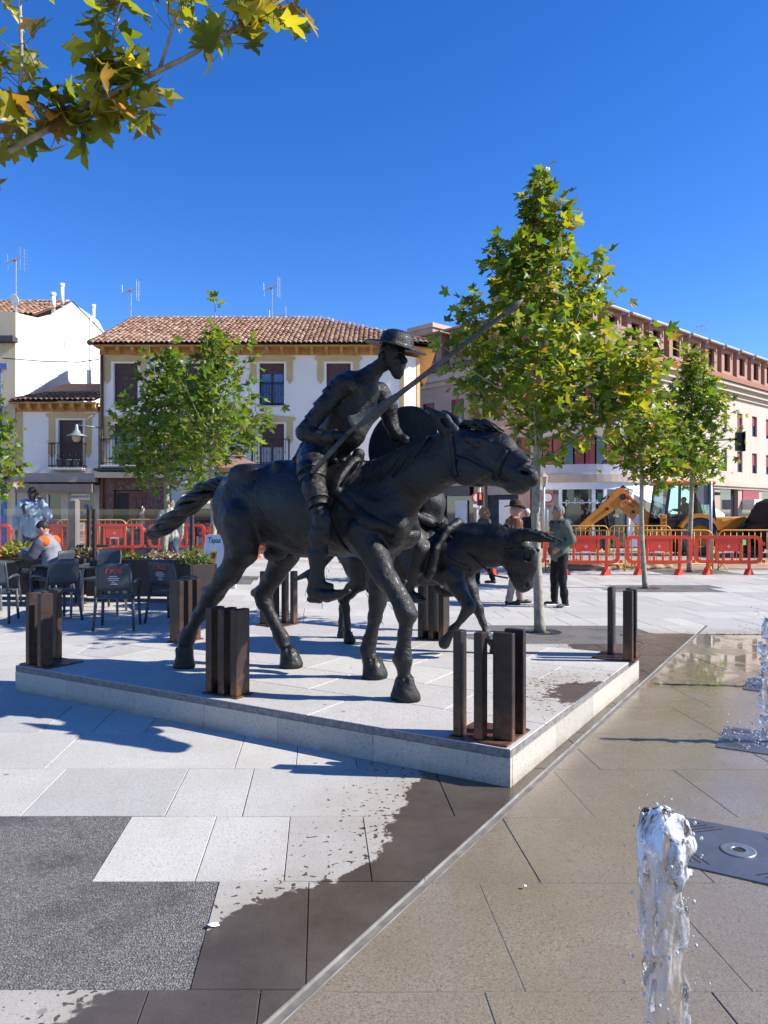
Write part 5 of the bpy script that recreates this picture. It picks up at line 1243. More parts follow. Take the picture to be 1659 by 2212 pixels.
for f in (0, .22, .47, .56, .78, .98): arcwall(MB(), rad + .02, .26, 0, 2.62, f, f + .025 if f != .78 else .98, 6 if f == .78 else 1).build('shop_mullion', M_SHOPC, D_)
ga = a0 + (a1 - a0) * .42
lt = arcwall(MB(), rad + .06, .04, 2.0, 2.05, .22, .75, 8).build('sign_rail', M_SHOPC, D_)
for i, ch in enumerate('platería'):
    a = a0 + (a1 - a0) * (.29 + .052 * i); p = arc(a, rad + .10); text('sign_letter', ch, .42, pm('steel_letter', (.75, .73, .70), .3, .5), lt, (p[0], p[1], 2.08), (R(90), 0, a + PI / 2), .03)
p = arc(a0 + (a1 - a0) * .66, rad + .0); text('sign_letter', 'ría', .26, pm('gold_letter', (.75, .45, .18), .4), lt, (p[0], p[1], 1.45), (R(90), 0, a0 + (a1 - a0) * .66 + PI / 2), .02)
# shaded left facade
ops = []; TL = [-1.9 - 2.1 * k for k in range(5)]
for t in TL: ops += [(t - .36, t + .36, 3.98, 5.22), (t - .36, t + .36, 6.3, 7.5)]
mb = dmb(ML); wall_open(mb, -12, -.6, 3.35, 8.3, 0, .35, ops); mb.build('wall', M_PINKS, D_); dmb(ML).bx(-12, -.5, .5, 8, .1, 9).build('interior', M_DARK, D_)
for t in TL:
    for z0, z1 in ((3.98, 5.22), (6.3, 7.5)):
        f = dmb(ML).bx(t - .36, t + .36, .16, .2, z0, z1).build('window', M_GLASS, D_); dmb(ML).bx(t - .36, t + .36, .1, .14, z1 - .7, z1).build('blind', M_RED, f); dmb(ML).bx(t - .42, t - .36, -.02, .14, z0, z1).bx(t + .36, t + .42, -.02, .14, z0, z1).build('frame', M_FRAME, f)
mb = dmb(ML); mb.bx(-12, -.3, -.12, .35, 8.3, 8.55).bx(-12, -.3, -.35, .35, 8.55, 9.0).bx(-12, -.3, -.15, .35, 2.95, 3.35).bx(-12, -.3, -.08, .2, 5.7, 5.85); mb.build('cornice', M_CORN, D_)
mb = dmb(ML); mb.add([(-12, -.5, 9.02), (0, -.5, 9.02), (0, 3, 11.4), (-12, 3, 11.4)], [(0, 1, 2, 3)]); mb.build('roof', M_RFAR, D_)
for t in TL:
    d = dmb(ML); wall_open(d, t - .75, t + .75, 9.2, 11.2, .2, .35, [(t - .38, t + .38, 9.7, 10.9)]); d.bx(t - .75, t - .6, .35, 3, 9.2, 11.2).bx(t + .6, t + .75, .35, 3, 9.2, 11.2).bx(t - .95, t + .95, -.1, 3, 11.2, 11.3); do = d.build('dormer', M_TERRA, D_); dmb(ML).bx(t - .38, t + .38, .3, .33, 9.7, 10.9).build('pane', M_RED, do)
for t in (-10.6, -7.6, -4.6, -1.8): dmb(ML).bx(t - .35, t + .35, -.05, .3, 0, 2.95).build('pillar', M_PINKS, D_)
dmb(ML).bx(-12, -.4, .2, .24, 0, 2.95).build('shop_glass', M_GLASS, D_)
for t, w_, m in ((-9.1, 1.9, pm('teal_sign', (.02, .16, .18), .5)), (-6.1, 1.8, pm('dark_sign', (.12, .10, .10), .5)), (-3.2, 1.6, pm('grey_sign', (.3, .28, .27), .5))):
    o = dmb(ML).bx(t - w_ / 2, t + w_ / 2, -.12, -.05, 2.45, 2.93).build('shop_sign', m, D_)
    dmb(ML).bx(t - .25, t + .55, .1, .16, 0, 2.2).build('shop_door', M_SHOPC, D_)
p = ML @ Vector((-8.6, -.13, 2.68)); text('lettering', '24h', .36, M_SHOPC, D_, p, (R(90), 0, angL - PI), .01)
p = ML @ Vector((-6.1, -.13, 2.68)); text('lettering', 'ABK', .36, M_SHOPC, D_, p, (R(90), 0, angL - PI), .01) if False else None
# roof towers
dmb(MR).bx(1.0, 3.6, 4.0, 6.4, 9, 13.4).build('roof_tower', M_TERRA, D_); dmb(MR).bx(.9, 3.7, 3.9, 6.5, 13.4, 13.6).build('tower_cap', M_CORN, D_)
dmb(MR).bx(21, 29, 5.5, 9, 11, 14.1).build('roof_tower', M_TERRA, D_); dmb(ML).bx(-11.5, -9.6, 1.8, 4.5, 9, 12.2).build('roof_tower', M_PINKS, D_); dmb(ML).bx(-11.6, -9.5, 1.7, 4.6, 12.2, 12.45).build('tower_cap', M_CORN, D_)
for lb, t, y, z, h in (('aerial on the roof behind the first dormers of the corner block', 8.3, 4, 11.5, 1.5), ('aerial at the far right end of the corner block roof', 20.2, 4, 11.5, 2.6)): p = MR @ Vector((t, y, z)); antenna(lb, p.x, p.y, p.z, h)
# ------------------------------------------------------------------ red plastic barriers
M_REDP = pm('red_plastic', (.76, .050, .018), .42, var=.08, scale=3, dirt=.12, dirtcol=(.35, .06, .05)); M_PRINT = pm('white_print', (.75, .72, .72), .6)
def red_barrier(loc, rz, label):
    t = thing('plastic_barrier', label, 'barrier', loc, rz, 'red plastic barriers'); W, z0, z1 = 1.70, .29, 1.0
    out = rrect(W, z1 - z0, .16, 4); inn = rrect(W - .17, z1 - z0 - .16, .09, 4); n = len(out); zc = (z0 + z1) / 2; vs = []; fs = []
    for y in (-.03, .03):
        for pl in (out, inn): vs += [(p[0], y, zc + p[1]) for p in pl]
    for k in range(n):
        j = (k + 1) % n; fs += [(k, j, n + j, n + k), (2 * n + j, 2 * n + k, 3 * n + k, 3 * n + j), (j, k, 2 * n + k, 2 * n + j), (n + k, n + j, 3 * n + j, 3 * n + k)]
    MB().add(vs, fs).build('frame', M_REDP, t)
    pn = MB().cbox((0, 0, .755), (.52, .04, .34), .008).build('panel', M_REDP, t)
    MB().bx(-.12, .12, -.024, -.021, .585, .600).bx(-.14, .14, -.024, -.021, .562, .575).build('print_line', M_PRINT, pn)
    lg = MB()
    for k in range(4): a = PI / 4 + k * PI / 2; lg.box((.034 * math.cos(a + PI / 4), -.0225, .72 + .034 * math.sin(a + PI / 4)), (.022, .003, .014), Matrix.Rotation(-a, 3, 'Y'))
    lg.lathe([(.012, -.001), (.001, .001)], 10, (0, -.0225, .72), Matrix.Rotation(R(90), 3, 'X')); lg.build('emblem', M_PRINT, pn)
    for x in (-.52, -.305, .305, .52): MB().cbox((x, 0, zc), (.06, .045, .60), .006).build('bar', M_REDP, t)
    for x in (-.13, .10): MB().cbox((x, 0, .47), (.05, .04, .24), .006).build('bar', M_REDP, t)
    for x in (-.52, .52):
        MB().cbox((x, 0, .22), (.075, .05, .20), .006).plate([(-.17, 0), (.17, 0), (.16, .035), (.05, .15), (-.05, .15), (-.16, .035)], (x - .05, .05, 0), (.72, .69, 0), (0, 0, 1), .12).build('foot', M_REDP, t)
    MB().bx(W / 2, W / 2 + .07, -.015, .015, .75, .83).bx(W / 2, W / 2 + .07, -.015, .015, .3, .38).build('coupling', M_REDP, t); return t
names_r = ['red barrier partly behind the trunk of the big plane tree', 'red barrier directly right of the man in the grey-green jacket', 'red barrier crossed by the thin leaning trunk', 'red barrier with a green sticker near the right edge', 'red barrier cut off by the right edge of the picture']
for i, x in enumerate((3.30, 5.12, 7.00, 8.79, 10.62)): red_barrier((x, 19.2 + (.04, -.05, 0, .06, 0)[i], 0), R((2, -1.5, 1, -2, 1)[i]), names_r[i])
names_l = ['red barrier at the left edge behind the man in the blue hoodie', 'red barrier just left of the two glass-screen posts behind the seated man', 'red barrier behind the twin glass-screen posts', 'red barrier behind the tip of the bronze tail', 'red barrier behind the beer board', 'red barrier seen beneath the belly of the bronze horse', 'red barrier hidden behind the chest of the bronze horse']
for i, (x, y, a) in enumerate(((-11.7, 21.9, 4), (-9.75, 22.2, -14), (-7.96, 22.3, 1), (-6.13, 22.3, -2), (-4.3, 22.2, 2), (-2.45, 21.7, -8), (-.6, 21.2, -8))): red_barrier((x, y, ground_z(x, y)), R(a), names_l[i])
st_ = MB().bx(-.045, .045, -.002, .002, -.07, .07); tag(st_.build('sticker', pm('lime_sticker', (.45, .75, .22), .6), None, loc=(9.16, 19.22 - .04, .83)), 'small lime green sticker on the red barrier at right', 'sticker')
# yellow steel barriers
M_YEL = pm('yellow_paint', (.72, .36, .035), .45, .1, var=.1, scale=4, dirt=.15, dirtcol=(.4, .25, .08))
def yellow_barrier(loc, rz, label, W=2.2):
    t = thing('steel_barrier', label, 'barrier', loc, rz, 'yellow steel crowd barriers')
    mb = MB(); r_ = .18; z0, z1 = .18, 1.1; pts = [(-W / 2, 0, 0), (-W / 2, 0, z1 - r_)] + [(-W / 2 + r_ - r_ * math.cos(a), 0, z1 - r_ + r_ * math.sin(a)) for a in (R(30), R(60), R(90))] + [(W / 2 - r_ + r_ * math.sin(a), 0, z1 - r_ + r_ * math.cos(a)) for a in (0, R(30), R(60), R(90))] + [(W / 2, 0, 0)]
    mb.tube(pts, .020, 7); mb.tube([(-W / 2, 0, z0), (W / 2, 0, z0)], .017, 6); mb.build('frame', M_YEL, t, True)
    for k in range(1, int(W / .17)): x = -W / 2 + k * .17; MB().tube([(x, 0, z0), (x, 0, z1 - .01)], .009, 5).build('bar', M_YEL, t, True)
    for s_ in (-1, 1): MB().tube([(s_ * (W / 2 - .12), -.28, .01), (s_ * (W / 2 - .12), 0, z0), (s_ * (W / 2 - .12), .28, .01)], .017, 6).build('foot', M_YEL, t, True)
for i, (x, y, a, lb) in enumerate(((3.1, 20.5, 3, 'yellow steel barrier right behind the hatted man'), (5.5, 20.6, 2, 'yellow steel barrier behind the red one by the grey-green jacket'), (7.9, 20.7, -2, 'yellow steel barrier in front of the backhoe rear wheel'), (10.3, 20.8, 2, 'yellow steel barrier in front of the backhoe front wheel'), (12.6, 20.9, 0, 'yellow steel barrier at the right edge behind the last red one'), (7.0, 27.2, 3, 'yellow steel barrier far back before the white shopfront'), (9.3, 27.4, -2, 'yellow steel barrier far back beside the backhoe boom'), (1.2, 20.9, -3, 'yellow steel barrier behind the clipped donkey mane'), (-9.3, 24.0, 0, 'yellow steel barrier behind the grey terrace post'), (-7.4, 24.9, 0, 'yellow steel barrier by the marble doorway'))): yellow_barrier((x, y, ground_z(x, y)), R(a), lb)
# stacked paving blocks
M_BLK = pm('concrete_block', (.13, .125, .12), .9, var=.15, scale=8, rnd=.55); M_WOOD = pm('pallet_wood', (.38, .27, .17), .85, var=.2, scale=6)
bme = MB().cbox((0, 0, 0), (.196, .40, .095), .006).mesh('paver_block'); bme.materials.append(M_BLK); rb = random.Random(4)
for i, (x, y, nl, lb) in enumerate(((-10.4, 24.6, 10, 'stack of paving blocks at far left behind the hoodie man'), (-8.4, 25.3, 7, 'low stack of paving blocks left of the marble doorway'), (-6.7, 24.6, 11, 'tall stack of paving blocks under the walking woman'), (-5.5, 24.8, 9, 'stack of paving blocks behind the bronze tail'), (-4.1, 24.7, 10, 'stack of paving blocks right of the bronze tail'))):
    t = thing('block_stack', lb, 'pallet', (x, y, ground_z(x, y)), R(rb.uniform(-6, 6)), 'pallets of paving blocks')
    p = MB(); [p.bx(-.55 + .22 * k, -.38 + .22 * k, -.42, .42, .10, .125) for k in range(5)]; [p.bx(-.55, .5, -.4 + .36 * k, -.3 + .36 * k, 0, .10) for k in range(3)]; p.build('pallet', M_WOOD, t)
    for l_ in range(nl):
        for k in range(5):
            for d in (-.205, .205):
                if l_ == nl - 1 and rb.random() < .35: continue
                mk('paver_block', bme, None, t, (-.41 + .2 * k + rb.uniform(-.008, .008), d + rb.uniform(-.015, .015), .175 + .0975 * l_), (0, 0, rb.uniform(-.03, .03)))
# earth, sand and rubble heaps
def heap(label, x, y, r_, h, mat, seed, name='rubble_heap', cat='heap'):
    S = Solid((-r_ * 1.3, -r_ * 1.3, -.05), (r_ * 1.3, r_ * 1.3, h * 1.6), r_ / 14); q = random.Random(seed); S.ell((0, 0, 0), (r_, r_ * .8, h), k=.05)
    for _ in range(22): a = q.uniform(0, 6.3); d = r_ * q.random() ** .5; S.ell((d * math.cos(a), d * .8 * math.sin(a), h * (1 - d / r_) * .9), (q.uniform(.1, .25) * r_,) * 3, k=.03)
    S.floor(0); tag(mk(name, S.mesh(name), mat, None, (x, y, ground_z(x, y))), label, cat)
heap('dug earth heap behind the red barrier beside the grey-green jacket', 5.7, 21.3, .9, .22, M_EARTH, 2); heap('dug earth heap behind the barrier crossed by the leaning trunk', 7.4, 21.5, .7, .18, M_EARTH, 3); heap('white sand bags behind the red barrier near the beer board', -5.0, 23.2, .5, .35, pm('white_bag', (.75, .74, .72), .8, var=.15), 6, 'sand_bags', 'sack')
x0 = struct('dug_ground', MB().prism([(4.0, 20.9), (13.5, 21.2), (14, 26), (4.2, 25)], -.03, .02).mesh('dug_ground'), M_EARTH)

# ------------------------------------------------------------------ backhoe loader
M_JCB = pm('machine_yellow', (.60, .21, .012), .45, var=.12, scale=2, dirt=.35, dirtcol=(.20, .10, .03)); M_TYRE = pm('tyre_rubber', (.07, .068, .066), .85, var=.3, scale=6, dirt=.8, dirtcol=(.32, .29, .26)); M_BLKM = pm('machine_black', (.012, .012, .014), .5, .1)
def clear_glass(name, tint, a=.25):
    b = NB(name); tr = b.n('BsdfTransparent'); tr.inputs[0].default_value = (*tint, 1); gl = b.n('BsdfGlossy'); gl.inputs['Roughness'].default_value = .02; fr = b.n('Fresnel'); fr.inputs[0].default_value = 1.5
    mx = b.n('MixShader'); b.l(b.math('ADD', b.math('MULTIPLY', fr.outputs[0], .7), a * .04), mx.inputs[0]); b.l(tr.outputs[0], mx.inputs[1]); b.l(gl.outputs[0], mx.inputs[2]); b.l(mx.outputs[0], b.out.inputs['Surface']); return b.m
M_CGLASS = clear_glass('cab_glass', (.55, .75, .72)); M_SGLASS = clear_glass('screen_glass', (.95, .975, .97), .1)
bh = thing('backhoe_loader', 'yellow backhoe loader with raised boom working behind the barriers', 'excavator', (11.4, 29.0, 0), R(2))
def wheel(x, y, z, r_, w_, nl):
    ty = MB(); rot = Matrix.Rotation(R(90), 3, 'X'); ty.lathe([(r_ * .55, -w_ / 2), (r_ * .9, -w_ / 2), (r_ * .97, -w_ * .38), (r_ * .97, w_ * .38), (r_ * .9, w_ / 2), (r_ * .55, w_ / 2)], 32, (x, y, z), rot); wo_ = ty.build('wheel', M_TYRE, bh)
    for k in range(nl):
        a = 2 * PI * k / nl
        for s_ in (-1, 1): aa = a + (PI / nl if s_ > 0 else 0); MB().box((x + r_ * .98 * math.cos(aa), y + s_ * w_ * .24, z + r_ * .98 * math.sin(aa)), (.07, w_ * .5, .07), Matrix.Rotation(-aa, 3, 'Y') @ Matrix.Rotation(s_ * .5, 3, 'X')).build('tread_lug', M_TYRE, wo_)
    MB().lathe([(r_ * .56, -w_ * .3), (r_ * .52, -w_ * .1), (r_ * .3, -w_ * .05), (r_ * .2, -w_ * .2), (.001, -w_ * .2)], 24, (x, y, z), Matrix.Rotation(R(-90), 3, 'X') @ Matrix.Rotation(PI, 3, 'X') if False else rot).build('rim', M_JCB, wo_, True)
    MB().lathe([(r_ * .56, w_ * .52), (r_ * .5, w_ * .3), (r_ * .3, w_ * .25), (r_ * .2, w_ * .4), (.001, w_ * .4)], 24, (x, y, z), rot).build('rim', M_JCB, wo_, True)
for y in (-.75, .75): wheel(.30, y, .70, .72, .44, 16); wheel(2.35, y, .60, .60, .38, 14)
MB().cbox((1.0, 0, .62), (3.6, .8, .34), .03).build('chassis', M_JCB, bh)
MB().cbox((1.75, 0, 1.12), (1.5, .95, .60), .06).build('bonnet', M_JCB, bh); MB().cbox((1.55, -.485, 1.22), (.34, .012, .2), .003).build('sticker', pm('lime_sticker', (.45, .75, .22), .6), bh)
for s_ in (-.78, .78):
    fd = MB()
    for k in range(8):
        a, b_ = R(20 + 17 * k), R(20 + 17 * (k + 1)); rr = .84; fd.add([(.3 + rr * math.cos(a), s_ - .24, .70 + rr * math.sin(a)), (.3 + rr * math.cos(b_), s_ - .24, .70 + rr * math.sin(b_)), (.3 + rr * math.cos(b_), s_ + .24, .70 + rr * math.sin(b_)), (.3 + rr * math.cos(a), s_ + .24, .70 + rr * math.sin(a))], [(0, 1, 2, 3)])
        fd.add([(.3 + rr * math.cos(a), s_ - .24, .70 + rr * math.sin(a)), (.3 + rr * math.cos(b_), s_ - .24, .70 + rr * math.sin(b_)), (.3 + (rr - .14) * math.cos(b_), s_ - .24, .70 + (rr - .14) * math.sin(b_)), (.3 + (rr - .14) * math.cos(a), s_ - .24, .70 + (rr - .14) * math.sin(a))], [(3, 2, 1, 0)])
    fd.build('fender', M_JCB, bh)
cb = MB(); P4 = [(-.95, 1.05), (1.0, 1.05)]
for y in (-.72, .72):
    cb.bar((-.95, y, .95), (-.72, y, 2.62), .09, .09); cb.bar((1.0, y, 1.0), (.86, y, 2.62), .12, .09); cb.bar((.25, y, 1.25), (.28, y, 2.62), .11, .08); cb.bar((-.95, y, 1.35), (1.0, y, 1.30), .10, .08)
    cb.bx(-.9, 1.0, y - .03, y + .03, .95, 1.32)
cb.bar((-.95, -.72, .98), (-.95, .72, .98), .1); cb.bar((1.0, -.72, 1.3), (1.0, .72, 1.3), .1); cb.bx(-.9, 1.0, -.7, .7, .86, .95); cabo = cb.build('cab', M_BLKM, bh)
rfc = MB().cbox((.02, 0, 2.70), (2.0, 1.62, .16), .05); rfc.cbox((-.85, 0, 2.69), (.35, 1.5, .10), .02); rfc.build('roof', M_JCB, cabo)
for y in (-.55, -.35, .4): MB().cbox((-1.06, y, 2.70), (.06, .14, .09), .02).build('lamp', pm('lamp_glass', (.7, .7, .68), .2), cabo)
MB().lathe([(.06, 2.78), (.06, 2.86), (.03, 2.9), (.001, 2.9)], 10, (-.1, -.4, 0)).build('beacon', pm('orange_plastic', (.7, .22, .04), .5), cabo)
for y in (-.73, .73):
    MB().add([(-.88, y, 1.36), (.2, y, 1.36), (.24, y, 2.6), (-.74, y, 2.6)], [(0, 1, 2, 3)]).build('window', M_CGLASS, cabo); MB().add([(.32, y, 1.36), (.92, y, 1.36), (.82, y, 2.6), (.34, y, 2.6)], [(0, 1, 2, 3)]).build('window', M_CGLASS, cabo)
MB().add([(-.93, -.68, 1.36), (-.93, .68, 1.36), (-.75, .68, 2.6), (-.75, -.68, 2.6)], [(0, 1, 2, 3)]).build('window', M_CGLASS, cabo); MB().add([(.97, -.68, 1.36), (.97, .68, 1.36), (.85, .68, 2.6), (.85, -.68, 2.6)], [(0, 1, 2, 3)]).build('window', M_CGLASS, cabo)
MB().cbox((.25, 0, 1.35), (.5, .5, .14), .04).cbox((.48, 0, 1.72), (.14, .48, .62), .05).cbox((.50, 0, 2.12), (.10, .26, .18), .04).build('seat', M_BLKM, cabo)
MB().tube([(-.35, 0, .95), (-.5, 0, 1.55)], .04, 6).lathe([(.17, 0), (.19, .02), (.17, .03)], 16, (-.5, 0, 1.56), Matrix.Rotation(-.5, 3, 'Y')).build('steering', M_BLKM, cabo)
bm = MB(); bm.plate([(-1.32, .55), (-1.30, 1.55), (-2.15, 2.10), (-2.42, 2.02), (-2.40, 1.82), (-1.75, 1.18), (-1.72, .55)], (0, .14, 0), (1, 0, 0), (0, 0, 1), .28); bm.build('boom', M_JCB, bh)
dp = MB(); dp.plate([(-2.10, 2.30), (-2.22, 2.52), (-2.45, 2.52), (-3.0, 1.95), (-3.85, 1.15), (-3.92, .92), (-3.70, .95), (-2.80, 1.55), (-2.20, 1.95)], (0, .11, 0), (1, 0, 0), (0, 0, 1), .22); dp.build('dipper', M_JCB, bh)
MB().tube([(-1.42, 0, 1.62), (-2.15, 0, 2.32)], .075, 10).tube([(-1.2, 0, 1.5), (-1.5, 0, 1.7)], .05, 8).build('ram', M_JCB, bh, True); MB().tube([(-2.7, 0, 1.92), (-3.6, 0, 1.22)], .06, 8).tube([(-3.5, 0, 1.3), (-4.0, 0, .95)], .03, 8).build('ram', M_STEEL, bh, True)
MB().lathe([(.12, -.16), (.12, .16)], 14, (-2.28, 0, 2.18), Matrix.Rotation(R(90), 3, 'X'), True).lathe([(.06, -.18), (.06, .18)], 12, (-2.9, 0, 1.72), Matrix.Rotation(R(90), 3, 'X'), True).lathe([(.06, -.18), (.06, .18)], 12, (-1.9, 0, 1.6), Matrix.Rotation(R(90), 3, 'X'), True).build('pivot_pin', M_BLKM, bh)
hs = MB()
for k in range(4): o_ = .05 * k; hs.tube([(-2.15 + o_, -.05 + .03 * k, 2.05), (-2.02 + o_, -.05, 2.45), (-2.25, -.03, 2.62 - .03 * k), (-2.45, 0, 2.45)], .016, 5); hs.tube([(-2.7, -.08 + .05 * k, 1.95), (-2.85, -.06, 2.28 - .05 * k), (-3.1, -.05, 2.05), (-3.25, -.05, 1.72)], .016, 5)
hs.build('hose', M_BLKM, bh, True)
MB().box((-1.72, -.155, 1.32), (.26, .01, .34), Matrix.Rotation(.5, 3, 'Y')).build('warning_plate', pm('plate_white', (.6, .62, .62), .5), bh)
text('lettering', 'BALKIA', .13, M_DARK, bh, (-2.06, -.15, 1.90), (R(90), R(30), 0), .002)
MB().cbox((-1.15, 0, .70), (.25, 1.9, .22), .02).build('rear_frame', M_JCB, bh)
for y in (-.92, .92): sl = MB().cbox((-1.05, y, .78), (.20, .16, 1.45), .015).build('stabiliser', M_JCB, bh); MB().cbox((-1.05, y, .04), (.34, .34, .06), .01).build('pad', M_JCB, sl)
for k, ch in enumerate('WACRI'): text('lettering', ch, .17, M_DARK, bh, (-1.05, -1.005, 1.30 - .17 * k), (R(90), 0, 0), .002)
la = MB()
for y in (-.5, .5): la.plate([(.95, .95), (1.1, 1.2), (2.2, 1.42), (2.6, 1.30), (3.5, .62), (3.42, .5), (2.5, 1.08), (1.3, .9)], (0, y + .06, 0), (1, 0, 0), (0, 0, 1), .12)
la.build('loader_arm', M_JCB, bh)['kind'] = 'stuff'
MB().plate([(3.35, .15), (4.15, .12), (4.1, .2), (3.6, .3), (3.5, .9), (3.35, .9)], (0, 1.1, 0), (1, 0, 0), (0, 0, 1), 2.2).build('bucket', pm('worn_steel', (.06, .05, .045), .6, .3), bh)
# ------------------------------------------------------------------ signs, signal and lamps
M_POLE = pm('grey_pole', (.36, .39, .44), .5, .4); M_SIGNR = pm('sign_red', (.62, .02, .025), .45); M_SIGNW = pm('sign_face', (.78, .78, .80), .5)
def disc(mb, c, r_, y0, y1, seg=28): mb.lathe([(.001, y0), (r_, y0), (r_, y1), (.001, y1)], seg, c, Matrix.Rotation(R(90), 3, 'X'))
for i, (px, Y, zc, lb, plate) in enumerate(((1183, 31.0, 2.19, 'round no-entry traffic sign to the right of the big tree trunk', 1), (1031, 31.5, 2.2, 'round no-entry traffic sign behind the pedestrian signal', 2))):
    t = thing('traffic_sign', lb, 'traffic sign', ((px - 829.5) / 1630 * Y, Y, 0), R(0), 'round no-entry signs')
    MB().tube([(0, .03, 0), (0, .03, zc + .1)], .03, 8).build('pole', M_POLE, t, True); mb = MB(); disc(mb, (0, 0, zc), .235, -.012, .012); mb.build('red_ring', M_SIGNR, t); mb = MB(); disc(mb, (0, -.004, zc), .165, .010, .016); mb.build('white_disc', M_SIGNW, t)
    MB().cbox((0, 0, zc - .34), (.32 if plate == 1 else .34, .015, .13), .004).build('plate', pm('brown_plate', (.28, .16, .11), .6) if plate == 1 else M_SIGNW, t)
sg = thing('pedestrian_signal', 'black pedestrian signal showing a red figure', 'traffic light', ((1037 - 829.5) / 1630 * 30, 30.0, 0))
MB().tube([(0, .14, 0), (0, .14, 2.6)], .05, 8).build('pole', M_POLE, sg, True); MB().cbox((0, 0, 2.12), (.24, .2, .52), .02).build('housing', M_BLKM, sg)
def em(name, c, s_):
    b = NB(name); b.set(col=(.02, .02, .02), emit=c, emits=s_); return b.m
M_REDL = em('red_signal_light', (1, .06, .03), 3.0)
fg = MB(); disc(fg, (0, -.108, 2.31), .028, -.003, .003, 10); fg.bx(-.035, .035, -.111, -.105, 2.19, 2.27).bx(-.03, -.008, -.111, -.105, 2.10, 2.19).bx(.008, .03, -.111, -.105, 2.10, 2.19); fg.build('lit_figure', M_REDL, sg)
MB().lathe([(.09, 2.62), (.11, 2.70), (.09, 2.86), (.02, 2.9)], 12, (0, .14, 0)).build('cap', M_POLE, sg, True)
ln = thing('street_lantern', 'small square lantern lamp above the no-entry sign', 'street lamp', ((1175 - 829.5) / 1630 * 30.5, 30.5, 0))
MB().tube([(0, 0, 0), (0, 0, 2.65)], .045, 8).build('post', M_POLE, ln, True); MB().lathe([(.10, 2.65), (.17, 3.0), (.19, 3.02), (.05, 3.15), (.02, 3.22)], 6, (0, 0, 0)).build('lantern', pm('lantern_glass', (.45, .38, .26), .3), ln)
t = thing('traffic_sign', 'grey back of a round traffic sign on a pole before the backhoe', 'traffic sign', (9.5, 22.0, 0), R(14))
MB().tube([(0, -.04, 0), (0, -.04, 2.5)], .045, 10).build('pole', M_POLE, t, True); mb = MB(); disc(mb, (-.14, 0, 2.12), .31, -.012, .012); mb.build('disc', pm('sign_back', (.13, .135, .15), .5, .5), t); MB().cbox((.26, .02, 2.14), (.18, .10, .10), .02).build('camera_box', M_BLKM, t)
t = thing('traffic_light', 'black traffic light on an overhead arm by the right facade', 'traffic light', (11.4, 30.6, 0))
MB().tube([(0, 0, 0), (0, 0, 3.8), (.3, 0, 4.3), (.9, 0, 4.5), (2.9, 0, 4.55)], [.09, .07, .06, .05, .04], 8).build('mast', M_BLKM, t, True); MB().cbox((3.0, 0, 4.45), (.26, .22, .75), .02).build('housing', M_BLKM, t); MB().bx(3.13, 3.15, -.25, .25, 4.05, 4.85).build('backboard', M_BLKM, t)
# black van at the right edge
vn = thing('black_van', 'black van cut off by the right edge behind the backhoe', 'van', (15.6, 27.6, 0))
mb = MB(); mb.plate([(-2.1, .35), (2.4, .35), (2.4, 1.9), (2.2, 2.1), (-1.2, 2.1), (-1.55, 1.95), (-2.0, 1.15), (-2.25, 1.0), (-2.3, .5)], (0, .9, 0), (1, 0, 0), (0, 0, 1), 1.8); mb.build('body', pm('van_black', (.006, .006, .008), .6, spec=.08), vn)
MB().plate([(-1.85, 1.2), (-.9, 1.2), (-.9, 1.9), (-1.45, 1.9)], (0, -.895, 0), (1, 0, 0), (0, 0, 1), .02).build('side_window', M_GLASS, vn); MB().cbox((-1.9, -1.02, 1.35), (.14, .2, .26), .04).build('mirror', M_BLKM, vn)
for x in (-1.5, 1.6): w_ = MB(); disc(w_, (x, -.85, .35), .35, -.1, .1); w_.build('wheel', M_TYRE, vn)
# ------------------------------------------------------------------ kiosk and parasol behind the bronze horse
ks = thing('kiosk', 'small kiosk with a blue lettered band behind the bronze rump', 'kiosk', (-4.65, 24.9, .2))
MB().bx(-.95, 1.3, 0, 1.6, 0, 2.3).build('cabin', pm('kiosk_grey', (.22, .22, .22), .6), ks); MB().cbox((.12, -.05, 2.52), (2.3, .12, .30), .01).build('band', pm('kiosk_blue', (.02, .27, .42), .45), ks); MB().bx(-.9, 1.25, -.02, 0, .9, 2.1).build('counter_shade', M_DARK, ks)
text('lettering', 'TUTTI', .30, M_SIGNW, ks, (.28, -.115, 2.52), (R(90), 0, 0), .004, shear=.25); MB().bx(-.9, -.62, -.118, -.112, 2.42, 2.47).build('yellow_mark', M_YEL, ks)
pr = thing('parasol', 'brown square parasol rising behind the bronze rump', 'parasol', (-4.62, 24.0, .2)); M_CANV = pm('brown_canvas', (.30, .155, .095), .85, var=.08, scale=3)
MB().tube([(0, 0, 0), (0, 0, 3.3)], .035, 8).build('pole', M_BLKM, pr, True)
mb = MB(); w_ = 1.08; n = 6
for k in range(4):
    a = R(90 * k + 45); b_ = R(90 * k + 135); c0 = Vector((w_ * 1.414 * math.cos(a), w_ * 1.414 * math.sin(a), 2.72)); c1 = Vector((w_ * 1.414 * math.cos(b_), w_ * 1.414 * math.sin(b_), 2.72)); tp = Vector((0, 0, 3.16)); m = (c0 + c1) / 2 + Vector((0, 0, .04))
    mb.add([c0, m, c1, tp, c0 - Vector((0, 0, .12)), m - Vector((0, 0, .15)), c1 - Vector((0, 0, .12))], [(0, 1, 3), (1, 2, 3), (4, 5, 1, 0), (5, 6, 2, 1)])
mb.build('canopy', M_CANV, pr); MB().box((0, 0, 3.22), (.42, .42, .12), None, .5).tube([(0, 0, 3.25), (0, 0, 3.42)], [.06, .03], 8).build('vent_cap', M_CANV, pr)
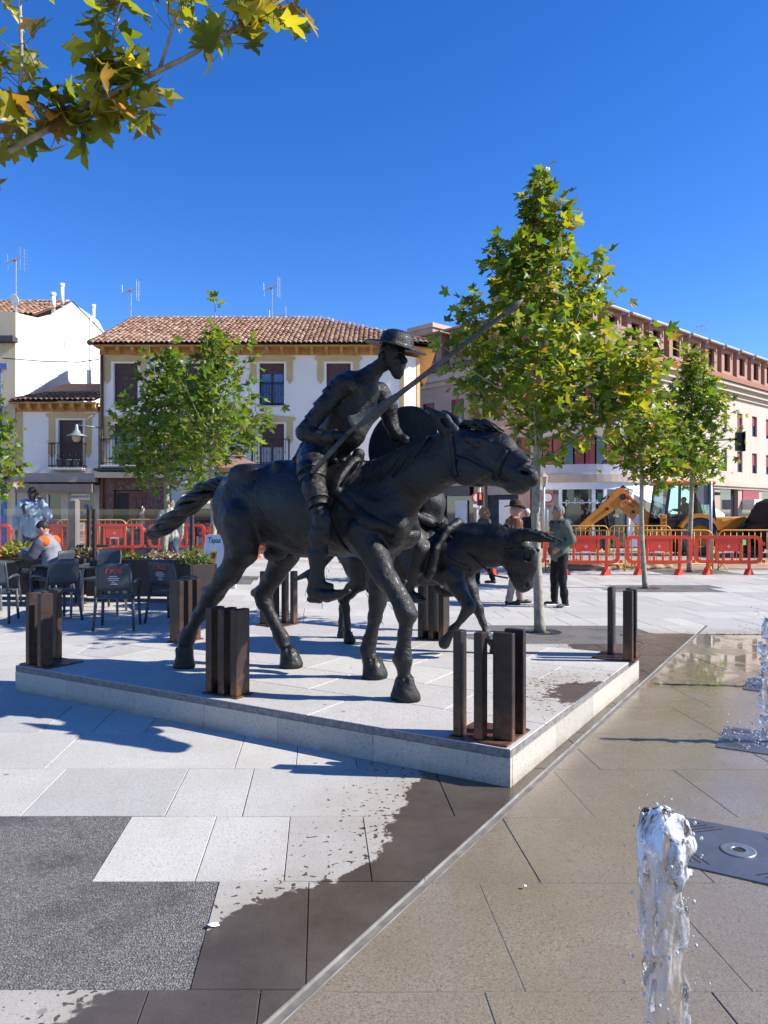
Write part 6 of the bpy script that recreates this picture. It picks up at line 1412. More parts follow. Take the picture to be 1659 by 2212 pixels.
# ------------------------------------------------------------------ café terrace
M_RATT = pm('chair_resin', (.042, .055, .066), .5, var=.12, scale=5, spec=.5); M_REDT = pm('red_lettering', (.65, .07, .04), .5); M_GREYM = pm('table_steel', (.30, .32, .34), .4, .6)
def chair(loc, rz, label, printed=True):
    """faces +y; the printed back looks to -y"""
    t = thing('terrace_chair', label, 'chair', loc, rz, 'dark resin terrace chairs'); W = .53
    S = MB(); S.cbox((0, .02, .43), (.47, .46, .035), .012); S.build('seat', M_RATT, t)
    bk = MB(); n = 8; rows = [(.53, -.215), (.60, -.225), (.72, -.245), (.82, -.268), (.885, -.285)]; vs = []; fs = []
    for th in (0, .022):
        for z, y in rows:
            hw = .205 if z < .86 else .19
            for k in range(n + 1): x = -hw + 2 * hw * k / n; vs.append((x, y - th + .035 * (x / hw) ** 2, z + (.012 if z > .86 else 0) * (1 - (x / hw) ** 2)))
    m = (n + 1); R_ = len(rows)
    for j in range(R_ - 1):
        for k in range(n): a = j * m + k; fs.append((a + 1, a, a + m, a + m + 1)); a += R_ * m; fs.append((a, a + 1, a + m + 1, a + m))
    for k in range(n): fs.append((k, k + 1, R_ * m + k + 1, R_ * m + k)); a = (R_ - 1) * m + k; fs.append((a + 1, a, R_ * m + a, R_ * m + a + 1))
    bo = bk.add(vs, fs).build('backrest', M_RATT, t, True)
    for s_ in (-1, 1):
        MB().tube([(s_ * .225, -.19, .43), (s_ * .215, -.19, .6), (s_ * .208, -.24, .80), (s_ * .195, -.25, .885)], [.018, .019, .018, .015], 7).build('back_post', M_RATT, t, True)
        MB().tube([(s_ * .235, -.19, .45), (s_ * .245, -.22, .25), (s_ * .26, -.265, 0)], [.024, .021, .018], 7).build('leg', M_RATT, t, True); MB().tube([(s_ * .235, .22, .45), (s_ * .245, .235, .2), (s_ * .255, .25, 0)], [.024, .021, .018], 7).build('leg', M_RATT, t, True)
        MB().tube([(s_ * .225, -.20, .62), (s_ * .262, -.10, .655), (s_ * .272, .08, .655), (s_ * .268, .20, .635), (s_ * .255, .235, .58), (s_ * .24, .225, .45)], [.016, .020, .021, .020, .019, .018], 7).build('armrest', M_RATT, t, True)
    if printed:
        text('lettering', '1906', .115, M_REDT, bo, (0, -.293, .80), (R(78), 0, 0), .002, shear=.2)
        ln_ = MB()
        for k, w_ in enumerate((.10, .15, .13, .05, .09)): ln_.bx(-w_ / 2, w_ / 2, -.279 + .0055 * k, -.266 + .0055 * k, .722 - .026 * k, .730 - .026 * k)
        ln_.build('printed_lines', M_PRINT, bo)
def gz(x, y): return ground_z(x, y)
for x, y, a, lb, pr_ in ((-3.62, 10.25, 8, 'dark terrace chair with red 1906 nearest the plinth, its back to the camera', True), (-3.02, 10.75, -22, 'dark terrace chair with red 1906 beside the steel bollard', True), (-4.72, 10.85, 50, 'dark terrace chair without lettering left of the steel-legged table', False), (-4.62, 12.35, 172, 'dark terrace chair behind the small table facing the camera', False), (-5.55, 10.75, 12, 'dark terrace chair with red lettering cut by the left edge', True), (-5.42, 12.35, 80, 'dark terrace chair under the seated man', False)):
    chair((x, y, gz(x, y)), R(a), lb, pr_)
tb = thing('terrace_table', 'small dark terrace table with steel legs among the chairs', 'table', (-4.28, 11.35, gz(-4.28, 11.35)), R(8))
MB().cbox((0, 0, .725), (.72, .72, .025), .01).build('tabletop', pm('table_top', (.035, .035, .038), .3), tb)
for sx in (-1, 1):
    for sy in (-1, 1): MB().tube([(sx * .22, sy * .22, .71), (sx * .29, sy * .29, .69), (sx * .315, sy * .315, .62), (sx * .325, sy * .325, 0)], .019, 8).build('leg', M_GREYM, tb, True)
tag(MB().cbox((-4.33, 11.3, gz(-4.3, 11.3) + .785), (.13, .10, .09), .008).build('napkin_holder', M_BLKM, None), 'black napkin box on the terrace table', 'napkin box')
tb = thing('terrace_table', 'terrace table at the left edge in front of the seated man', 'table', (-6.25, 12.0, gz(-6.25, 12)), R(0))
MB().cbox((0, 0, .725), (.72, .72, .025), .01).build('tabletop', pm('table_top', (.035, .035, .038), .3), tb)
for sx in (-1, 1):
    for sy in (-1, 1): MB().tube([(sx * .29, sy * .29, .71), (sx * .325, sy * .325, 0)], .019, 8).build('leg', M_GREYM, tb, True)
# planters with glass wind screens
M_PLNT = pm('planter_brown', (.035, .024, .02), .6, var=.15, scale=3); M_SOIL = pm('soil', (.05, .035, .025), .95, bump=.5, bscale=40)
def leafy(label, name, base, n, sp, h, cols, seed, ls=.06):
    q = random.Random(seed); mb = MB()
    for _ in range(n):
        a = q.uniform(0, 6.28); r_ = q.random() ** .5; p = Vector((sp[0] * r_ * math.cos(a), sp[1] * r_ * math.sin(a), q.uniform(0, h) * (1 - .5 * r_))); d = Vector((q.gauss(0, 1), q.gauss(0, 1), q.uniform(-.1, 1.2))).normalized(); s_ = d.cross(Vector((q.gauss(0, 1), q.gauss(0, 1), q.gauss(0, 1)))).normalized() * ls * .22
        mb.add([p, p + d * ls * .5 + s_, p + d * ls, p + d * ls * .5 - s_], [(0, 1, 2, 3)])
    t = thing(name, label, 'plant', base); o = mb.build('foliage', cols, t); o['kind'] = 'stuff'; s2 = MB()
    for _ in range(10): a = q.uniform(0, 6.28); s2.tube([(sp[0] * .3 * math.cos(a), sp[1] * .3 * math.sin(a), -.02), (sp[0] * .7 * math.cos(a), sp[1] * .7 * math.sin(a), h * .7)], .005, 4)
    s2.build('stems', M_WOOD, t)['kind'] = 'stuff'
def leafmat(name, cols, tr=.35):
    b = NB(name); oi = b.n('ObjectInfo').outputs['Random']; isl = b.n('NewGeometry').outputs['Random Per Island']; r_ = b.math('FRACT', b.math('ADD', b.math('MULTIPLY', oi, 13.7), isl))
    col = b.ramp(r_, [(i / (len(cols) - 1), c) for i, c in enumerate(cols)]); c = b.coord(); col = b.mix(b.mr(b.noise(c, 30, 2), .55, .75, 0, .3), col, (.16, .14, .02))
    b.set(col=col, rough=.42, spec=.45); t = b.n('BsdfTranslucent'); cb_ = b.mix(1.0, col, (2.3, 2.1, .8), 'MULTIPLY'); b.l(cb_, t.inputs['Color']); mx = b.n('MixShader'); mx.inputs[0].default_value = tr
    b.l(b.p.outputs[0], mx.inputs[1]); b.l(t.outputs[0], mx.inputs[2]); b.l(mx.outputs[0], b.out.inputs['Surface']); return b.m
M_HERB = leafmat('herb_green', [(.05, .09, .02), (.10, .16, .03), (.14, .19, .05)]); M_DRY = leafmat('dry_grass', [(.28, .22, .15), (.40, .33, .25), (.20, .16, .11)], .2)
for i, (x, y, L, lb) in enumerate(((-7.9, 13.1, 1.9, 'long brown planter at the left edge below a glass screen'), (-5.9, 13.0, 1.7, 'brown planter behind the seated man'), (-4.1, 12.8, 1.75, 'brown planter behind the terrace table'), (-3.0, 12.1, .75, 'short brown planter at the end of the terrace by the beer board'))):
    z = gz(x, y); t = thing('planter', lb, 'planter', (x, y, z), R(-3 if i < 3 else -60), 'brown terrace planters')
    mb = MB(); mb.cbox((0, -.2, .40), (L, .03, .62), .006).cbox((0, .2, .40), (L, .03, .62), .006).cbox((-L / 2 + .015, 0, .40), (.03, .37, .62), .006).cbox((L / 2 - .015, 0, .40), (.03, .37, .62), .006).bx(-L / 2 + .03, L / 2 - .03, -.185, .185, .10, .14); mb.build('box', M_PLNT, t)
    MB().bx(-L / 2 + .031, L / 2 - .031, -.184, .184, .16, .66).build('soil', M_SOIL, t)
    for sx in (-1, 1): MB().lathe([(.045, -.02), (.045, .02)], 12, (sx * (L / 2 - .15), -.12, .045), Matrix.Rotation(R(90), 3, 'X'), True).build('castor', M_BLKM, t)
    if i < 3:
        for sx in (-1, 1): MB().cbox((sx * (L / 2 - .03), .03, 1.12), (.055, .07, .86), .006).build('post', M_PLNT, t)
        MB().bx(-L / 2 + .06, L / 2 - .06, .025, .035, .74, 1.55).build('glass_screen', M_SGLASS, t)
for lb, x, y, z, n, sp, h, m, sd_, ls_ in (('green leafy plant in the planter behind the table', -4.35, 12.8, .80, 260, (.25, .16), .16, M_HERB, 1, .07), ('dry grassy plant in the planter left of the table', -5.2, 13.0, .82, 420, (.30, .16), .18, M_DRY, 2, .10), ('dry grassy plant between the two lettered chairs', -3.75, 12.78, .80, 380, (.30, .16), .17, M_DRY, 3, .10), ('tall green plant in the short end planter', -3.05, 12.12, .75, 420, (.26, .2), .36, M_HERB, 4, .075), ('spiky yellow-green plant beside the hand of the seated man', -6.35, 13.05, .82, 200, (.22, .15), .28, leafmat('spiky', [(.35, .33, .10), (.22, .26, .06)]), 5, .16)): leafy(lb, 'potted_plant', (x, y, z + gz(x, y) - .12), n, sp, h, m, sd_, ls_)
tp = thing('terrace_post', 'thick grey-brown terrace post with a side shelf behind the seated man', 'post', (-5.75, 14.0, gz(-5.75, 14)))
MB().cbox((0, 0, .95), (.17, .17, 1.5), .03).build('post', pm('post_grey', (.20, .17, .155), .6), tp); MB().plate([(.05, 1.18), (.62, 1.2), (.62, 1.24), (.05, 1.24)], (.04, .08, -.38), (1, 0, 0), (0, 0, 1), .16).build('shelf', M_BLKM, tp); MB().bx(.12, .16, -.05, .05, .3, .85).build('bracket', M_BLKM, tp)
ab = thing('sandwich_board', 'white sandwich board with a glass of beer beside the bronze hind leg', 'sign board', (-3.22, 14.2, gz(-3.2, 14.2)), R(-28))
pb = MB().box((0, 0, .52), (.52, .03, 1.04), Matrix.Rotation(R(-12), 3, 'X')).build('panel', M_SIGNW, ab); MB().box((0, .25, .52), (.52, .03, 1.04), Matrix.Rotation(R(12), 3, 'X')).build('rear_panel', M_SIGNW, ab)
tl = Matrix.Rotation(R(-12), 3, 'X')
def onb(x, z): return Vector((0, 0, .52)) + tl @ Vector((x, -.018, z))
gm = MB(); prof_ = [(.05, -.06), (.075, .02), (.085, .12), (.08, .2)]
gm.add([onb(-.075 - .015, .20), onb(-.06, -.02), onb(-.03, -.10), onb(.03, -.10), onb(.06, -.02), onb(.09, .20)], [(0, 1, 2, 3, 4, 5)]); gm.build('beer', pm('beer_amber', (.72, .42, .02), .4), pb)
gm = MB().add([onb(-.092, .20), onb(.092, .20), onb(.088, .27), onb(-.088, .27)], [(0, 1, 2, 3)]); gm.build('beer_foam', pm('foam_white', (.85, .83, .78), .6), pb)
gm = MB().add([onb(-.010, -.10), onb(-.010, -.26), onb(.010, -.26), onb(.010, -.10)], [(0, 1, 2, 3)]).add([onb(-.05, -.27), onb(.05, -.27), onb(.05, -.285), onb(-.05, -.285)], [(3, 2, 1, 0)]); gm.build('glass_stem', pm('glass_grey', (.55, .57, .6), .4), pb)
gm = MB().add([onb(.09 * math.cos(a) * .7, .12 + .055 * math.sin(a)) - Vector((0, .002, 0)) for a in [2 * PI * k / 14 for k in range(14)]], [tuple(range(14))]); gm.build('beer_badge', pm('badge', (.25, .03, .02), .5), pb)
text('lettering', 'Tapas', .15, M_DARK, pb, onb(-.02, .41) - Vector((0, .003, 0)), (R(90 - 12), 0, 0), .001, squeeze=.9)
# ------------------------------------------------------------------ plane trees
M_LEAF = leafmat('plane_leaf', [(0.049, 0.101, 0.012), (0.078, 0.143, 0.016), (0.111, 0.182, 0.018), (0.143, 0.208, 0.021), (0.098, 0.163, 0.016), (0.195, 0.234, 0.023), (0.312, 0.286, 0.029), (0.085, 0.15, 0.016), (0.234, 0.124, 0.039)], .42)
M_LEAFD = leafmat('plane_leaf_green', [(0.049, 0.105, 0.014), (0.074, 0.142, 0.016), (0.105, 0.176, 0.019), (0.135, 0.203, 0.022), (0.092, 0.155, 0.016), (0.162, 0.216, 0.024), (0.216, 0.176, 0.041)], .42)
M_LEAFN = leafmat('plane_leaf_near', [(0.061, 0.099, 0.011), (0.11, 0.149, 0.013), (0.187, 0.209, 0.015), (0.308, 0.286, 0.022), (0.418, 0.341, 0.031), (0.143, 0.171, 0.015), (0.242, 0.121, 0.039), (0.094, 0.132, 0.013)], .5)
def bark():
    b = NB('plane_bark'); c = b.pos(); v = b.voro(c, 14); n = b.noise(c, 9, 5, .6, 1.0); col = b.ramp(n, [(.3, (.16, .13, .09)), (.5, (.30, .27, .19)), (.7, (.42, .40, .30)), (.85, (.22, .20, .13))])
    b.set(col=col, rough=.85, normal=b.bump(n, .5, .01)); return b.m
M_BARK = bark()
def leaf_templates():
    half = [(0, 1.0), (11, .74), (17, .76), (27, .47), (41, .72), (54, .92), (63, .66), (72, .60), (84, .40), (98, .56), (112, .66), (124, .40), (150, .26)]
    T = []
    for v in range(6):
        q = random.Random(40 + v); pts = [(0.0, 0.0, 0.0)]; ring = []
        for s_ in (1, -1):
            seq = half if s_ > 0 else half[::-1]
            for a, r_ in seq:
                if s_ < 0 and a == 0: continue
                rr = r_ * q.uniform(.9, 1.08); ring.append((rr * math.cos(R(a * s_)), rr * math.sin(R(a * s_))))
        fold = q.uniform(.15, .55); droop = q.uniform(.1, .5); tw = q.uniform(-.3, .3)
        def up(x, y): return fold * abs(y) - droop * x * x * .6 + tw * x * y
        pts = [(0, 0, 0)] + [(x + .28, y, up(x, y)) for x, y in ring]; n = len(ring); tri = [(0, 1 + k, 1 + (k + 1) % n) for k in range(n)]
        pts[0] = (.28, 0, 0); tri = [t_ for t_ in tri]
        T.append((np.array(pts) * .75, np.array(tri)))
    return T
LT = leaf_templates()
def leaf_frames(pos, dirs, size, q):
    """rotation rows for leaves: tip along dirs, face tilted to the sky"""
    n = len(pos); x = dirs / np.linalg.norm(dirs, axis=1, keepdims=True); up = np.tile([0, 0, 1.0], (n, 1)) + q.normal(0, .55, (n, 3))
    y = np.cross(up, x); y /= np.linalg.norm(y, axis=1, keepdims=True) + 1e-9; z = np.cross(x, y); return x, y, z
def leaves_mesh(name, pos, dirs, sizes, seed):
    q = np.random.default_rng(seed); x, y, z = leaf_frames(pos, dirs, sizes, q); V = []; F = []; off = 0; kind = q.integers(0, len(LT), len(pos))
    for k, (tv, tf) in enumerate(LT):
        m = kind == k; n = m.sum()
        if not n: continue
        v = pos[m][:, None, :] + sizes[m][:, None, None] * (tv[None, :, 0:1] * x[m][:, None, :] + tv[None, :, 1:2] * y[m][:, None, :] + tv[None, :, 2:3] * z[m][:, None, :])
        V.append(v.reshape(-1, 3)); f = tf[None] + (off + len(tv) * np.arange(n))[:, None, None]; F.append(f.reshape(-1, 3)); off += n * len(tv)
    return npmesh(name, np.concatenate(V), np.concatenate(F), 3, False)
def plane_tree(label, x, y, prof, tr, nleaf, ls, seed, mat, lean=(0, 0), offc=(0, 0), shoot=None):
    """prof: [(height, half width)] of the crown from bottom to top"""
    q = random.Random(seed); z0 = ground_z(x, y); t = thing('plane_tree', label, 'tree', (x, y, z0), 0, 'young plane trees on the square')
    hb, ht = prof[0][0], prof[-1][0]; hw = lambda z: float(np.interp(z, [p[0] for p in prof], [p[1] for p in prof]))
    tx = lambda z: lean[0] * z / ht + .03 * math.sin(z * 1.7 + seed); ty = lambda z: lean[1] * z / ht + .03 * math.cos(z * 1.3 + seed)
    mb = MB(); zs = [0, .12, .5, 1, 1.5, 2, hb] + [hb + (ht - hb) * k / 8 for k in range(1, 9)]
    mb.tube([(tx(z), ty(z), z) for z in zs], [tr * (1.25 if z == 0 else 1.08 if z < .2 else 1 - .22 * min(1, z / hb)) if z <= hb else tr * .74 * (1 - (z - hb) / (ht - hb)) ** .8 + .006 for z in zs], 12); mb.build('trunk', M_BARK, t, True)
    br = MB(); pos = []; dr = []; nb = 46
    tips = []
    for i in range(nb):
        f = (i + q.random()) / nb; z = hb - .1 + (ht - hb) * f ** 1.15 * .93; a = i * 2.4 + q.uniform(-.4, .4); zt_ = min(ht - .05, z + .10 + hw(z) * q.uniform(.25, .8)); L = hw(min(zt_, ht - .1)) * q.uniform(.5, 1.12)
        p0 = Vector((tx(z), ty(z), z)); p3 = Vector((tx(z) + offc[0] * f ** .5 + L * math.cos(a), ty(z) + offc[1] + L * math.sin(a), zt_)); mid = p0.lerp(p3, .5) + Vector((q.uniform(-.08, .08), q.uniform(-.08, .08), -.10 * L))
        r0 = max(.006, tr * .28 * (1 - f * .7)); pts = []
        for k in range(6): u = k / 5; pts.append(p0 * (1 - u) ** 2 + mid * 2 * u * (1 - u) + p3 * u * u)
        br.tube(pts, [r0 * (1 - .75 * k / 5) for k in range(6)], 5)
        tips.append((p0, mid, p3, L))
    wts = [max(.12, tp_[3]) * (.18 + 1.6 * q.random() ** 1.6) for tp_ in tips]
    for _ in range(nleaf * 2):
        if len(pos) >= nleaf: break
        p0, mid, p3, L = q.choices(tips, wts)[0]; u = q.random() ** .55; c = p0 * (1 - u) ** 2 + mid * 2 * u * (1 - u) + p3 * u * u; d = (p3 - p0).normalized()
        sp = .10 + .13 * min(1, L); c = c + Vector([max(-1.5, min(1.5, q.gauss(0, 1))) * sp for _ in range(3)])
        if c.z < hb - .35: continue
        pos.append(tuple(c)); out = Vector((c.x - tx(c.z), c.y - ty(c.z), 0)); out = out.normalized() if out.length > .01 else Vector((1, 0, 0)); dd = out * .8 + Vector((q.gauss(0, .7), q.gauss(0, .7), q.gauss(-.25, .5))); dr.append(tuple(dd))
    # upright shoots that break the outline
    for p0, mid, p3, L in q.sample(tips, 26):
        hgt = q.uniform(.22, .48); a = p3; b_ = a + Vector((q.uniform(-.06, .06), q.uniform(-.06, .06), hgt)); br.tube([a, a.lerp(b_, .5) + Vector((.015, 0, 0)), b_], [.007, .005, .003], 4)
        for _ in range(int(nleaf / 260) + 4): u = q.random(); c = a.lerp(b_, u) + Vector((q.gauss(0, .04), q.gauss(0, .04), 0)); pos.append(tuple(c)); dr.append((q.gauss(0, 1), q.gauss(0, 1), q.uniform(-.2, .5)))
    for _ in range(70): z = hb + (ht - hb) * q.uniform(.5, 1.02); pos.append((tx(z) + q.gauss(0, .07), ty(z) + q.gauss(0, .07), z)); dr.append((q.gauss(0, 1), q.gauss(0, 1), q.uniform(-.3, .5)))
    if shoot:
        top = Vector((tx(ht), ty(ht), ht)); br.tube([top, top + Vector((.02, 0, shoot * .5)), top + Vector((0, 0, shoot))], [.012, .009, .005], 5)
        for k in range(9): u = q.random() ** .5; pos.append(tuple(top + Vector((q.uniform(-.1, .1), q.uniform(-.1, .1), shoot * (.55 + .45 * u))))); dr.append((q.gauss(0, 1), q.gauss(0, 1), q.uniform(-.3, .6)))
    keep = [i for i, c in enumerate(pos) if c[2] > ht - .6 or math.hypot(c[0] - tx(c[2]) - offc[0] * .7, c[1] - ty(c[2])) < hw(c[2]) * 1.22 + .17]; pos = [pos[i] for i in keep]; dr = [dr[i] for i in keep]
    br.build('branches', M_BARK, t, True)['kind'] = 'stuff'
    sz = np.array([ls * q.uniform(.55, 1.15) for _ in pos]); o = mk('crown', leaves_mesh('crown', np.array(pos), np.array(dr), sz, seed), mat, t); o['kind'] = 'stuff'
    return t
plane_tree('big conical plane tree right of the bronze horse head', 2.05, 10.07, [(2.35, 1.25), (2.85, 1.62), (3.4, 1.55), (4.1, 1.22), (4.7, .82), (5.15, .48), (5.5, .2), (5.8, .07), (5.98, .02)], .068, 2700, .175, 21, M_LEAF, (0, 0), (.08, 0))
plane_tree('thin plane tree with a leaning trunk in front of the backhoe boom', 5.5, 15.9, [(2.3, .5), (2.9, .72), (3.6, .72), (4.4, .5), (5.1, .15)], .055, 800, .21, 22, M_LEAF, (-.18, 0))
plane_tree('plane tree with rounded crown before the backhoe cab', 8.2, 20.2, [(2.4, .6), (3.0, 1.1), (3.9, 1.05), (4.8, .75), (5.8, .2)], .07, 1500, .205, 23, M_LEAFD, (.05, 0))
plane_tree('left plane tree in front of the marble doorway', -4.95, 17.0, [(2.1, .8), (2.7, 1.35), (3.4, 1.2), (4.1, .75), (4.7, .35), (5.0, .12)], .075, 1500, .19, 24, M_LEAFD, (.08, 0))
plane_tree('plane tree with a tall bare top shoot behind the bronze rump', -3.6, 15.8, [(2.4, .65), (3.0, 1.15), (3.7, 1.15), (4.4, .8), (4.9, .45), (5.2, .12)], .07, 1150, .185, 25, M_LEAFD, (.02, 0), (.12, 0), .85)
plane_tree('plane tree cut off by the left edge behind the terrace', -6.95, 12.6, [(1.75, .5), (2.3, .85), (2.9, .8), (3.5, .35), (3.7, .1)], .06, 1200, .16, 26, M_LEAFD)
# earth rings where the trunks stand
for x, y in ((2.05, 10.07), (5.5, 15.9), (8.2, 20.2)):
    o = MB().lathe([(.24, .002), (.20, -.004), (.10, .0)], 18, (x + .08, y, ground_z(x, y))).build('trunk_pit', M_DARK if y < 12 else M_SOIL, PAVE, True)

# near tree: its trunk stands out of frame to the left, one limb reaches into the picture
nt_ = thing('plane_tree', 'overhanging plane branch with big yellow-green leaves in the top left corner', 'tree', (0, 0, 0))
tk = MB(); tk.tube([(-2.75, 3.15, 0), (-2.74, 3.15, .15), (-2.72, 3.15, 1.2), (-2.70, 3.16, 2.4), (-2.68, 3.18, 3.6), (-2.66, 3.2, 5.2)], [.13, .11, .10, .09, .07, .03], 12); tk.build('trunk', M_BARK, nt_, True)
LIMBS = [([(-2.70, 3.16, 2.45), (-2.2, 3.22, 2.85), (-1.72, 3.28, 3.12), (-1.20, 3.32, 3.44), (-.88, 3.34, 3.61), (-.62, 3.35, 3.77), (-.30, 3.36, 3.98)], .020),
         ([(-1.72, 3.28, 3.12), (-1.60, 3.30, 3.30), (-1.585, 3.30, 3.6), (-1.60, 3.30, 4.1)], .014), ([(-1.30, 3.32, 3.38), (-1.20, 3.30, 3.62), (-1.10, 3.28, 3.95)], .012), ([(-1.45, 3.30, 3.28), (-1.25, 3.40, 3.40), (-1.0, 3.46, 3.42)], .010),
         ([(-1.0, 3.34, 3.54), (-.90, 3.30, 3.80), (-.8, 3.3, 4.0)], .009), ([(-2.2, 3.22, 2.85), (-1.95, 3.1, 3.3), (-1.85, 3.05, 3.9)], .014), ([(-2.68, 3.18, 3.5), (-2.2, 3.3, 4.0), (-1.5, 3.4, 4.35), (-.8, 3.4, 4.5)], .022), ([(-2.69, 3.17, 3.0), (-3.3, 3.0, 3.5), (-3.9, 2.9, 3.8)], .03), ([(-2.69, 3.17, 3.3), (-2.9, 3.8, 3.8), (-3.1, 4.3, 4.2)], .03)]
for pts, r0 in LIMBS:
    n = len(pts); MB().tube(pts, [r0 * (1 - .65 * k / (n - 1)) for k in range(n)], 8).build('branch', M_BARK, nt_, True)
LMESH = []
for i, (tv, tf) in enumerate(LT):
    me = npmesh('leaf', tv, tf, 3, False); me.materials.append(M_LEAFN); LMESH.append(me)
qn = random.Random(77); spots = []
def lpt(pts, u): f = u * (len(pts) - 1); i = min(int(f), len(pts) - 2); return Vector(pts[i]).lerp(Vector(pts[i + 1]), f - i)
for li, u0, u1, n in ((0, .30, .58, 48), (0, .74, .97, 46), (1, .2, 1, 28), (2, .1, 1, 32), (3, .0, 1, 24), (4, .3, 1, 16), (5, .3, 1, 18), (6, .3, 1, 34), (0, .1, .3, 8)):
    for k in range(n): spots.append((li, u0 + (u1 - u0) * (k + qn.random()) / n))
ptl = MB()
for li, u in spots:
    c = lpt(LIMBS[li][0], u); off = Vector((qn.gauss(0, .065), qn.gauss(-.02, .085), qn.gauss(-.01, .07))); p = c + off
    d = Vector((qn.gauss(.15, .7), qn.gauss(-.1, .6), qn.gauss(-.45, .55))).normalized(); up = Vector((qn.gauss(.1, .6), qn.gauss(-.35, .6), 1)); yv = up.cross(d).normalized(); zv = d.cross(yv)
    M = Matrix((d, yv, zv)).transposed().to_4x4(); M.translation = p + Vector((0, 0, .05)); o = mk('leaf', qn.choice(LMESH), None, nt_); s_ = qn.uniform(.10, .17); o.matrix_local = M @ Matrix.Scale(s_, 4); ptl.tube([c, c.lerp(p, .5) + Vector((0, 0, .01)), p + Vector((0, 0, .05)) + d * s_ * .2], .0022, 4)
o = ptl.build('leaf_stalks', pm('stalk', (.22, .20, .08), .7), nt_, True); o['kind'] = 'stuff'
# ------------------------------------------------------------------ people
def skin(name, c): 
    b = NB(name); q = b.coord(); b.set(col=b.ramp(b.noise(q, 20, 3), [(.3, tuple(v * .88 for v in c)), (.7, c)]), rough=.5, sss=.0); return b.m
M_SK1 = skin('skin_light', (.48, .26, .18)); M_SK2 = skin('skin_tan', (.40, .20, .13)); M_SK3 = skin('skin_dark', (.055, .032, .024))
def cloth(name, c, rough=.85): return pm(name, c, rough, var=.16, scale=7, bump=.3, bscale=28, spec=.25)
DEF = dict(pel=(0, 0, .96), che=(0, 0, 1.30), nek=(0, 0, 1.47), hea=(.03, 0, 1.63), shr=(0, -.185, 1.42), shl=(0, .185, 1.42), elr=(-.04, -.25, 1.14), ell=(-.04, .25, 1.14), wrr=(.06, -.24, .90), wrl=(.06, .24, .90), hir=(0, -.09, .93), hil=(0, .09, .93), knr=(.02, -.10, .51), knl=(.02, .10, .51), anr=(-.02, -.10, .09), anl=(-.02, .10, .09), ftr=(1, 0), ftl=(1, 0))
def fingers(S, w_, e, sgn, curl=.5):
    w_ = Vector(w_); e = Vector(e); f = (w_ - e).normalized(); u_ = Vector((0, sgn, 0)); u_ = (u_ - f * u_.dot(f)).normalized(); v = f.cross(u_).normalized()
    if v.x < 0: v = -v
    p = w_ + f * .075; S.cone(w_, p, .026, .032, .012, (1, 1, 1))
    for i, (o_, ln) in enumerate(((-.028, .9), (-.010, 1.0), (.010, .95), (.027, .78))):
        a = p + v * o_ * 1.0 + f * .005; b_ = a + f * .042 * ln - u_ * .012 * curl; c = b_ + f * .034 * ln - u_ * .028 * curl; S.cone(a, b_, .0105, .010, .006).cone(b_, c, .010, .008, .006)
    t0 = w_ + f * .03 + v * .028; t1 = t0 + v * .022 + f * .03; S.cone(t0, t1, .013, .011, .008).cone(t1, t1 + f * .028 - u_ * .006, .011, .009, .006)
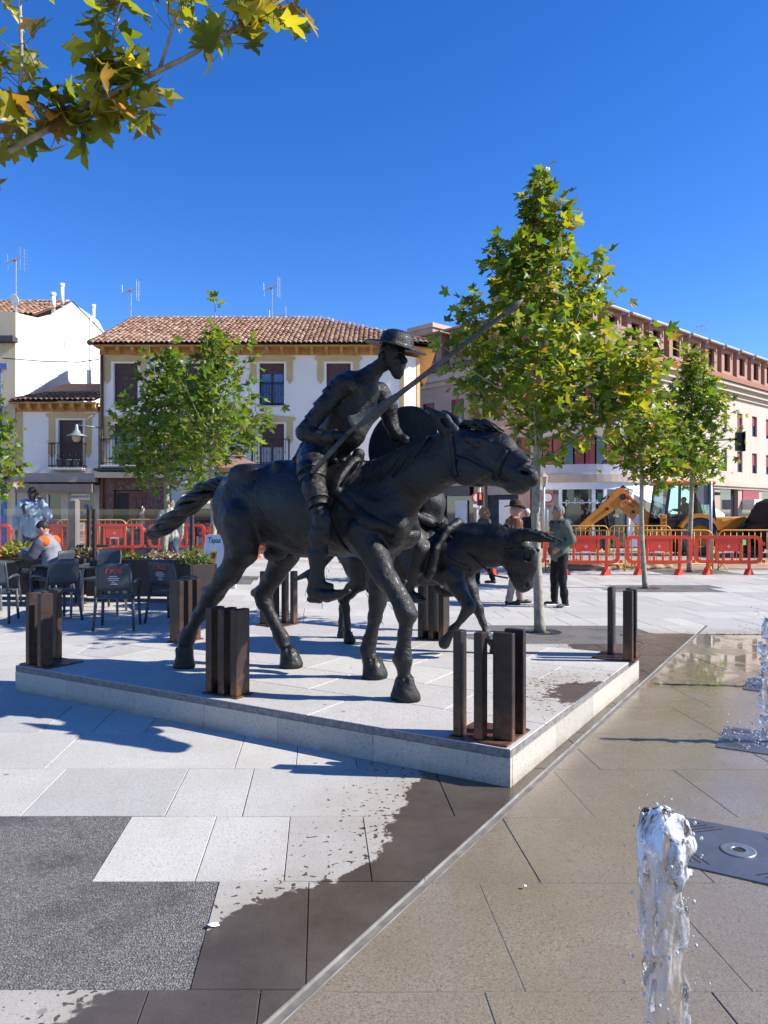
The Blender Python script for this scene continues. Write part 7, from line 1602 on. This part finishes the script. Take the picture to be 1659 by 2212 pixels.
def person(label, loc, yaw, J=None, H=1.75, top=None, legs=None, shoe=None, hair=None, skinm=None, hairstyle='short', headyaw=0.0, headpitch=0.0, bulk=1.0, res=.0115, noleg=False, coat=.0, hood=None, group=None, parts=None):
    t = thing('person', label, 'person', loc, R(yaw), group); j = dict(DEF); j.update(J or {}); k = H / 1.75
    t.scale = (k, k, k); P = {n: v for n, v in j.items()}
    lo, hi = (-.75, -.62, -.02), (.75, .62, 1.95)
    HM = Matrix.Rotation(R(headyaw), 3, 'Z') @ Matrix.Rotation(R(headpitch), 3, 'Y'); hc = Vector(P['hea'])
    def hp(x, y, z): return hc + HM @ Vector((x, y, z))
    # the whole body as one figure
    S = Solid(lo, hi, res * .8)
    S.cone(P['nek'], hp(-.02, 0, -.07), .056, .052, .02); S.ell(hc, (.100, .078, .112), HM, .015); S.cone(hp(.025, 0, -.05), hp(.05, 0, -.10), .062, .042, .03)
    S.cone(hp(.092, 0, .005), hp(.112, 0, -.03), .011, .015, .012); S.cone(hp(.085, -.03, .018), hp(.085, .03, .018), .014, .014, .012)
    for s_ in (1, -1): S.ell(hp(.098, s_ * .032, .002), (.012, .016, .009), HM, .008, True); S.ell(hp(-.005, s_ * .080, -.012), (.024, .010, .032), HM, .008)
    S.cone(hp(.094, -.02, -.062), hp(.094, .02, -.062), .008, .008, .006)
    S.cone(P['pel'], P['che'], .10, .11, .04).cone(P['che'], P['nek'], .11, .06, .04).cone(P['shr'], P['shl'], .05, .05, .03)
    for s_ in 'rl':
        S.cone(P['sh' + s_], P['el' + s_], .045, .040, .02).cone(P['el' + s_], P['wr' + s_], .038, .027, .02); fingers(S, P['wr' + s_], P['el' + s_], 1 if s_ == 'l' else -1)
        if not noleg: S.cone(P['hi' + s_], P['kn' + s_], .07, .05, .03).cone(P['kn' + s_], P['an' + s_], .048, .035, .02)
    mk('body', S.mesh('body'), skinm, t)
    # upper garment
    S = Solid(lo, hi, res); pel, che = Vector(P['pel']), Vector(P['che']); low = pel + Vector((0, 0, -.06 - coat))
    b_ = bulk; S.cone(low, pel.lerp(che, .4), .135 * b_, .135 * b_, .05, (1, 1.22, 1)).cone(pel.lerp(che, .4), che, .135 * b_, .142 * b_, .05, (1, 1.2, 1)).cone(che, Vector(P['nek']) - Vector((0, 0, .05)), .13, .075, .05, (1, 1.15, 1)).cone(P['shr'], P['shl'], .072, .072, .05)
    for s_ in 'rl': S.cone(P['sh' + s_], P['el' + s_], .074 * b_, .062 * b_, .03).cone(P['el' + s_], Vector(P['el' + s_]).lerp(Vector(P['wr' + s_]), .92), .062 * b_, .047 * b_, .02)
    S.cone(Vector(P['nek']) - Vector((.015, 0, .04)), Vector(P['nek']) + Vector((-.02, 0, .012)), .074, .070, .02)
    S.ripple(.007, 24, 3); mk('jacket', S.mesh('jacket'), top, t)
    if not noleg:
        S = Solid(lo, hi, res); S.ell(pel - Vector((0, 0, .03)), (.125, .165, .12), k=.05)
        for s_ in 'rl': S.cone(P['hi' + s_], P['kn' + s_], .100, .076, .04).cone(P['kn' + s_], Vector(P['an' + s_]) + Vector((0, 0, .0)), .074, .060, .03)
        S.ripple(.006, 26, 8); mk('trousers', S.mesh('trousers'), legs, t)
        for s_ in 'rl':
            S = Solid(lo, hi, res * .8); a = Vector(P['an' + s_]); d = P['ft' + s_]; d = Vector((d[0], d[1], d[2] if len(d) > 2 else 0)); S.cone(a + Vector((0, 0, -.02)), a + Vector((0, 0, -.045)) - d * .03, .044, .042, .02).cone(a - d * .035 + Vector((0, 0, -.052)), a + d * .14 + Vector((0, 0, -.058)), .040, .036, .02, (1, 1, .8)).cone(a + d * .12 + Vector((0, 0, -.06)), a + d * .19 + Vector((0, 0, -.062)), .036, .026, .02)
            S.floor(a.z - .092); mk('shoe', S.mesh('shoe'), shoe, t)
    if hairstyle:
        S = Solid(hc - Vector((.22, .22, .32)), hc + Vector((.22, .22, .24)), res * .6)
        if hairstyle == 'short': S.ell(hp(-.012, 0, .018), (.106, .086, .108), HM, .01); S.ell(hp(.085, 0, -.045), (.09, .12, .095), HM, .012, True); S.ell(hp(-.02, 0, -.14), (.14, .14, .09), HM, .012, True); S.ripple(.004, 90, 4)
        if hairstyle == 'curly':
            q = random.Random(3); S.ell(hp(-.02, 0, .0), (.115, .11, .12), HM, .01)
            for _ in range(130):
                v = Vector((q.gauss(-.25, 1), q.gauss(0, 1), q.gauss(.1, 1))).normalized()
                if v.x > .55: continue
                S.ell(hp(v.x * .125 - .02, v.y * .125, v.z * .14 - .02), (.02, .02, .024), None, .008)
            S.ell(hp(.12, 0, -.03), (.06, .07, .1), HM, .01, True)
        if hairstyle == 'long': S.ell(hp(-.015, 0, .015), (.112, .095, .112), HM, .01); S.cone(hp(-.05, 0, -.02), hp(-.09, 0, -.22), .085, .06, .03); S.ell(hp(.10, 0, -.05), (.075, .075, .11), HM, .012, True)
        if hairstyle == 'crop': S.ell(hp(-.008, 0, .028), (.104, .084, .10), HM, .01); S.ell(hp(.09, 0, -.05), (.09, .12, .085), HM, .012, True); S.ell(hp(-.02, 0, -.13), (.14, .14, .10), HM, .012, True); S.ripple(.003, 110, 4)
        mk('hair', S.mesh('hair'), hair, t)
    return t, hp, HM, k
M_BLKC = cloth('black_cloth', (.012, .012, .014)); M_SHB = pm('black_shoe', (.02, .02, .022), .5); M_SHBR = pm('brown_shoe', (.07, .03, .018), .45)
M_HGR = pm('grey_hair', (.17, .165, .16), .8, var=.3, scale=40, bump=.6, bscale=120); M_HWH = pm('white_hair', (.6, .6, .58), .8, bump=.5, bscale=120); M_HBK = pm('dark_hair', (.012, .010, .009), .6, bump=.5, bscale=120); M_HCU = pm('fair_curls', (.30, .16, .075), .75, var=.4, scale=30)
# man in grey-green jacket
t, hp, HM, k = person('man in grey-green jacket and black trousers, one hand in his pocket', (2.98, 12.8, 0), 196, dict(elr=(-.10, -.26, 1.15), wrr=(.06, -.17, 1.0), ell=(-.08, .27, 1.16), wrl=(.10, .20, 1.02), knr=(.03, -.13, .50), anr=(.0, -.18, .09), anl=(-.02, .15, .09), knl=(.02, .12, .50), ftr=(.95, -.25), ftl=(.9, .3)), 1.72, cloth('grey_green_shell', (.105, .12, .10)), M_BLKC, pm('dark_trainer', (.03, .03, .032), .6), M_HGR, M_SK2, 'short', -4, 4, 1.12)
S = Solid((-.3, -.3, 1.2), (.3, .3, 1.65), .011); S.chain([(.07, -.12, 1.45, .035), (-.04, -.14, 1.47, .045), (-.13, -.06, 1.44, .055), (-.14, .06, 1.44, .055), (-.04, .14, 1.47, .045), (.07, .12, 1.45, .035)], .03); S.cone((-.13, 0, 1.43), (-.16, 0, 1.32), .08, .05, .04); S.ripple(.006, 30, 4); mk('hood', S.mesh('hood'), cloth('navy_lining', (.018, .028, .065)), t)
M_LIME = pm('lime_zip', (.45, .62, .08), .6)
MB().tube([(.145, .05, 1.27), (.155, -.02, 1.275), (.14, -.09, 1.285)], .011, 5).tube([(.06, .205, 1.13), (.08, .19, 1.05), (.10, .18, .98)], .007, 5).tube([(.125, .07, 1.30), (.10, .10, 1.40)], .006, 5).build('zip', M_LIME, t, True)
for y in (-.18, .15): MB().cbox((.05, y, .012), (.27, .10, .022), .008).build('shoe_sole', pm('white_sole', (.7, .7, .7), .6), t)
# man with hat
t, hp, HM, k = person('man in brown leather jacket and wide-brimmed hat walking behind the donkey', (2.25, 13.1, 0), 12, dict(anr=(-.12, -.09, .09), knr=(-.02, -.09, .5), anl=(.16, .09, .09), knl=(.12, .09, .51), elr=(-.08, -.25, 1.14), wrr=(.05, -.26, .92)), 1.74, cloth('tan_leather', (.17, .072, .028), .5), cloth('beige_trousers', (.36, .26, .21)), M_SHB, M_HWH, M_SK1, None, 8, 6, 1.1)
mb = MB().lathe([(.185, -.008), (.19, 0), (.15, .004), (.105, .012), (.103, .06), (.095, .115), (.07, .135), (.001, .118)], 26, hp(-.01, 0, .055), HM); mb.v = [(v[0], v[1], v[2] + 1.2 * (v[1] - hp(0, 0, 0).y) ** 2) for v in mb.v]; ho = mb.build('hat', cloth('felt_brown', (.035, .026, .018)), t, True); MB().lathe([(.107, .014), (.107, .036)], 26, hp(-.01, 0, .055), HM).build('hat_band', M_BLKC, ho)
MB().tube([(.115, -.05, 1.44), (.135, 0, 1.36), (.115, .05, 1.44)], .016, 6).build('red_collar', cloth('red_shirt', (.35, .02, .02)), t, True)
S = Solid((-.2, -.45, .3), (.3, -.1, .95), .011); S.cone((.07, -.27, .86), (.07, -.27, .62), .03, .10, .03, (1, .5, 1)); S.cone((.07, -.27, .62), (.07, -.27, .55), .11, .09, .03, (1, .5, 1)); S.ripple(.01, 30, 2); mk('carrier_bag', S.mesh('carrier_bag'), pm('white_plastic_bag', (.75, .77, .8), .4, var=.1, scale=8), t)
# curly-haired woman
person('curly-haired woman in dark coat walking away behind the donkey neck', (2.22, 16.7, 0), 150, dict(anr=(-.18, -.08, .11), knr=(-.04, -.09, .5), anl=(.14, .08, .09), knl=(.12, .09, .5)), 1.70, cloth('dark_green_coat', (.05, .055, .045)), M_BLKC, M_SHBR, M_HCU, M_SK1, 'curly', 0, 0, 1.05, coat=.08)
person('white-haired man in black jacket far back by the shop windows', (4.38, 23.0, 0), 200, None, 1.70, M_BLKC, M_BLKC, M_SHB, M_HWH, M_SK2, 'short', 15, 0, 1.1, .014)
# hoodie man
x, y = -7.22, 15.5
M_HOOD = cloth('pale_blue_hoodie', (.34, .42, .52))
t, hp, HM, k = person('young man in pale blue hoodie holding a phone to his ear', (x, y, .26), 285, dict(ell=(.02, .30, 1.20), wrl=(.08, .17, 1.50), elr=(-.05, -.30, 1.17), wrr=(.04, -.28, .93)), 1.84, M_HOOD, cloth('dark_jeans', (.035, .05, .085)), M_SHB, M_HBK, M_SK3, 'crop', 5, 8, 1.16)
S = Solid((-.3, -.3, 1.2), (.3, .3, 1.65), .011); S.chain([(.10, -.09, 1.44, .03), (-.02, -.13, 1.48, .045), (-.13, 0, 1.48, .06), (-.02, .13, 1.48, .045), (.10, .09, 1.44, .03)], .03); S.ripple(.006, 30, 6); mk('hood', S.mesh('hood'), M_HOOD, t)
MB().cbox((.10, .125, 1.60), (.07, .012, .15), .004, Matrix.Rotation(.3, 3, 'Y')).build('phone', M_BLKM, t); MB().tube([(.0, -.13, 1.49), (.13, -.135, 1.38), (.175, -.12, 1.22)], .028, 6, squash=.35).build('strap', M_BLKM, t, True)
text('lettering', 'adidas', .085, pm('print_navy', (.03, .04, .06), .7), t, (.195, 0, 1.20), (R(90), 0, R(90)), .004)
# seated man
t, hp, HM, k = person('seated man in grey jacket with orange shoulders at the terrace', (-5.42, 12.35, ground_z(-5.4, 12.35)), 176, dict(pel=(-.05, 0, .56), che=(.05, 0, .90), nek=(.11, 0, 1.07), hea=(.17, 0, 1.225), shr=(.08, -.185, 1.02), shl=(.08, .185, 1.02), elr=(.20, -.27, .79), ell=(.20, .26, .80), wrr=(.42, -.16, .82), wrl=(.42, .16, .83), hir=(0, -.10, .53), hil=(0, .10, .53), knr=(.42, -.14, .52), knl=(.42, .14, .52), anr=(.34, -.15, .09), anl=(.18, .14, .09)), 1.78, cloth('pale_grey_work', (.22, .235, .27)), cloth('dark_work_trousers', (.03, .03, .036)), M_SHB, M_HBK, M_SK1, 'crop', 6, 12, 1.05)
S = Solid((-.1, -.32, .8), (.3, .32, 1.15), .010); [S.ell((.07, s_ * .165, 1.02), (.105, .092, .095), None, .03) for s_ in (1, -1)]; mk('shoulder_yoke', S.mesh('shoulder_yoke'), cloth('hi_vis_orange', (.80, .12, .02)), t)
for s_ in (1, -1):
    S = Solid((-.1, -.42, .65), (.6, .42, 1.1), .010); S.cone((.11, s_ * .23, .96), (.20, s_ * .27, .80), .088, .080, .02); S.cone((.20, s_ * .27, .795), (.39, s_ * .165, .82), .078, .060, .02); S.ripple(.006, 28, 5); mk('sleeve', S.mesh('sleeve'), cloth('dark_grey_sleeve', (.07, .08, .10)), t)
MB().cbox((.50, -.14, .86), (.14, .07, .012), .003, Matrix.Rotation(-.6, 3, 'Y')).build('phone', pm('blue_phone', (.03, .08, .3), .3), t)
# others
x, y = -4.98, 17.6
person('grey-haired man in pale jacket and jeans seen from behind', (x, y, ground_z(x, y) - .08), 92, None, 1.74, cloth('pale_grey_jacket', (.36, .35, .32)), cloth('blue_jeans', (.05, .08, .14)), M_SHB, M_HGR, M_SK1, 'short', 0, 0, 1.16, .013)
t, hp, HM, k = person('dark-haired woman with a white hairband walking past the marble doorway', (-8.25, 25.6, .18), 5, None, 1.62, cloth('navy_top', (.03, .035, .05)), M_BLKC, M_SHB, M_HBK, M_SK1, 'long', 0, 4, .95, .014)
MB().tube([hp(.03, .10 * math.cos(a), .02 + .10 * math.sin(a)) for a in [PI * q / 10 for q in range(11)]], .011, 5).build('hairband', M_PRINT, t, True)
t, hp, HM, k = person('backhoe driver in navy clothes inside the cab', (11.6, 29.0, .86), 180, dict(pel=(0, 0, .56), che=(.02, 0, .90), nek=(.04, 0, 1.07), hea=(.08, 0, 1.22), shr=(.02, -.185, 1.02), shl=(.02, .185, 1.02), elr=(.16, -.25, .82), ell=(.16, .25, .82), wrr=(.38, -.16, .84), wrl=(.38, .16, .84), hir=(0, -.10, .55), hil=(0, .10, .55), knr=(.42, -.14, .52), knl=(.42, .14, .52), anr=(.46, -.15, .12), anl=(.46, .14, .12)), 1.72, cloth('navy_work', (.012, .02, .045)), M_BLKC, M_SHB, M_HBK, M_SK1, 'crop', 0, 0, 1.1, .014)
person('worker in black jacket standing behind the backhoe boom', (9.0, 31.2, 0), 250, None, 1.75, M_BLKC, cloth('blue_jeans', (.05, .08, .14)), M_SHB, M_HBK, M_SK2, 'short', 0, 0, 1.25, .015)
person('worker in lime high-visibility vest beyond the backhoe cab', (12.9, 31.0, .5), 200, None, 1.75, cloth('hi_vis_lime', (.25, .75, .04)), M_BLKC, M_SHB, M_HBK, M_SK2, 'short', 0, 0, 1.15, .015)
